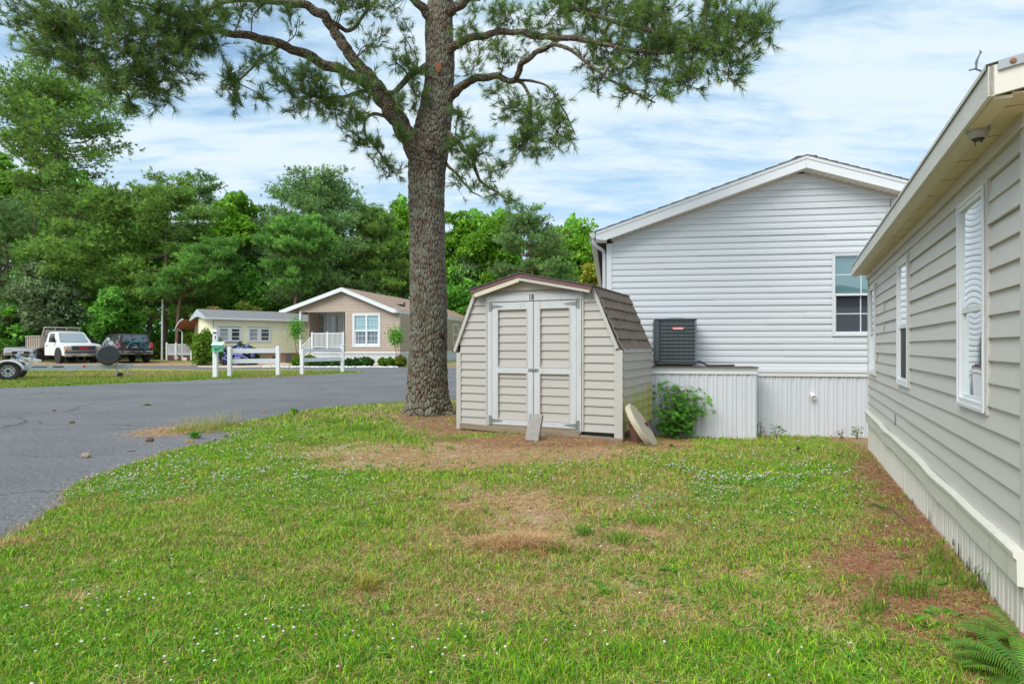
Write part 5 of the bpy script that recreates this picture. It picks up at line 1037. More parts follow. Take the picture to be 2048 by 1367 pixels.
MB().box(a, b, -.0, .02, .12, zb_-.05).build('vent', mat('vent_brown', (.25, .20, .15), .8), yh); MB().box(Xy(545), Xy(550), -.0, .02, .3, .5).build('small_vent', m_black, yh); MB().box(Xy(571), Xy(582), -.01, .02, -.1, zb_-.03).build('hatch', mat('hatch_grey', (.16, .16, .18), .7), yh)
# low roof with the gable on the left end
pkz = 1.35-(619-693)/1230*40-YO[2]; D_ = 4.0
xg = -.55
rf = MB(); rf.add([(xg, -.25, zt_+.0), (xr, -.25, zt_+.0), (xr, D_/2, pkz+.12), (xg, D_/2, pkz+.12), (xg, D_+.25, zt_), (xr, D_+.25, zt_)], [(0, 1, 2, 3), (3, 2, 5, 4)]); rf.build('roof', m_shinglegrey, yh)
MB().box(xg, xr, -.28, -.25, zt_-.1, zt_+.015).build('fascia', m_trim_w, yh)
MB().prism([(-.28, zt_-.12), (-.28, zt_+.01), (D_/2, pkz+.10), (D_+.28, zt_+.01), (D_+.28, zt_-.12), (D_*.6, zt_+.12), (D_*.4, zt_+.12)], xg-.03, xg, axis='x').build('gable_fascia', mat('pale_blue_trim', (.48, .54, .58), .5), yh)
# bowed end wall with bay window
bw = MB(); nb = 8; pts = []
for i in range(nb+1): t_ = i/nb; pts.append((-.35*math.sin(math.pi*t_)-.02, D_*t_))
vs = []
for x, y in pts: vs += [(x, y, -.1), (x, y, zt_+.08)]
bw.add(vs, [(2*i, 2*i+2, 2*i+3, 2*i+1) for i in range(nb)]); bw.build('end_wall', m_yel, yh)
bg_ = MB(); bf = MB(); z0_, z1_ = .95, 1.98
for i in range(1, nb-1):
    (xa, ya_), (xb, yb_) = pts[i], pts[i+1]; bg_.add([(xa-.03, ya_+.04, z0_), (xb-.03, yb_-.04, z0_), (xb-.03, yb_-.04, z1_), (xa-.03, ya_+.04, z1_)], [(0, 1, 2, 3)])
    bf.bar((xa-.05, ya_, z0_), (xa-.05, ya_, z1_), .07); bf.bar(((xa+xb)/2-.045, (ya_+yb_)/2, z0_), ((xa+xb)/2-.045, (ya_+yb_)/2, z1_), .03)
    for z in (z0_, (z0_+z1_)/2, z1_): bf.bar((xa-.05, ya_, z), (xb-.05, yb_, z), .05)
bo = bf.build('bay_window', m_trim_w, yh); bg_.build('pane', m_yg, bo)
# porch roof with reddish underside, deck and railing on the far side of the bay
pr_ = MB(); 
n_ = 7; vs = []
for i in range(n_+1):
    t_ = i/n_; vs += [(-1.0, D_+.1+2.6*t_, zt_+.02-.62*t_*t_), (3.5, D_+.1+2.6*t_, zt_+.02-.62*t_*t_)]
pr_.add(vs, [(2*i, 2*i+1, 2*i+3, 2*i+2) for i in range(n_)]); pr_.build('porch_roof', mat('red_underside', (.36, .10, .07), .7, (.42, .15, .1), 5, .5), yh)
e_ = MB()
for i in range(n_):
    a = vs[2*i]; b = vs[2*i+2]; e_.bar(a, b, .05, .08)
e_.build('porch_edge', m_trim_w, yh)
MB().tube([(-.9, D_+2.6, zt_-.55), (-.7, D_+2.5, zt_-.7), (-.6, D_+2.4, zt_-.8), (-.6, D_+2.4, .2)], .05, 6).build('porch_post', m_trim_w, yh)
MB().box(.2, .3, D_, D_+2.4, .3, zt_-.1).build('porch_wall', m_yel, yh); MB().box(.1, .18, D_+.3, D_+1.1, .45, 2.0).build('door', mat('dark_teal', (.03, .06, .07), .3), yh)
MB().box(.1, .18, D_+1.5, D_+2.1, .8, 1.9).build('shutter', mat('shutter_brown', (.10, .05, .04), .6), yh)

# deck (a thing of its own beside the house)
DK = empty('deck', (G(358, 721).x, G(358, 721).y, G(358, 721).z), R(-2), 'brown deck with white railing at the left end of the yellow house', 'deck')
wD = 58/F*40; MB().box(-wD*.5, wD*.5, 0, 2, .02, .36).build('platform', mat('deck_brown', (.10, .055, .045), .8), DK)
dr_ = MB()
for z in (.5, 1.2): dr_.box(-wD/2, wD/2, 0, .05, z, z+.06)
for i in range(22): xx = -wD/2+wD*i/21; dr_.box(xx-.02, xx+.02, .01, .04, .4, 1.2)
for xx in (-wD/2, -wD*.12, wD/2): dr_.box(xx-.06, xx+.06, -.04, .08, .05, 1.38)
for i in range(8): yy = .25*i; dr_.box(-wD/2-.02, -wD/2+.02, yy, yy+.04, .4, 1.2)
dr_.box(-wD/2-.03, -wD/2+.03, 0, 2, 1.18, 1.26); dr_.build('railing', m_trim_w, DK)
# little bunting flags at the deck foot
m_flag = mat('flag_cloth', (.55, .25, .28), .8, (.65, .6, .62), 8, .2)
for i, (px, py) in enumerate(((348, 718), (365, 721), (392, 718))):
    b = G(px, py+5); f = MB(); f.tube([(0, 0, 0), (0, 0, .42)], .012, 5); o = f.build('garden_flag', mat('stick', (.3, .2, .1), .8)); o.location = b
    c_ = MB().prism([(.0, .42), (.30, .36), (.26, .16), (.0, .20)], -.006, .006).build('cloth', m_flag, o)
    tag(o, ('small striped garden flag at the left below the deck', 'small striped garden flag below the middle of the deck', 'small striped garden flag against the round shrub by the deck')[i], 'flag', 'garden flags along the deck')

# ================================================================== SHRUBS, POLES, FENCES
def shrub(px, bot, w, h, label, seed, cols, group=None, n=2200, leaf=.075, flowers=None, name='shrub'):
    r = np.random.default_rng(seed); b = G(px, bot); Y = b.y; rw = w/F*Y/2; rh_ = h/F*Y; t = empty(name, b, 0, label, 'shrub', group)
    v = r.normal(size=(n, 3)); v /= np.linalg.norm(v, axis=1)[:, None]; q = (r.uniform(.5, 1.05, n)*(1+.12*np.sin(v[:, 0]*7+v[:, 1]*5+seed)+.1*np.sin(v[:, 2]*9+v[:, 0]*6)))[:, None]; C = v*q*np.array([rw, rw*.9, rh_*.52])+np.array([0, 0, rh_*.5]); C = C[C[:, 2] > 0]
    V, Q, cc = quads(C, leaf*Y/30, r, mixc(r, len(C), cols)*r.uniform(.75, 1.25, (len(C), 1))); link('foliage', np_mesh('foliage', V, [Q], m_leaf, colors=cc), t)
    if flowers:
        fm = MB(); 
        for i in range(flowers[1]):
            d = r.normal(size=3); d[1] = -abs(d[1]); d /= np.linalg.norm(d); p = d*np.array([rw, rw*.9, rh_*.5])*1.02+np.array([0, 0, rh_*.5]); s = flowers[2]
            if p[2] < .05: continue
            fm.cur = tuple(np.array(flowers[0])*r.uniform(.75, 1.3)); fm.lathe([(0, -s), (s*.8, -s*.5), (s, 0), (s*.8, s*.5), (0, s*.8)], tuple(p), n=7)
        fm.build('flowers', mat('petals', (0, 0, 0), .7, attr='Col'), t, color=True)
    MB().tube([(0, 0, -.05), (0, 0, rh_*.6)], .05, 5).build('stem', m_trunk, t); return t
GR = [(.06, .15, .02), (.13, .26, .02), (.24, .34, .03)]; GD = [(.03, .09, .02), (.06, .15, .03), (.09, .2, .04)]
shrub(412, 730.5, 56, 68, 'large round shrub with yellowing top at the corner of the yellow house', 1, GR, n=4500)
BL = (.19, .19, .50)
shrub(456, 730, 28, 34, 'blue hydrangea behind the mailbox post', 2, GD, flowers=(BL, 30, .09))
shrub(484, 730, 46, 42, 'largest blue hydrangea in front of the yellow house windows', 3, GD, flowers=(BL, 70, .10), n=3500)
shrub(506, 729, 24, 32, 'small blue hydrangea right of the largest one', 4, GD, flowers=((.15, .2, .55), 26, .09))
shrub(597, 733, 26, 22, 'round bright shrub at the foot of the porch stairs', 5, GR, 'clipped shrubs before the beige house'); shrub(620, 733, 24, 22, 'bright shrub just behind the right fence panel', 6, GR, 'clipped shrubs before the beige house')
shrub(645, 733, 26, 14, 'low dark shrub under the porch railing', 7, GD, 'clipped shrubs before the beige house'); shrub(676, 733, 28, 15, 'low dark shrub behind the last fence post', 8, GD, 'clipped shrubs before the beige house')
shrub(697, 733, 17, 15, 'small dark round shrub right of the last fence post', 9, GD, 'clipped shrubs before the beige house'); shrub(713, 733, 22, 16, 'clipped dark shrub under the left side of the beige house window', 10, GD, 'clipped shrubs before the beige house')
shrub(732, 733, 30, 18, 'widest clipped dark shrub under the beige house window', 11, GD, 'clipped shrubs before the beige house', n=3000)
shrub(765, 733, 17, 17, 'left of the two light shrubs right of the beige house window', 12, GR, 'clipped shrubs before the beige house'); shrub(780, 733, 17, 17, 'right of the two light shrubs right of the beige house window', 13, GR, 'clipped shrubs before the beige house')
shrub(801, 733, 22, 21, 'round light shrub with a reddish side at the beige house corner', 14, GR+[(.3, .1, .04)], 'clipped shrubs before the beige house')
shrub(300, 705, 36, 34, 'yellow flowering shrub behind the flagpole', 15, [(.2, .26, .02), (.45, .36, .03), (.5, .4, .04)]); shrub(318, 718, 32, 32, 'green hedge bush beside the flagpole', 16, GR)
def sapling(px, bot, top, w, label, seed):
    b = G(px, bot); Y = b.y; t = empty('rose_tree', b, 0, label, 'small tree', 'small slender trees before the beige house'); H_ = (bot-top)/F*Y; s = MB()
    s.tube([(0, 0, 0), (.03, 0, H_*.3), (-.08, 0, H_*.6), (-.12, 0, H_*.8)], .02, 5).tube([(.02, 0, H_*.1), (.15, 0, H_*.45), (.05, 0, H_*.8)], .015, 5); s.build('stem', m_trunk, t)
    r = np.random.default_rng(seed); n = 900; C = r.normal(size=(n, 3))*np.array([w/F*Y*.24, .25, H_*.11])+np.array([0, 0, H_*.80]); V, Q, cc = quads(C, .07, r, mixc(r, n, GM)); link('crown', np_mesh('crown', V, [Q], m_leaf, colors=cc), t)
sapling(592, 733, 638, 28, 'slender young tree in front of the yellow wall, left of the porch stairs', 1); sapling(792, 733, 657, 30, 'slender young tree at the right front corner of the beige house', 2)
# flagpole
b = G(324, 719); MB_ = MB().tube([(0, 0, -.1), (0.05, 0, (719-578)/F*b.y)], [.09, .055], 8); o = MB_.build('flagpole', mat('pole_grey', (.78, .79, .80), .4), smooth=True); o.location = b; tag(o, 'bare pale grey flagpole on the far lawn', 'pole')
m_fence = mat('fence_vinyl', (.72, .73, .75), .4, (.78, .79, .80), 4, .6, dirt=((.45, .38, .30), 3, .68, .1))
def fence(pA, bA, pB, bB, rails, top, label, cap):
    a, b = G(pA, bA), G(pB, bB); t = empty('fence', a, 0, label, 'fence', 'white two-rail fence sections by the road'); d = Vector((b.x-a.x, b.y-a.y, 0)); zB = b.z-a.z
    for k, (q, h) in enumerate((((0, 0, 0), top), ((d.x, d.y, zB), top*1.0))):
        m = MB(); hh = h/F*a.y if k == 0 else h/F*b.y*(cap or 1); m.box(q[0]-.075, q[0]+.075, q[1]-.075, q[1]+.075, q[2]-.05, q[2]+hh)
        if k and cap: m.box(q[0]-.10, q[0]+.10, q[1]-.10, q[1]+.10, q[2]+hh, q[2]+hh+.05)
        m.build('fence_post', m_fence, t)
    for (ya_, yb2) in rails:
        h0 = P(pA, (ya_+yb2)/2, a.y).z-a.z; hgt = (yb2-ya_)/F*a.y
        u = d.normalized()*.078; MB().bar((u.x, u.y, h0), (d.x-u.x, d.y-u.y, h0+zB*.6+(0)), .04, hgt).build('fence_rail', m_fence, t)
fence(459.5, 753, 556, 751, ((696.5, 706), (717.5, 726.5)), 60, 'left white two-rail fence section beside the mailbox post', 0); fence(604, 749.5, 685, 744.5, ((697.5, 703.5), (716, 723.5)), 52, 'right white two-rail fence section with a capped end post', 1.04)
# mailbox post
b = G(431, 755.5); t = empty('mailbox_post', b, 0, 'tall white post with a number plate that carries the green mailbox', 'post'); MB().box(-.085, .085, -.085, .085, -.05, (755-657)/F*b.y).build('post', m_fence, t)
pl_ = MB().box(-.06, .10, -.105, -.088, P(431, 681, b.y).z-b.z, P(431, 662, b.y).z-b.z).build('plate', mat('plate_white', (.7, .68, .72), .5), t)
MB().box(-.05, .09, -.110, -.106, P(431, 667, b.y).z-b.z, P(431, 664, b.y).z-b.z).box(.02, .06, -.110, -.106, P(431, 678, b.y).z-b.z, P(431, 671, b.y).z-b.z).build('plate_mark', m_black, pl_)
z0m, z1m = P(431, 703, b.y).z-b.z, P(431, 686, b.y).z-b.z; t2 = empty('mailbox', (b.x-.02, b.y-.09, b.z+z0m), R(12), 'mint green sloped-lid mailbox on the white post', 'mailbox'); m_mint = mat('mint_green', (.13, .48, .27), .5)
h_ = z1m-z0m; MB().prism([(-.28, 0), (.0, 0), (.0, h_+.04), (-.28, h_*.75)], -.02, .38, axis='x').build('box', m_mint, t2); MB().prism([(-.31, h_*.74), (.02, h_+.03), (.02, h_+.06), (-.31, h_*.77)], -.05, .42, axis='x').build('lid', mat('pale_mint', (.45, .68, .55), .5), t2)
MB().box(.10, .13, -.295, -.281, .08, .16).box(.13, .22, -.295, -.281, .08, .11).box(.20, .23, -.295, -.281, .08, .16).box(.28, .32, -.295, -.281, .12, .17).build('emblem', m_black, t2)
# white stones edging the mulch
r = np.random.default_rng(5); st_ = MB()
for i in range(260):
    px = r.uniform(585, 795) if i % 4 else r.uniform(527, 600); py = 734.3+r.normal(0, .35)+(0 if px > 600 else 0); g = G(px, py); s = r.uniform(.05, .10); st_.lathe([(0, 0), (s, 0), (s*.8, s*.6), (0, s*.8)], (g.x, g.y, g.z+.01), n=6)
tag(st_.build('white_stones', mat('white_stone', (.7, .7, .7), .8)), 'row of white stones edging the mulch bed before the beige house', 'stones', kind='stuff')
# ================================================================== VEHICLES
m_wpaint = mat('white_paint', (.72, .73, .73), .25, (.76, .77, .77), 2, .5); m_tyre = mat('tyre', (.02, .02, .021), .85, (.035, .035, .035), 20, .5); m_rim = mat('steel_rim', (.45, .45, .46), .35, metal=.5)
m_chrome = mat('dull_chrome', (.55, .56, .58), .22, metal=.8); m_wind = glass('windscreen', (.05, .07, .08), .42, .03); m_side = glass('side_glass', (.03, .035, .04), .12, .03); m_red = mat('red_lamp', (.55, .02, .02), .3); m_amber = mat('amber_lamp', (.65, .2, .04), .3); m_lamp = mat('lamp_lens', (.55, .56, .52), .15)
m_bed = mat('dirty_bed', (.30, .26, .22), .7, (.42, .38, .33), 5, .6, dirt=((.16, .11, .08), 4, .6, .1)); m_blackp = mat('black_paint', (.02, .022, .026), .25); m_silver = mat('silver_paint', (.42, .45, .48), .28)
def wheel(par, x, y, r, w, rimm=m_rim):
    o = MB().lathe([(r*.60, -w*.1), (r*.60, -w/2), (r*.93, -w/2), (r, -w/2+.03), (r, w/2-.03), (r*.93, w/2), (r*.60, w/2), (r*.60, w*.1)], n=28, axis='y', cap=False).build('wheel', m_tyre, par, smooth=True); o.location = (x, y, r)
    s = 1 if y > 0 else -1; m = MB().lathe([(0, -w*.2), (r*.60, -w*.2), (r*.61, w*.4), (r*.54, w*.42), (r*.5, w*.1), (r*.26, w*.12), (r*.22, w*.3), (0, w*.3)], n=24, axis='y')
    if s < 0: m.v = [(a, -b, c) for a, b, c in m.v]
    m.build('rim', rimm, o, smooth=True)
    return o
def hull(par, name, m, prof, hw, taper=None):    # a body from a side profile, sides pulled in with height
    b = MB(); n = len(prof); f = taper or (lambda z: 0)
    lay = [(-1, 1.0, .05), (-.93, 1.0, 0), (.93, 1.0, 0), (1, 1.0, .05)]; vs = []
    cx_ = sum(p[0] for p in prof)/n; cz_ = sum(p[1] for p in prof)/n
    for k, _, sh in lay:
        for x, z in prof: vs.append((cx_+(x-cx_)*(1-sh*.5), k*(hw-f(z)), cz_+(z-cz_)*(1-sh)))
    fs = [tuple(range(n)), tuple(range(3*n, 4*n))]
    for l in range(3):
        for i in range(n): j = (i+1) % n; fs.append((l*n+i, l*n+j, l*n+n+j, l*n+n+i))
    return b.add(vs, fs).build(name, m, par, smooth=True)
def quad_(par, name, m, pts, th=.012): 
    p = [Vector(a) for a in pts]; nrm = (p[1]-p[0]).cross(p[3]-p[0]).normalized()*th; return MB().add([*p, *[a+nrm for a in p]], [(0, 1, 2, 3), (7, 6, 5, 4), (0, 4, 5, 1), (1, 5, 6, 2), (2, 6, 7, 3), (3, 7, 4, 0)]).build(name, m, par)

# white dump-bed pickup; local x forward, y left
tc2 = Vector((-29.35, 41.9, 0)); fw = Vector((.80, -.60)); tr_o = tc2-Vector((fw.x, fw.y, 0))*3.0
tk = empty('pickup_truck', (tr_o.x, tr_o.y, gz(tr_o.x, tr_o.y)), math.atan2(fw.y, fw.x), 'white single cab pickup truck with a dirty grey dump bed', 'truck'); tk.scale = (1.14,)*3
hull(tk, 'body', m_wpaint, [(-.45, .42), (2.95, .42), (3.0, .60), (2.98, .98), (2.90, 1.08), (2.2, 1.16), (1.55, 1.20), (-.45, 1.20)], .95)
hull(tk, 'cab', m_wpaint, [(-.42, 1.15), (1.62, 1.15), (1.50, 1.22), (.88, 1.80), (.70, 1.87), (-.28, 1.87), (-.38, 1.78)], .90, lambda z: max(0, z-1.2)*.24)
quad_(tk, 'windscreen', m_wind, [(1.50, -.74, 1.25), (1.50, .74, 1.25), (.93, .64, 1.80), (.93, -.64, 1.80)], .02)
for s in (-1, 1):
    q_ = [(1.22, s*.905, 1.24), (.1, s*.905, 1.24), (.1, s*.80, 1.76), (.78, s*.80, 1.76)]; quad_(tk, 'side_window', m_side, q_ if s < 0 else q_[::-1], .02)
    MB().box(1.25, 1.4, s*1.02-.1, s*1.02+.1, 1.22, 1.47, ch=.02).box(1.2, 1.3, min(s*.88, s*.98), max(s*.88, s*.98), 1.26, 1.32).build('mirror', m_black, tk)
    MB().box(-.05, .08, min(s*.953, s*.975), max(s*.953, s*.975), 1.0, 1.05).build('door_handle', m_black, tk)
    MB().lathe([(0, -.12), (.50, -.12), (.50, .0), (0, 0)], (2.02, s*.90, .42), 'y', 24).build('wheel_arch', m_black, tk)
for x in (2.02,):
    for s in (-1, 1): wheel(tk, x, s*.86, .39, .26)
for s in (-1, 1): wheel(tk, -1.75, s*.88, .39, .42)
MB().box(2.94, 3.02, -.62, .62, .72, 1.0, ch=.03).build('grille', mat('grille_black', (.05, .05, .05), .5), tk)
g = MB()
for a in (-1, 1): g.box(2.98, 3.045, -.64, .64, .86+a*.14-.025, .86+a*.14+.025); g.box(2.98, 3.045, a*.62-.025, a*.62+.025, .73, .99)
g.build('grille_surround', m_chrome, tk)
t_ = text('GMC', .20, (3.035, 0, .86), (R(90), 0, R(90)), mat('badge_red_far', (.60, .03, .04), .4), tk, bold=.012, squash=1.15)
for s in (-1, 1):
    MB().box(2.93, 3.02, min(s*.66, s*.93), max(s*.66, s*.93), .80, 1.0, ch=.02).build('headlight', m_lamp, tk); MB().box(2.93, 3.01, min(s*.66, s*.94), max(s*.66, s*.94), .70, .78).build('indicator', m_amber, tk); MB().box(2.86, 2.97, min(s*.85, s*.955), max(s*.85, s*.955), .80, .99).build('marker_lamp', m_amber, tk)
MB().box(2.96, 3.12, -.97, .97, .60, .67, ch=.03).build('bumper_pad', m_black, tk); MB().box(2.94, 3.10, -.96, .96, .38, .60, ch=.03).build('bumper', m_chrome, tk); MB().box(3.10, 3.115, -.16, .16, .44, .58).build('number_plate', mat('plate_pale', (.5, .45, .38), .6), tk)
for a in (-.5, .5): MB().box(3.09, 3.105, a-.12, a+.12, .40, .45).build('bumper_slot', m_black, tk)
bd_ = MB(); bd_.box(-3.3, -.62, -1.1, -1.04, .98, 1.62).box(-3.3, -.62, 1.04, 1.1, .98, 1.62).box(-3.3, -3.24, -1.04, 1.04, .98, 1.66).box(-.68, -.62, -1.04, 1.04, .98, 1.68).box(-3.3, -.62, -1.1, 1.1, .90, .98)
for i in range(7): x = -3.25+.42*i; bd_.box(x, x+.08, -1.15, -1.1, .98, 1.6).box(x, x+.08, 1.1, 1.15, .98, 1.6)
bd_.box(-3.32, -.6, -1.16, -1.09, 1.58, 1.65).box(-3.32, -.6, 1.09, 1.16, 1.58, 1.65).build('dump_bed', m_bed, tk)
MB().box(-3.2, -.5, -.45, .45, .55, .88).build('chassis', m_black, tk)
rk_ = MB(); 
for s in (-1, 1): rk_.bar((-.6, s*1.02, 1.6), (-.55, s*.92, 2.15), .06); rk_.bar((-.55, s*.92, 2.15), (-.15, s*.92, 2.15), .05)
rk_.bar((-.55, -.95, 2.15), (-.55, .95, 2.15), .06); rk_.bar((-.15, -.95, 2.15), (-.15, .95, 2.15), .07); rk_.box(-.58, -.56, -.9, .9, 1.65, 2.0)
for a in (-.35, .25): rk_.bar((-.55, a, 1.6), (-.55, a, 2.15), .04)
rk_.build('cab_guard', mat('guard_metal', (.40, .37, .33), .6), tk)

# silver car half hidden behind the trailer and the truck
def car(loc, rz, paint, label, name='parked_car'):
    c = empty(name, loc, rz, label, 'car', 'cars parked behind the truck'); c.scale = (1.12,)*3
    hull(c, 'body', paint, [(-2.2, .35), (2.2, .35), (2.3, .55), (2.2, .80), (1.1, .98), (-1.5, 1.02), (-2.25, .98), (-2.3, .6)], .90)
    hull(c, 'cabin', m_side, [(1.15, .95), (.45, 1.38), (-.9, 1.42), (-1.7, 1.0)], .82, lambda z: max(0, z-1)*.35); hull(c, 'roof', paint, [(.5, 1.37), (.3, 1.46), (-.8, 1.48), (-1.1, 1.38)], .68)
    quad_(c, 'windscreen', m_wind, [(1.13, -.68, 1.0), (1.13, .68, 1.0), (.5, .58, 1.38), (.5, -.58, 1.38)], .02)
    for s in (-1, 1):
        for x in (1.4, -1.4): wheel(c, x, s*.8, .33, .22)
        MB().box(2.1, 2.26, min(s*.55, s*.85), max(s*.55, s*.85), .64, .78, ch=.02).build('headlight', m_lamp, c); MB().box(.75, .9, min(s*.86, s*1.05), max(s*.86, s*1.05), 1.0, 1.14, ch=.02).build('mirror', paint, c)
    MB().box(2.24, 2.32, -.45, .45, .45, .62).build('grille', m_black, c); MB().box(2.31, 2.33, -.16, .16, .48, .58).build('number_plate', MATS['plate_white'], c); return c
p = base_at(52, 48); car(p, math.atan2(-.85, .52), m_silver, 'silver car partly hidden behind the dump truck and the trailer')
p = base_at(196, 49); car(p, math.atan2(-.9, .43), m_blackp, 'dark car glimpsed between the white truck and the black suv')

# black suv seen from behind
c_ = Vector((-25.6, 41.8, 0)); fs_ = Vector((-.72, .69)); so2 = c_+Vector((fs_.x, fs_.y, 0))*2.6
sv = empty('black_suv', (so2.x, so2.y, gz(so2.x, so2.y)), math.atan2(fs_.y, fs_.x), 'black suv seen from behind with a bicycle on its rear rack', 'suv'); sv.scale = (1.12,)*3
hull(sv, 'body', m_blackp, [(-2.35, .48), (2.4, .48), (2.45, .9), (2.2, 1.10), (1.2, 1.2), (-2.3, 1.2), (-2.4, .9)], .95)
hull(sv, 'cabin', m_blackp, [(1.35, 1.15), (.6, 1.72), (.2, 1.78), (-2.0, 1.78), (-2.15, 1.70), (-2.32, 1.15)], .90, lambda z: max(0, z-1.2)*.22)
quad_(sv, 'rear_window', m_side, [(-2.345, .70, 1.24), (-2.345, -.70, 1.24), (-2.20, -.60, 1.68), (-2.20, .60, 1.68)], .02)
for s in (-1, 1):
    for a, b in ((.95, -.1), (-.2, -1.1), (-1.2, -2.0)):
        q_ = [(a, s*.895, 1.24), (b, s*.895, 1.24), (b+(.1 if b < -1.5 else 0), s*.80, 1.66), (a-(.35 if a > .5 else 0), s*.80, 1.66)]; quad_(sv, 'side_window', m_side, q_ if s < 0 else q_[::-1], .02)
    MB().box(-2.42, -2.3, min(s*.74, s*.94), max(s*.74, s*.94), .9, 1.2, ch=.02).build('tail_light', m_red, sv)
    for x in (1.5, -1.45): wheel(sv, x, s*.82, .39, .27)
    MB().box(.9, 1.05, min(s*.95, s*1.15), max(s*.95, s*1.15), 1.15, 1.35, ch=.02).build('mirror', m_blackp, sv)
MB().box(-2.55, -2.36, -.92, .92, .52, .72, ch=.03).build('bumper', mat('grey_bumper', (.32, .33, .34), .5), sv); MB().box(-2.43, -2.405, -.2, .2, .85, 1.0).build('number_plate', MATS['plate_white'], sv)
MB().bar((-2.4, 0, .5), (-3.1, 0, .5), .08).bar((-3.05, -.6, .62), (-3.05, .6, .62), .06).bar((-3.05, 0, .5), (-3.0, 0, 1.25), .06).build('bicycle_rack', m_black, sv)
# bicycles on the rack
def bicycle(loc, rz, m, label, sc=1.0):
    b = empty('bicycle', loc, rz, label, 'bicycle', 'bicycles carried on the black suv'); b.scale = (sc,)*3
    for x in (-.52, .52):
        w = MB(); n = 24; ring = [(x+.33*math.cos(6.2832*i/n), 0, .34+.33*math.sin(6.2832*i/n)) for i in range(n+1)]; w.tube(ring, .022, 6)
        wo = w.build('wheel', m_tyre, b); s_ = MB()
        for i in range(12): s_.tube([(x, 0, .34), (x+.31*math.cos(6.2832*i/12), 0, .34+.31*math.sin(6.2832*i/12))], .003, 3)
        s_.lathe([(0, -.03), (.03, -.03), (.03, .03), (0, .03)], (x, 0, .34), 'y', 8); s_.build('spokes', m_rim, wo)
    f = MB(); bb, st, hd_, hu = (-.1, 0, .30), (-.24, 0, .80), (.36, 0, .62), (.32, 0, .84)
    for a, c in ((bb, st), (bb, hd_), (st, hd_), ((-.52, 0, .34), bb), ((-.52, 0, .34), (-.2, 0, .66)), (hd_, hu), (hd_, (.52, 0, .34))): f.tube([a, c], .026, 6)
    f.build('frame', m, b); MB().box(-.38, -.14, -.06, .06, .83, .88, ch=.02).build('saddle', m_black, b)
    MB().tube([(.30, -.28, .98), (.36, -.1, .96), (.32, 0, .88), (.36, .1, .96), (.30, .28, .98)], .014, 5).build('handlebar', m_black, b)
    MB().tube([(-.1, -.09, .30), (-.02, -.09, .16)], .012, 4).tube([(-.1, .09, .30), (-.18, .09, .44)], .012, 4).lathe([(0, -.02), (.09, -.02), (.09, .02), (0, .02)], (-.1, 0, .30), 'y', 12).build('crank', m_black, b); return b
bk = c_-Vector((fs_.x, fs_.y, 0))*.62; rzb = math.atan2(fs_.x, -fs_.y)
bicycle((bk.x, bk.y, gz(bk.x, bk.y)+.66), rzb, mat('teal_frame', (.02, .20, .28), .35), 'teal framed bicycle carried on the rear rack of the black suv', 1.25)
bk2 = bk+Vector((fs_.x, fs_.y, 0))*.26+Vector((-.35, -.35, 0)); bicycle((bk2.x, bk2.y, gz(bk2.x, bk2.y)+.62), rzb, m_blackp, 'dark bicycle behind the teal one on the suv rack', 1.2)

# ================================================================== BOAT TRAILER
m_galv = mat('galvanised', (.36, .40, .42), .45, (.46, .50, .52), 5, .6, metal=.35); TY = 24.6
o = base_at(20, TY); tl = empty('boat_trailer', o, R(30), 'empty galvanised boat trailer with white fender parked on the grass island', 'trailer'); TF = Frame(o, -30); PX = TY/F
def Lx(px): global _Y; t_ = TF.x(px); _Y = TF.o.y+TF.e.y*t_; return t_
Lz = lambda py: EYE-(py-HY)/F*_Y-o.z
MB().box(Lx(-90), Lx(247), -.06, .06, Lz(737.5), Lz(728.5)).box(Lx(133), Lx(150), -.07, .07, Lz(741), Lz(737)).build('main_beam', m_galv, tl)
MB().box(Lx(-90), Lx(120), .8, .9, Lz(737.5), Lz(729.5)).bar((Lx(120), .85, Lz(733)), (Lx(205), .05, Lz(733)), .1, .16).box(Lx(10), Lx(16), 0, 1.55, Lz(739), Lz(734)).build('side_beam', m_galv, tl)
MB().box(Lx(243), Lx(262), -.07, .07, Lz(734), Lz(727)).lathe([(0, 0), (.07, 0), (.08, .08), (0, .1)], (Lx(262), 0, Lz(733)), n=12).build('coupler', m_galv, tl)
for y_ in (-.30, 1.15):
    w = wheel(tl, 0, y_, 19.2*PX, .24, mat('pale_rim', (.55, .57, .58), .35)); 
    lug = MB(); 
    for i in range(8): a = i*.785; lug.lathe([(0, -.0), (.03, 0), (.03, -.02), (0, -.02)], (.17*math.cos(a), 0, .17*math.sin(a)), 'y', 6)
    lug.lathe([(0, -.05), (.06, -.05), (.06, .0), (0, 0)], (0, 0, 0), 'y', 12); lo = lug.build('hub', m_black, w); lo.location = (0, -.055 if y_ < 0 else .055, 0)
    fn = MB(); n = 12; vs = []
    for i in range(n+1):
        a = R(168-176*i/n*.9); rr_ = 21.5*PX; z = 19.2*PX+rr_*math.sin(a)*.98; x = rr_*1.15*math.cos(a)
        vs += [(x, y_-.16, z), (x, y_+.16, z), (x, y_+.16, z+.03), (x, y_-.16, z+.03), (x, y_-.19, z-.04), (x, y_-.19, z+.03)]
    fn.add(vs, [(6*i+a, 6*i+6+a, 6*i+6+b_, 6*i+b_) for i in range(n) for a, b_ in ((0, 1), (2, 3), (4, 5), (0, 4), (3, 5))]); fn.build('fender', m_wpaint, tl)
for px, py in ((36, 711), (64, 711), (26, 720)):
    MB().bar((Lx(px)-.05, .1, Lz(729)), (Lx(px), .1, Lz(py)), .05).build('bunk_bracket', m_galv, tl); MB().lathe([(0, -.06), (.07, -.06), (.09, 0), (.07, .06), (0, .06)], (Lx(px), .05, Lz(py)), 'y', 14).build('roller', mat('roller_blue', (.25, .33, .48), .5), tl, smooth=True)
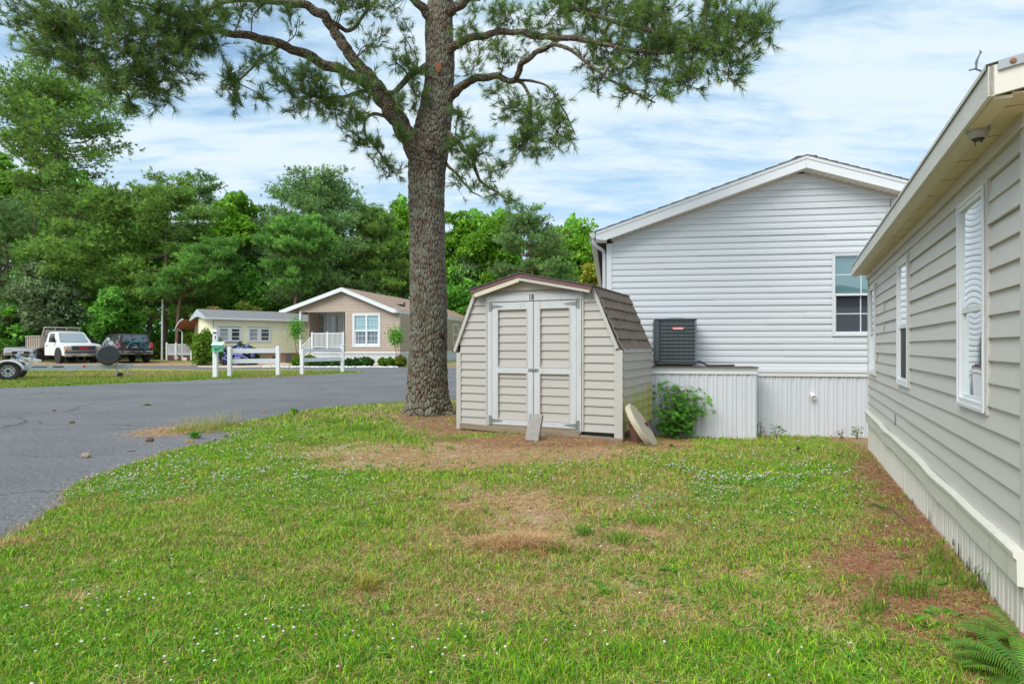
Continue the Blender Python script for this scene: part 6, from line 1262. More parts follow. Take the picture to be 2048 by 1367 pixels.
MB().bar((Lx(30), .3, Lz(712)), (Lx(75), .3, Lz(724)), .09).bar((Lx(48), .9, Lz(716)), (Lx(76), .9, Lz(722)), .08).bar((Lx(40), .2, Lz(712)), (Lx(50), .2, Lz(727)), .06).build('bunk', mat('bunk_pale', (.62, .65, .66), .6), tl)
# winch stand
MB().bar((Lx(216), 0, Lz(729)), (Lx(212), 0, Lz(680)), .09).bar((Lx(212), 0, Lz(700)), (Lx(238), 0, Lz(688)), .16, .2).bar((Lx(205), -.05, Lz(690)), (Lx(214), -.05, Lz(676)), .06).build('winch_stand', mat('winch_grey', (.42, .45, .46), .5), tl)
MB().lathe([(0, -.06), (.08, -.06), (.08, .06), (0, .06)], (Lx(216), -.02, Lz(678)), 'y', 14).lathe([(0, -.05), (.1, -.05), (.1, .05), (0, .05)], (Lx(222), -.04, Lz(686)), 'y', 14).build('winch', mat('winch_white', (.6, .62, .6), .5), tl); MB().box(Lx(231), Lx(237), -.16, -.1, Lz(690), Lz(686)).build('strap', m_red, tl)
sw_ = MB().lathe([(0, -.14), (.34, -.14), (.39, -.09), (.39, .09), (.34, .14), (0, .14)], n=32, axis='y').build('spare_wheel', mat('wheel_cover', (.03, .033, .038), .55, (.05, .053, .06), 6, .5), tl, smooth=True); sw_.location = (Lx(216.5), -.2, Lz(709.5)); sw_.rotation_euler = (0, 0, R(4)); sw_.scale = (1.1,)*3
MB().tube([(Lx(234), -.1, Lz(722)), (Lx(234), -.1, .12)], .035, 8).build('jack', m_galv, tl); w = MB().lathe([(0, -.05), (.10, -.05), (.12, 0), (.10, .05), (0, .05)], n=16, axis='y').build('jack_wheel', m_tyre, tl, smooth=True); w.location = (Lx(240), -.1, .13)
ch = MB(); ch.tube([(Lx(250), .0, Lz(735)), (Lx(254), -.02, Lz(747)), (Lx(259), 0, Lz(744)), (Lx(262), 0, Lz(735))], .014, 5).tube([(Lx(246), .0, Lz(735)), (Lx(248), -.02, Lz(750)), (Lx(255), -.05, Lz(752))], .012, 5).tube([(Lx(258), 0, Lz(738)), (Lx(262), -.04, Lz(751))], .012, 5).bar((Lx(248), -.02, Lz(733)), (Lx(256), -.03, Lz(738)), .07, .1); ch.build('safety_chain', m_galv, tl)
MB().box(Lx(166), Lx(171), -.075, -.06, Lz(733.5), Lz(729.8)).build('side_marker', m_red, tl)
MB().box(Lx(65), Lx(95), -.066, -.0605, Lz(734.3), Lz(732.2)).build('decal', mat('decal_dark', (.06, .07, .08), .6), tl); MB().box(Lx(106), Lx(128), -.066, -.0605, Lz(734.4), Lz(731.4)).build('decal', MATS['decal_dark'], tl)
# ================================================================== THE LAWN: grass, straw, clover, litter
rg = np.random.default_rng(21)
RHL = [tuple((RH.o+Vector((RH.e.x*s_, RH.e.y*s_, 0)))[:2]) for s_ in (0, 12)]     # foot of the tan wall
def pxof(x, y): return CX+x/y*F, HY+(EYE-gza(x, y))/y*F
def ell(px, py, cx, cy, rx, ry): return np.clip(1.25-np.hypot((px-cx)/rx, (py-cy)/ry), 0, 1)
EDn = np.array(EDGE)
LAWNP = [(-9, -1)]+[( -4.6, 1.2)]+EDGE+[(2.4, 20), (12, 20), (12, -1)]
SHP = [tuple(loc_of(SH, a, b, 0)[:2]) for a, b in ((XL-.02, -.02), (.03, -.02), (.03, dep), (XL-.02, dep))]
WHP = [tuple(loc_of(WH, a, b, 0)[:2]) for a, b in ((px0-.05, PF-.03), (px1+.05, PF-.03), (px1+.05, -.04), (14, -.04), (14, 15), (px0-.4, 15))]
def wall_dist(x, y): return (RH.o.x-x)*RH.n.x+(RH.o.y-y)*RH.n.y        # metres in front of the tan wall
def fields(x, y):
    """greenness, litter, straw density at lawn points (laid out in metres on the ground, from where the photo shows them)"""
    px, py = pxof(x, y); wd_ = wall_dist(x, y); dsh = polydist(x, y, SHP, True); dtr = np.hypot(x-PO[0], y-PO[1]); 
    n1 = fnoise(x, y, 1.1, 1); n2 = fnoise(x, y, 3.2, 5); n3 = fnoise(x, y, .5, 9)
    bare = ell(px, py, 830, 915, 260, 30)*1.25+ell(px, py, 1100, 903, 210, 26)*1.2+ell(px, py, 1000, 1075, 170, 50)*.75+ell(px, py, 1250, 1075, 130, 40)*.7+ell(px, py, 1180, 1010, 240, 45)*.45+ell(px, py, 930, 1005, 200, 45)*.5+ell(px, py, 1400, 1180, 330, 110)*.32+ell(px, py, 850, 1200, 250, 60)*.2; bare = bare*(.5+1.3*fnoise(x, y, 2.4, 31))
    lit = np.clip(1.15-wd_/(.42+.25*n1), 0, 1)+np.clip(1.1-dsh/(.38+.2*n1), 0, 1)*.9+np.clip(1.25-dtr/(.9+.5*n2), 0, 1)*(y < PO[1]+.6)+ell(px, py, 875, 850, 75, 32)*1.1+ell(px, py, 1080, 884, 190, 15)*1.3+ell(px, py, 1350, 890, 60, 14)+ell(px, py, 1780, 1180, 170, 120)*.75+ell(px, py, 1700, 1100, 120, 70)*.3
    g = 1.05-bare-.95*np.clip(lit, 0, 1)+(n2-.5)*1.3+(n1-.5)*.9+(fnoise(x, y, 9, 41)-.5)*.7
    dry = .20+ell(px, py, 1000, 1090, 420, 170)*.30+ell(px, py, 1000, 1250, 500, 150)*.28+ell(px, py, 1500, 1000, 500, 260)*.15+bare*.6+(n3-.5)*1.0+(n1-.5)*.9+(fnoise(x, y, 5, 44)-.5)*.8-.42*sstep(1030, 1280, py)*sstep(1100, 200, px)-.25*sstep(1230, 1367, py)
    return np.clip(g, 0, 1), np.clip(lit, 0, 1.2), np.clip(dry, 0, 1)
def scatter(n, y0, y1):
    y = rg.uniform(y0**.5, y1**.5, n)**2; x = rg.uniform(-.90, .90, n)*y
    ok = inpoly(x, y, LAWNP) & (wall_dist(x, y) > .03) & ~inpoly(x, y, SHP) & ~inpoly(x, y, WHP) & (np.hypot(x-PO[0], y-PO[1]) > .42); return x[ok], y[ok]
def blades(x, y, h, w, lean, cols, bend=True):
    n = len(x); a = rg.uniform(0, 6.283, n); dx, dy = np.cos(a), np.sin(a); fa = rg.uniform(0, 6.283, n); l = h*lean; z = gza(x, y); b = np.stack([x, y, z-.004], 1); sdv = np.stack([np.cos(fa), np.sin(fa), 0*fa], 1)*w[:, None]; ld = np.stack([dx, dy, 0*dx], 1)
    m = b+ld*(l*.35)[:, None]; m[:, 2] += h*.62; t = b+ld*l[:, None]; t[:, 2] += h*(1-.25*lean)
    V = np.stack([b-sdv, b+sdv, m+sdv*.75, m-sdv*.75, t], 1).reshape(-1, 3); q = np.arange(n)[:, None]*5
    shade = np.repeat(cols[:, None, :], 5, 1); return V, q+np.array([0, 1, 2, 3]), q+np.array([3, 2, 4]), shade.reshape(-1, 3)
def colors(n, dry):
    gcols = np.array([(.075, .23, .012), (.23, .50, .015), (.43, .64, .03), (.13, .38, .03)]); c = gcols[rg.integers(0, 4, n)]*rg.uniform(.6, 1.3, (n, 1)); st_ = np.array([(.58, .40, .17), (.66, .52, .30), (.44, .36, .10), (.42, .22, .09)])[rg.integers(0, 4, n)]*rg.uniform(.7, 1.15, (n, 1))
    k = rg.random(n) < (.10+.62*dry); return np.where(k[:, None], st_, c)
m_grass = mat('grass_blades', (0, 0, 0), .55, attr='Col', trans=.3, spec=.25)
parts = []
for (n, a, b, hh, ww, ln_) in ((270000, 1.9, 3.6, .040, .0021, .9), (330000, 3.6, 6.0, .042, .0026, .9), (330000, 6.0, 10.5, .045, .0036, .8), (120000, 10.5, 19.5, .06, .007, .7)):
    x, y = scatter(n, a, b); g, li, dr_ = fields(x, y); k = rg.random(len(x)) < (.05+.80*g); x, y, g, li, dr_ = x[k], y[k], g[k], li[k], dr_[k]
    tuft = fnoise(x, y, 7, 12); tall = np.clip((tuft-.58)*5, 0, 1.2)*(.3+.7*(rg.random(len(x)) < .7))
    h = hh*rg.uniform(.45, 1.2, len(x))*(.75+.35*g+.8*tall); parts.append(blades(x, y, h, ww*rg.uniform(.6, 1.3, len(x)), rg.uniform(.2, 1.3, len(x))*ln_, colors(len(x), np.clip(dr_+.0*g, 0, 1))))
# the strip just outside the picture, thinner
x = rg.uniform(-5.5, 4.5, 130000); y = rg.uniform(-.9, 5.0, 130000); k = inpoly(x, y, LAWNP) & (wall_dist(x, y) > .03) & ((np.abs(x) > .88*y) | (y < 1.95)); x, y = x[k], y[k]
parts.append(blades(x, y, .045*rg.uniform(.5, 1.2, len(x)), .004*rg.uniform(.6, 1.3, len(x)), rg.uniform(.2, 1.3, len(x)), colors(len(x), np.full(len(x), .2))))
def joinb(parts):
    V = []; Q = []; T = []; C = []; o_ = 0
    for v, q, t, c in parts: V.append(v); Q.append(q+o_); T.append(t+o_); C.append(c); o_ += len(v)
    return np.vstack(V), [np.vstack(Q), np.vstack(T)], np.vstack(C)
V, Fs, Cc = joinb(parts); print('grass blades', len(Fs[0]))
tag(link('grass', np_mesh('grass', V, Fs, m_grass, colors=Cc)), 'short patchy green and straw-coloured lawn grass', 'grass', kind='stuff')
# long dry tuft and tall seed stalks
parts = []
def tuft(px, py, rad, n, h, cols, lean=1.0):
    c = G(px, py); x = c.x+rg.normal(0, rad, n); y = c.y+rg.normal(0, rad*.7, n); c_ = np.array(cols)[rg.integers(0, len(cols), n)]*rg.uniform(.75, 1.2, (n, 1)); parts.append(blades(x, y, h*rg.uniform(.4, 1.15, n), np.full(n, .0022)*rg.uniform(.7, 1.3, n), rg.uniform(.3, 1.6, n)*lean, c_))
STR = [(.60, .40, .19), (.68, .50, .28), (.48, .27, .10)]; GRS = [(.10, .22, .02), (.16, .31, .02)]; MIX = STR[:1]+GRS+[(.36, .36, .08)]
for dx in (-55, -25, 5, 35, 60): tuft(1035+dx, 1100+abs(dx)*.1-10, .075, 520, .11, STR, 1.5)
tuft(1075, 1112, .05, 160, .06, [(.55, .26, .10), (.6, .35, .15)], 1.4); tuft(950, 1072, .05, 240, .11, MIX); tuft(735, 1180, .035, 200, .13, [(.35, .38, .06), (.45, .36, .08)]); tuft(690, 1165, .05, 140, .10, MIX)
for a, b, r_, n_ in ((1290, 1048, .07, 240), (1240, 1085, .08, 260), (1110, 1105, .07, 200), (930, 1060, .05, 120), (620, 890, .10, 150), (580, 880, .12, 180), (720, 860, .22, 600), (800, 875, .2, 350), (900, 880, .15, 260), (660, 845, .25, 600), (1300, 880, .12, 160), (1560, 895, .2, 300), (1170, 1070, .05, 150)): tuft(a, b, r_, n_, .10, GRS+[(.2, .34, .03)])
for a, b in ((375, 860), (390, 857), (410, 856), (430, 853), (446, 850), (455, 851), (470, 850), (368, 862), (420, 860), (400, 865)): tuft(a, b, .06, 46, .30, [(.55, .46, .22), (.45, .42, .16), (.3, .38, .08)], .8); tuft(a, b+3, .14, 150, .09, MIX)
tuft(380, 885, .04, 90, .09, [(.6, .42, .2)]); tuft(20, 1090, .12, 300, .08, STR); tuft(60, 1060, .1, 200, .06, MIX)
for i in range(3, len(EDGE)-12, 1):     # ragged verge
    ex, ey = EDGE[i]; m_ = int(70 if ey < 9 else 34); x = ex+rg.normal(0, .05, m_)+.01; y = ey+rg.normal(0, .05, m_); c_ = np.array(MIX+STR)[rg.integers(0, 7, m_)]*rg.uniform(.7, 1.2, (m_, 1)); parts.append(blades(x, y, rg.uniform(.015, .055, m_), np.full(m_, .0024 if ey < 7 else .004), rg.uniform(.5, 1.6, m_), c_))
for a, b in ((1890, 1160), (1840, 1200), (1790, 1190), (1870, 1130), (1930, 1180), (1760, 1230)): tuft(a, b, .05, 60, .16, GRS, .6)
# rosettes of broader-bladed weeds through the lawn
x0_, y0_ = scatter(2600, 2.0, 10); g_, l_, d_ = fields(x0_, y0_); k = (fnoise(x0_, y0_, 1.7, 61) > .50); x0_, y0_ = x0_[k], y0_[k]; n = len(x0_)*9; x = np.repeat(x0_, 9)+rg.normal(0, .012, n); y = np.repeat(y0_, 9)+rg.normal(0, .012, n); sz = np.repeat(rg.uniform(.6, 1.3, len(x0_)), 9)
parts.append(blades(x, y, .050*sz*rg.uniform(.6, 1.1, n), .0055*sz*rg.uniform(.7, 1.2, n), rg.uniform(.9, 1.9, n), mixc(rg, n, [(.05, .17, .02), (.11, .32, .025), (.20, .42, .04)])))
# grass along the far island so that its edge is not a clean line
ip = np.array(ISLAND); n = 60000; px = rg.uniform(-10, 740, n); py = rg.uniform(742, 777, n); v = (py-HY)/F; yy = EYE/v; yy = np.where(yy > FOLD, (EYE+KS*FOLD)/(v+KS), yy); xx = (px-CX)/F*yy; k = inpoly(xx, yy, ISLAND); xx, yy = xx[k], yy[k]
ed = polydist(xx, yy, ISLAND[:60]); cI = np.where((rg.random(len(xx)) < .30+.45*(fnoise(xx, yy, .35, 2) > .5)-.35*(ed < .7))[:, None], np.array([(.42, .33, .13)]), np.array([(.16, .30, .02)]))*rg.uniform(.7, 1.25, (len(xx), 1)); parts.append(blades(xx, yy, rg.uniform(.05, .11, len(xx)), np.full(len(xx), .012), rg.uniform(.2, 1, len(xx)), cI))
V, Fs, Cc = joinb(parts); tag(link('grass_tufts', np_mesh('grass_tufts', V, Fs, m_grass, colors=Cc)), 'longer green and straw tufts standing out of the lawn and the road edge', 'grass', kind='stuff')
# clover: leaflets and white flower heads
def patch(n, lst):
    X_, Y_ = [], []
    for cx, cy, rx, ry, w in lst:
        m = int(n*w); px, py = cx+rx*.62*rg.normal(size=m), cy+ry*.62*rg.normal(size=m); v = (py-HY)/F
        y = (EYE)/v
        for _ in range(6): y = .5*y+.5*(EYE-gza((px-CX)/F*y, y))/v
        X_.append((px-CX)/F*y); Y_.append(y)
    x, y = np.concatenate(X_), np.concatenate(Y_); ok = inpoly(x, y, LAWNP) & (wall_dist(x, y) > .25) & ~inpoly(x, y, SHP) & ~inpoly(x, y, WHP) & (fnoise(x, y, 2.6, 51) > .40+.12*rg.random(len(x))); return x[ok], y[ok]
CL = [(380, 925, 230, 60, .22), (230, 985, 120, 45, .10), (1500, 975, 260, 62, .30), (1380, 955, 200, 35, .12), (520, 870, 140, 22, .08), (640, 960, 150, 50, .06), (1150, 950, 150, 30, .03), (600, 1000, 250, 60, .04), (300, 1250, 300, 90, .02)]
x, y = patch(60000, CL); n = len(x); z = gza(x, y)+rg.uniform(.015, .05, n); C = np.stack([x, y, z], 1); cl_c = mixc(rg, n, [(.08, .24, .02), (.15, .38, .03), (.24, .46, .05)])
nrm_ = rg.normal(0, .35, (n, 3)); nrm_[:, 2] = 1; nrm_ /= np.linalg.norm(nrm_, axis=1)[:, None]; u_ = np.cross(nrm_, rg.normal(size=(n, 3))); u_ /= np.linalg.norm(u_, axis=1)[:, None]; w_ = np.cross(nrm_, u_); s_ = rg.uniform(.006, .011, (n, 1))
V = np.stack([C-u_*s_, C-w_*s_*.8, C+u_*s_, C+w_*s_*.8], 1).reshape(-1, 3); tag(link('clover', np_mesh('clover', V, [np.arange(4*n).reshape(-1, 4)], m_grass, colors=np.repeat(cl_c, 4, 0))), 'dark green clover leaves spread in patches through the lawn', 'clover', kind='stuff')
x, y = patch(2800, CL+[(800, 1200, 900, 150, .018), (1100, 1300, 700, 60, .008), (650, 1280, 300, 70, .006)]); n = len(x); z = gza(x, y)+rg.uniform(.045, .075, n)
ico = []; 
for lt_ in (-60, -15, 25, 86): 
    for k in range(6): ico.append((math.cos(R(lt_))*math.cos(k*1.047+lt_), math.cos(R(lt_))*math.sin(k*1.047+lt_), math.sin(R(lt_))))
ico = np.array(ico); fq = [(l*6+k, l*6+(k+1) % 6, l*6+6+(k+1) % 6, l*6+6+k) for l in range(3) for k in range(6)]; sz_ = rg.uniform(.005, .0088, n)*(1+.45*(y > 6)); V = (np.stack([x, y, z], 1)[:, None]+ico[None]*sz_[:, None, None]*np.array([1, 1, .8])).reshape(-1, 3)
Fq = (np.arange(n)[:, None, None]*24+np.array(fq)[None]).reshape(-1, 4); fc = np.where((rg.random(n) < .15)[:, None], np.array([(.62, .42, .42)]), np.array([(.72, .72, .64)])); tag(link('clover_flowers', np_mesh('clover_flowers', V, [Fq], mat('clover_white', (0, 0, 0), .8, attr='Col', trans=.2), colors=np.repeat(fc, 24, 0), smooth=True)), 'small white clover flower heads dotted over the lawn', 'flowers', kind='stuff')
# pine needle litter
x, y = scatter(900000, 2.0, 13.5); g, li, dr_ = fields(x, y); k = rg.random(len(x)) < np.clip(li, 0, 1)*.42+.02+.10*(1-g)+.16*np.clip(dr_-.25, 0, 1); x, y = x[k], y[k]
# litter drifted over the road edge
px = rg.normal(350, 45, 4200); py = 862+(px-350)*-.08+rg.normal(0, 5, 4200); v = (py-HY)/F; y2 = EYE/v; x = np.concatenate([x, (px-CX)/F*y2]); y = np.concatenate([y, y2]); n = len(x); print('litter', n)
a = rg.uniform(0, 3.1416, n); L2 = rg.uniform(.025, .065, n); d_ = np.stack([np.cos(a), np.sin(a), rg.normal(0, .12, n)], 1)*L2[:, None]; p_ = np.stack([-np.sin(a), np.cos(a), 0*a], 1)*np.where(y < 5, .0013, .0022)[:, None]; c = np.stack([x, y, gza(x, y)+rg.uniform(.006, .022, n)], 1)
V = np.stack([c-d_-p_, c-d_+p_, c+d_+p_*.6, c+d_-p_*.6], 1).reshape(-1, 3); gl_, li_, _d = fields(x, y); lc = np.where((rg.random(n) < np.clip(li_*1.5, .12, 1))[:, None], mixc(rg, n, [(.16, .055, .025), (.32, .12, .055), (.44, .21, .11), (.50, .32, .20)]), mixc(rg, n, [(.34, .17, .07), (.50, .30, .14), (.66, .50, .28)])); tag(link('pine_litter', np_mesh('pine_litter', V, [np.arange(4*n).reshape(-1, 4)], mat('litter', (0, 0, 0), .8, attr='Col'), colors=np.repeat(lc, 4, 0))), 'rust brown fallen pine needles along the tan wall, under the pine and round the shed', 'pine needles', kind='stuff')
# loose gravel along the road edge
x = []; y = []
for i in range(len(EDGE)-1):
    (ax_, ay_), (bx_, by_) = EDGE[i], EDGE[i+1]; m_ = int(34*math.hypot(bx_-ax_, by_-ay_)/.16); t_ = rg.random(m_); d_ = np.abs(rg.normal(0, .12, m_)); nx0, ny0 = -(by_-ay_), bx_-ax_; q_ = math.hypot(nx0, ny0)+1e-6; x.append(ax_+(bx_-ax_)*t_+nx0/q_*d_-.02); y.append(ay_+(by_-ay_)*t_+ny0/q_*d_)
px = rg.uniform(280, 470, 1500); py = rg.uniform(862, 895, 1500); v = (py-HY)/F; y2 = EYE/v; x.append((px-CX)/F*y2); y.append(y2)
x = np.concatenate(x); y = np.concatenate(y); n = len(x); s_ = rg.uniform(.003, .011, n); oc = np.array([(1, 0, 0), (0, 1, 0), (-1, 0, 0), (0, -1, 0), (0, 0, .8)]); V = (np.stack([x, y, np.full(n, .004)], 1)[:, None]+oc[None]*s_[:, None, None]*rg.uniform(.7, 1.3, (n, 5, 1))).reshape(-1, 3)
Fq = (np.arange(n)[:, None, None]*5+np.array([(0, 1, 4), (1, 2, 4), (2, 3, 4), (3, 0, 4)])[None]).reshape(-1, 3); tag(link('gravel', np_mesh('gravel', V, [Fq], mat('gravel_grey', (0, 0, 0), .9, attr='Col'), colors=np.repeat(mixc(rg, n, [(.07, .07, .075), (.14, .14, .15), (.25, .24, .24)]), 5, 0))), 'loose grey gravel crumbling off the asphalt edge', 'gravel', kind='stuff')
# broad-leaved weeds
def weed(px, py, n, L_, label, seed, cols=((.06, .18, .02), (.12, .28, .03)), up=.5, group='broad-leaved weeds in the lawn', name='weed'):
    r = random.Random(seed); c = G(px, py); m = MB()
    for i in range(n):
        a = r.uniform(0, 6.283); l = L_*r.uniform(.6, 1.2); w = l*r.uniform(.16, .3); e = r.uniform(.2, 1)*up; d = Vector((math.cos(a), math.sin(a), e)).normalized(); s = Vector((-math.sin(a), math.cos(a), r.uniform(-.2, .2)))
        k = r.random(); m.cur = tuple(cols[0][j]*(1-k)+cols[1][j]*k for j in range(3)); p0 = Vector((0, 0, .005)); p1 = p0+d*l*.5+s*w+Vector((0, 0, .01)); p2 = p0+d*l*.5-s*w+Vector((0, 0, .01)); p3 = p0+d*l; p3.z -= l*.12; m.add([p0, p1, p3, p2], [(0, 1, 2, 3)])
    o = m.build(name, m_grass, color=True); o.location = c; return tag(o, label, 'weed', group)
WD = [(582, 1230, 9, .08, 'large pointed weed low in the left half of the lawn'), (870, 946, 10, .09, 'dark weed on the bare patch before the shed'), (1545, 1268, 8, .08, 'pale-leaved weed low in the right half of the lawn'), (1300, 1258, 10, .07, 'flat weed near the bottom centre of the lawn'), (930, 1000, 14, .07, 'spreading weed between the shed and the straw tuft'), (850, 1000, 10, .07, 'leafy weed left of the straw tuft, towards the road'), (1345, 1145, 12, .08, 'weed cluster right of the straw tuft'), (1805, 1180, 10, .10, 'tall leafy weed in the needle litter near the tan wall'), (1860, 1175, 10, .09, 'round-leaved weed close to the tan wall'), (1890, 1240, 12, .10, 'bright weed below the fern in the litter'), (1850, 1255, 9, .08, 'low weed left of the fern'), (1795, 1165, 8, .07, 'small bright weed at the edge of the litter'), (1570, 1150, 10, .07, 'small weed in the thin grass right of centre'), (480, 1010, 8, .05, 'small dark weed left of the lawn centre'), (710, 1045, 8, .05, 'small dark weed in the middle of the left lawn'), (622, 1085, 8, .05, 'tiny weed in the left lawn')]
for i, (a, b, c_n, l, lab) in enumerate(WD): weed(a, b, c_n, l, lab, i+3)
weed(389, 877, 14, .16, 'bright green weed growing in the road edge', 50, ((.05, .25, .02), (.1, .36, .03)), 1.4, None)
weed(588, 826, 14, .15, 'dark green weed at the road edge left of the pine', 51, up=1.4, group=None); weed(1252, 850, 16, .16, 'young weed with yellow tip against the shed corner trim', 52, ((.10, .26, .02), (.3, .34, .03)), 2.2, None)
weed(1345, 895, 10, .1, 'low weed at the foot of the round slab', 53, up=1, group=None)
# plants along the white skirting
def leafy(name, px, py, h, w, nl, leafs, label, cat, seed, cols, stems=4, maple=True, yy=None, group=None):
    r = random.Random(seed); c = G(px, py); t = empty(name, c, 0, label, cat, group); st_ = MB(); lf = MB(); Y = c.y; H_ = h/F*Y; W_ = w/F*Y/2
    ax = []
    for s in range(stems):
        a = r.uniform(0, 6.283); sp = r.uniform(.1, 1)*W_; top = H_*(1-.55*(sp/W_)**1.5)*r.uniform(.85, 1.05)
        p = [(0, 0, 0), (math.cos(a)*sp*.3, math.sin(a)*sp*.25, top*.4), (math.cos(a)*sp*.7, math.sin(a)*sp*.5, top*.75), (math.cos(a)*sp, math.sin(a)*sp*.6, top)]; pts = catmull(p, 4); st_.tube([tuple(q) for q in pts], [.006*(1-.7*i/len(pts)) for i in range(len(pts))], 5); ax.append(pts)
    for i in range(nl):
        pts = ax[r.randrange(len(ax))]; q = Vector(pts[r.randrange(2, len(pts))]); a = r.uniform(0, 6.283); l = r.uniform(.3, 1)*W_*.45; q2 = q+Vector((math.cos(a)*l, math.sin(a)*l*.7, r.uniform(-.02, .05)))
        st_.tube([tuple(q), tuple(q2)], .0018, 3, cap=False); s = leafs*r.uniform(.6, 1.15); k = r.random(); lf.cur = tuple(cols[0][j]*(1-k)+cols[1][j]*k for j in range(3))
        if r.random() < .008: lf.cur = (.35, .10, .03)
        out = ((0, 0), (.35, -.1), (.62, -.42), (.58, -.05), (1.0, -.18), (.78, .0), (1.35, .0), (.78, .0), (1.0, .18), (.58, .05), (.62, .42), (.35, .1)) if maple else ((0, 0), (.4, -.25), (.8, -.2), (1.2, 0), (.8, .2), (.4, .25))
        d = Vector((math.cos(a), math.sin(a)*.9, r.uniform(-.7, .1))).normalized(); sd_ = d.cross(Vector((r.uniform(-.5, .5), r.uniform(-.4, .4)-.9, .9))).normalized(); lf.add([q2+d*s*u+sd_*s*v*1.35 for u, v in out], [tuple(range(len(out)))])
    st_.build('stems', mat('green_stem', (.12, .12, .05), .7), t); lf.build('leaves', m_grass, t, color=True); return t
leafy('maple_sapling', 1352, 877, 126, 118, 560, .125, 'leafy green maple sapling growing against the white skirting beside the shed', 'sapling', 5, ((.05, .17, .02), (.13, .36, .03)), stems=13)
leafy('skirting_weed', 1521, 874, 34, 30, 26, .04, 'pale green weed in the corner where the platform skirting ends', 'weed', 6, ((.06, .16, .03), (.16, .3, .08)), maple=False, group='weeds along the white skirting')
leafy('skirting_weed', 1552, 876, 26, 38, 34, .045, 'low dark weed just right of the platform skirting corner', 'weed', 7, ((.04, .12, .02), (.1, .24, .03)), maple=False, group='weeds along the white skirting')
leafy('skirting_weed', 1683, 877, 22, 30, 16, .035, 'thin weed against the white skirting left of the tan house corner', 'weed', 8, ((.04, .12, .03), (.1, .2, .05)), maple=False, group='weeds along the white skirting')
leafy('skirting_weed', 1714, 878, 26, 50, 34, .04, 'wider weed against the white skirting next to the tan house corner', 'weed', 9, ((.06, .18, .03), (.14, .32, .07)), maple=False, group='weeds along the white skirting')
# fern in the right corner
def fern(px, py, n, L_, label, seed, group, spread=(100, 260), brown=.05):
    r = random.Random(seed); c = G(px, py); t = empty('fern', c, 0, label, 'fern', group)
    for i in range(n):
        a = R(r.uniform(*spread)); l = L_*r.uniform(.55, 1.1); m = MB(); N_ = 30; el = r.uniform(.5, 1.6); d = Vector((math.cos(a), math.sin(a), 0)); sdv = Vector((-d.y, d.x, 0)); k = r.random(); base_c = (.07+.10*k, .19+.13*k, .02+.02*k)
        if r.random() < brown: base_c = (.28, .10, .05)
        pts = []
        for j in range(N_+1): u = j/N_; pts.append(d*l*(u*.85)+Vector((0, 0, l*el*(u-.75*u*u)*.9)))
        m.cur = (base_c[0]*1.1, base_c[1]*.8, .03); m.tube([tuple(p) for p in pts], [.0028*(1-.8*j/N_) for j in range(N_+1)], 4, cap=False)
        for j in range(2, N_):
            f = j/N_; pl_ = l*.15*math.sin(math.pi*(f*.86+.12))
            for s in (-1, 1): m.cur = tuple(c2*r.uniform(.75, 1.25) for c2 in base_c); p = pts[j]; q = p+(sdv*s+d*.35)*pl_-Vector((0, 0, pl_*.15)); w = (pts[j]-pts[j-1])*.40; m.add([p-w, p+w, q+w*.45, q-w*.2], [(0, 1, 2, 3)])
        m.build('frond', m_grass, t, color=True)
fern(2044, 1300, 22, .27, 'dense dark fern at the right edge against the tan house skirting', 1, 'ferns in the right corner', (60, 270), .12)
fern(2018, 1350, 7, .26, 'light green fern fronds reaching left at the bottom right corner', 2, 'ferns in the right corner', (95, 230), .05)
fern(2062, 1375, 14, .28, 'fern cut off by the bottom right corner of the picture', 3, 'ferns in the right corner', (60, 200), .05)
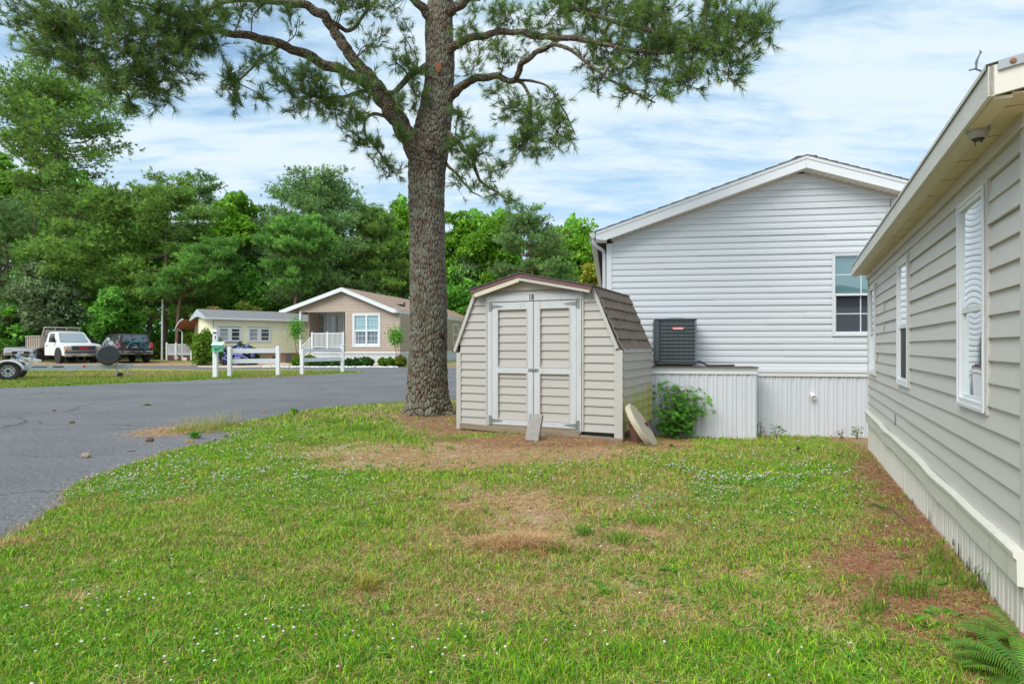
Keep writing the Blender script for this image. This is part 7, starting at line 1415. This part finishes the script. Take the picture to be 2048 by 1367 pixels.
# loose things on road and lawn
def lump(name, px, py, s, m, label, cat, seed=1, z=0, sc=(1, .8, .5)):
    r = random.Random(seed); c = G(px, py); b = MB(); pr = [(0, 0), (.75, .05), (1.0, .35), (.85, .75), (.4, 1.0), (0, 1.02)]; b.lathe([(a*s, h*s) for a, h in pr], n=9); b.v = [(x*sc[0]*r.uniform(.8, 1.2), y*sc[1]*r.uniform(.8, 1.2), z_*sc[2]*2*r.uniform(.85, 1.1)) for x, y, z_ in b.v]
    o = b.build(name, m, smooth=False); o.location = (c.x, c.y, c.z+.002+z); return tag(o, label, cat)
lump('stone', 172, 915, .055, mat('brown_stone', (.22, .16, .12), .9, (.34, .28, .22), 30, .5, bump=.6), 'brown stone lying on the asphalt near the lawn edge', 'stone', 1, sc=(1.1, .7, .55))
lump('pine_cone', 299, 883, .055, mat('cone_dark', (.10, .045, .03), .9, (.18, .08, .05), 60, .5, bump=1, bscale=90), 'brown pine cone on the asphalt by the litter streak', 'pine cone', 2, sc=(1.2, .7, .5))
lump('pine_cone', 144, 846, .04, MATS['cone_dark'], 'larger pine cone far out on the asphalt at the left', 'pine cone', 3, sc=(1.3, .7, .5)); lump('pine_cone', 108, 822, .035, MATS['cone_dark'], 'small pine cone farthest out on the asphalt', 'pine cone', 4, sc=(1.3, .7, .5))
lump('pine_cone', 1596, 903, .04, mat('dark_cone', (.03, .025, .022), .95), 'dark pine cone standing in the grass before the white skirting', 'pine cone', 5, sc=(.7, .7, .9)); lump('pine_cone', 642, 878, .04, MATS['dark_cone'], 'dark pine cone in the grass left of the pine', 'pine cone', 6)
lump('dead_leaf', 528, 824, .05, mat('pinkish_leaf', (.34, .17, .12), .8), 'curled pinkish dead leaf at the asphalt edge', 'leaf', 7, sc=(1.2, .6, .35)); lump('dead_leaf', 476, 827, .035, mat('orange_leaf', (.42, .2, .07), .8), 'small orange dead leaf on the asphalt', 'leaf', 8, sc=(1.2, .6, .3))
lump('asphalt_chunk', 452, 876, .05, mat('asphalt_chunk', (.07, .075, .08), .95), 'broken asphalt chunk in the road edge', 'asphalt chunk', 9); lump('asphalt_chunk', 430, 883, .04, MATS['asphalt_chunk'], 'smaller broken asphalt chunk near the green weed', 'asphalt chunk', 10)
w = weed(292, 810, 26, .14, 'wilted pale leaf cluster lying on the asphalt', 60, ((.12, .2, .04), (.6, .6, .35)), .5, None, 'leaf_cluster')
w['category'] = 'leaf cluster'
a, b = G(1742, 1012), G(1822, 1056); m_stick = mat('stick_brown', (.12, .08, .055), .9); tw = MB(); mid = (a+b)/2; tw.tube([a+Vector((0, 0, .02)), mid+Vector((.03, .02, .05)), b+Vector((0, 0, .025))], [.004, .005, .003], 5); tag(tw.build('fallen_twig', m_stick), 'thin fallen twig lying on the litter beside the tan house', 'twig')
a, b = G(255, 904), G(272, 902.5); tw = MB(); tw.tube([a+Vector((0, 0, .012)), b+Vector((0, 0, .012))], .006, 5); tag(tw.build('fallen_twig', m_stick), 'short dark twig lying on the asphalt', 'twig')
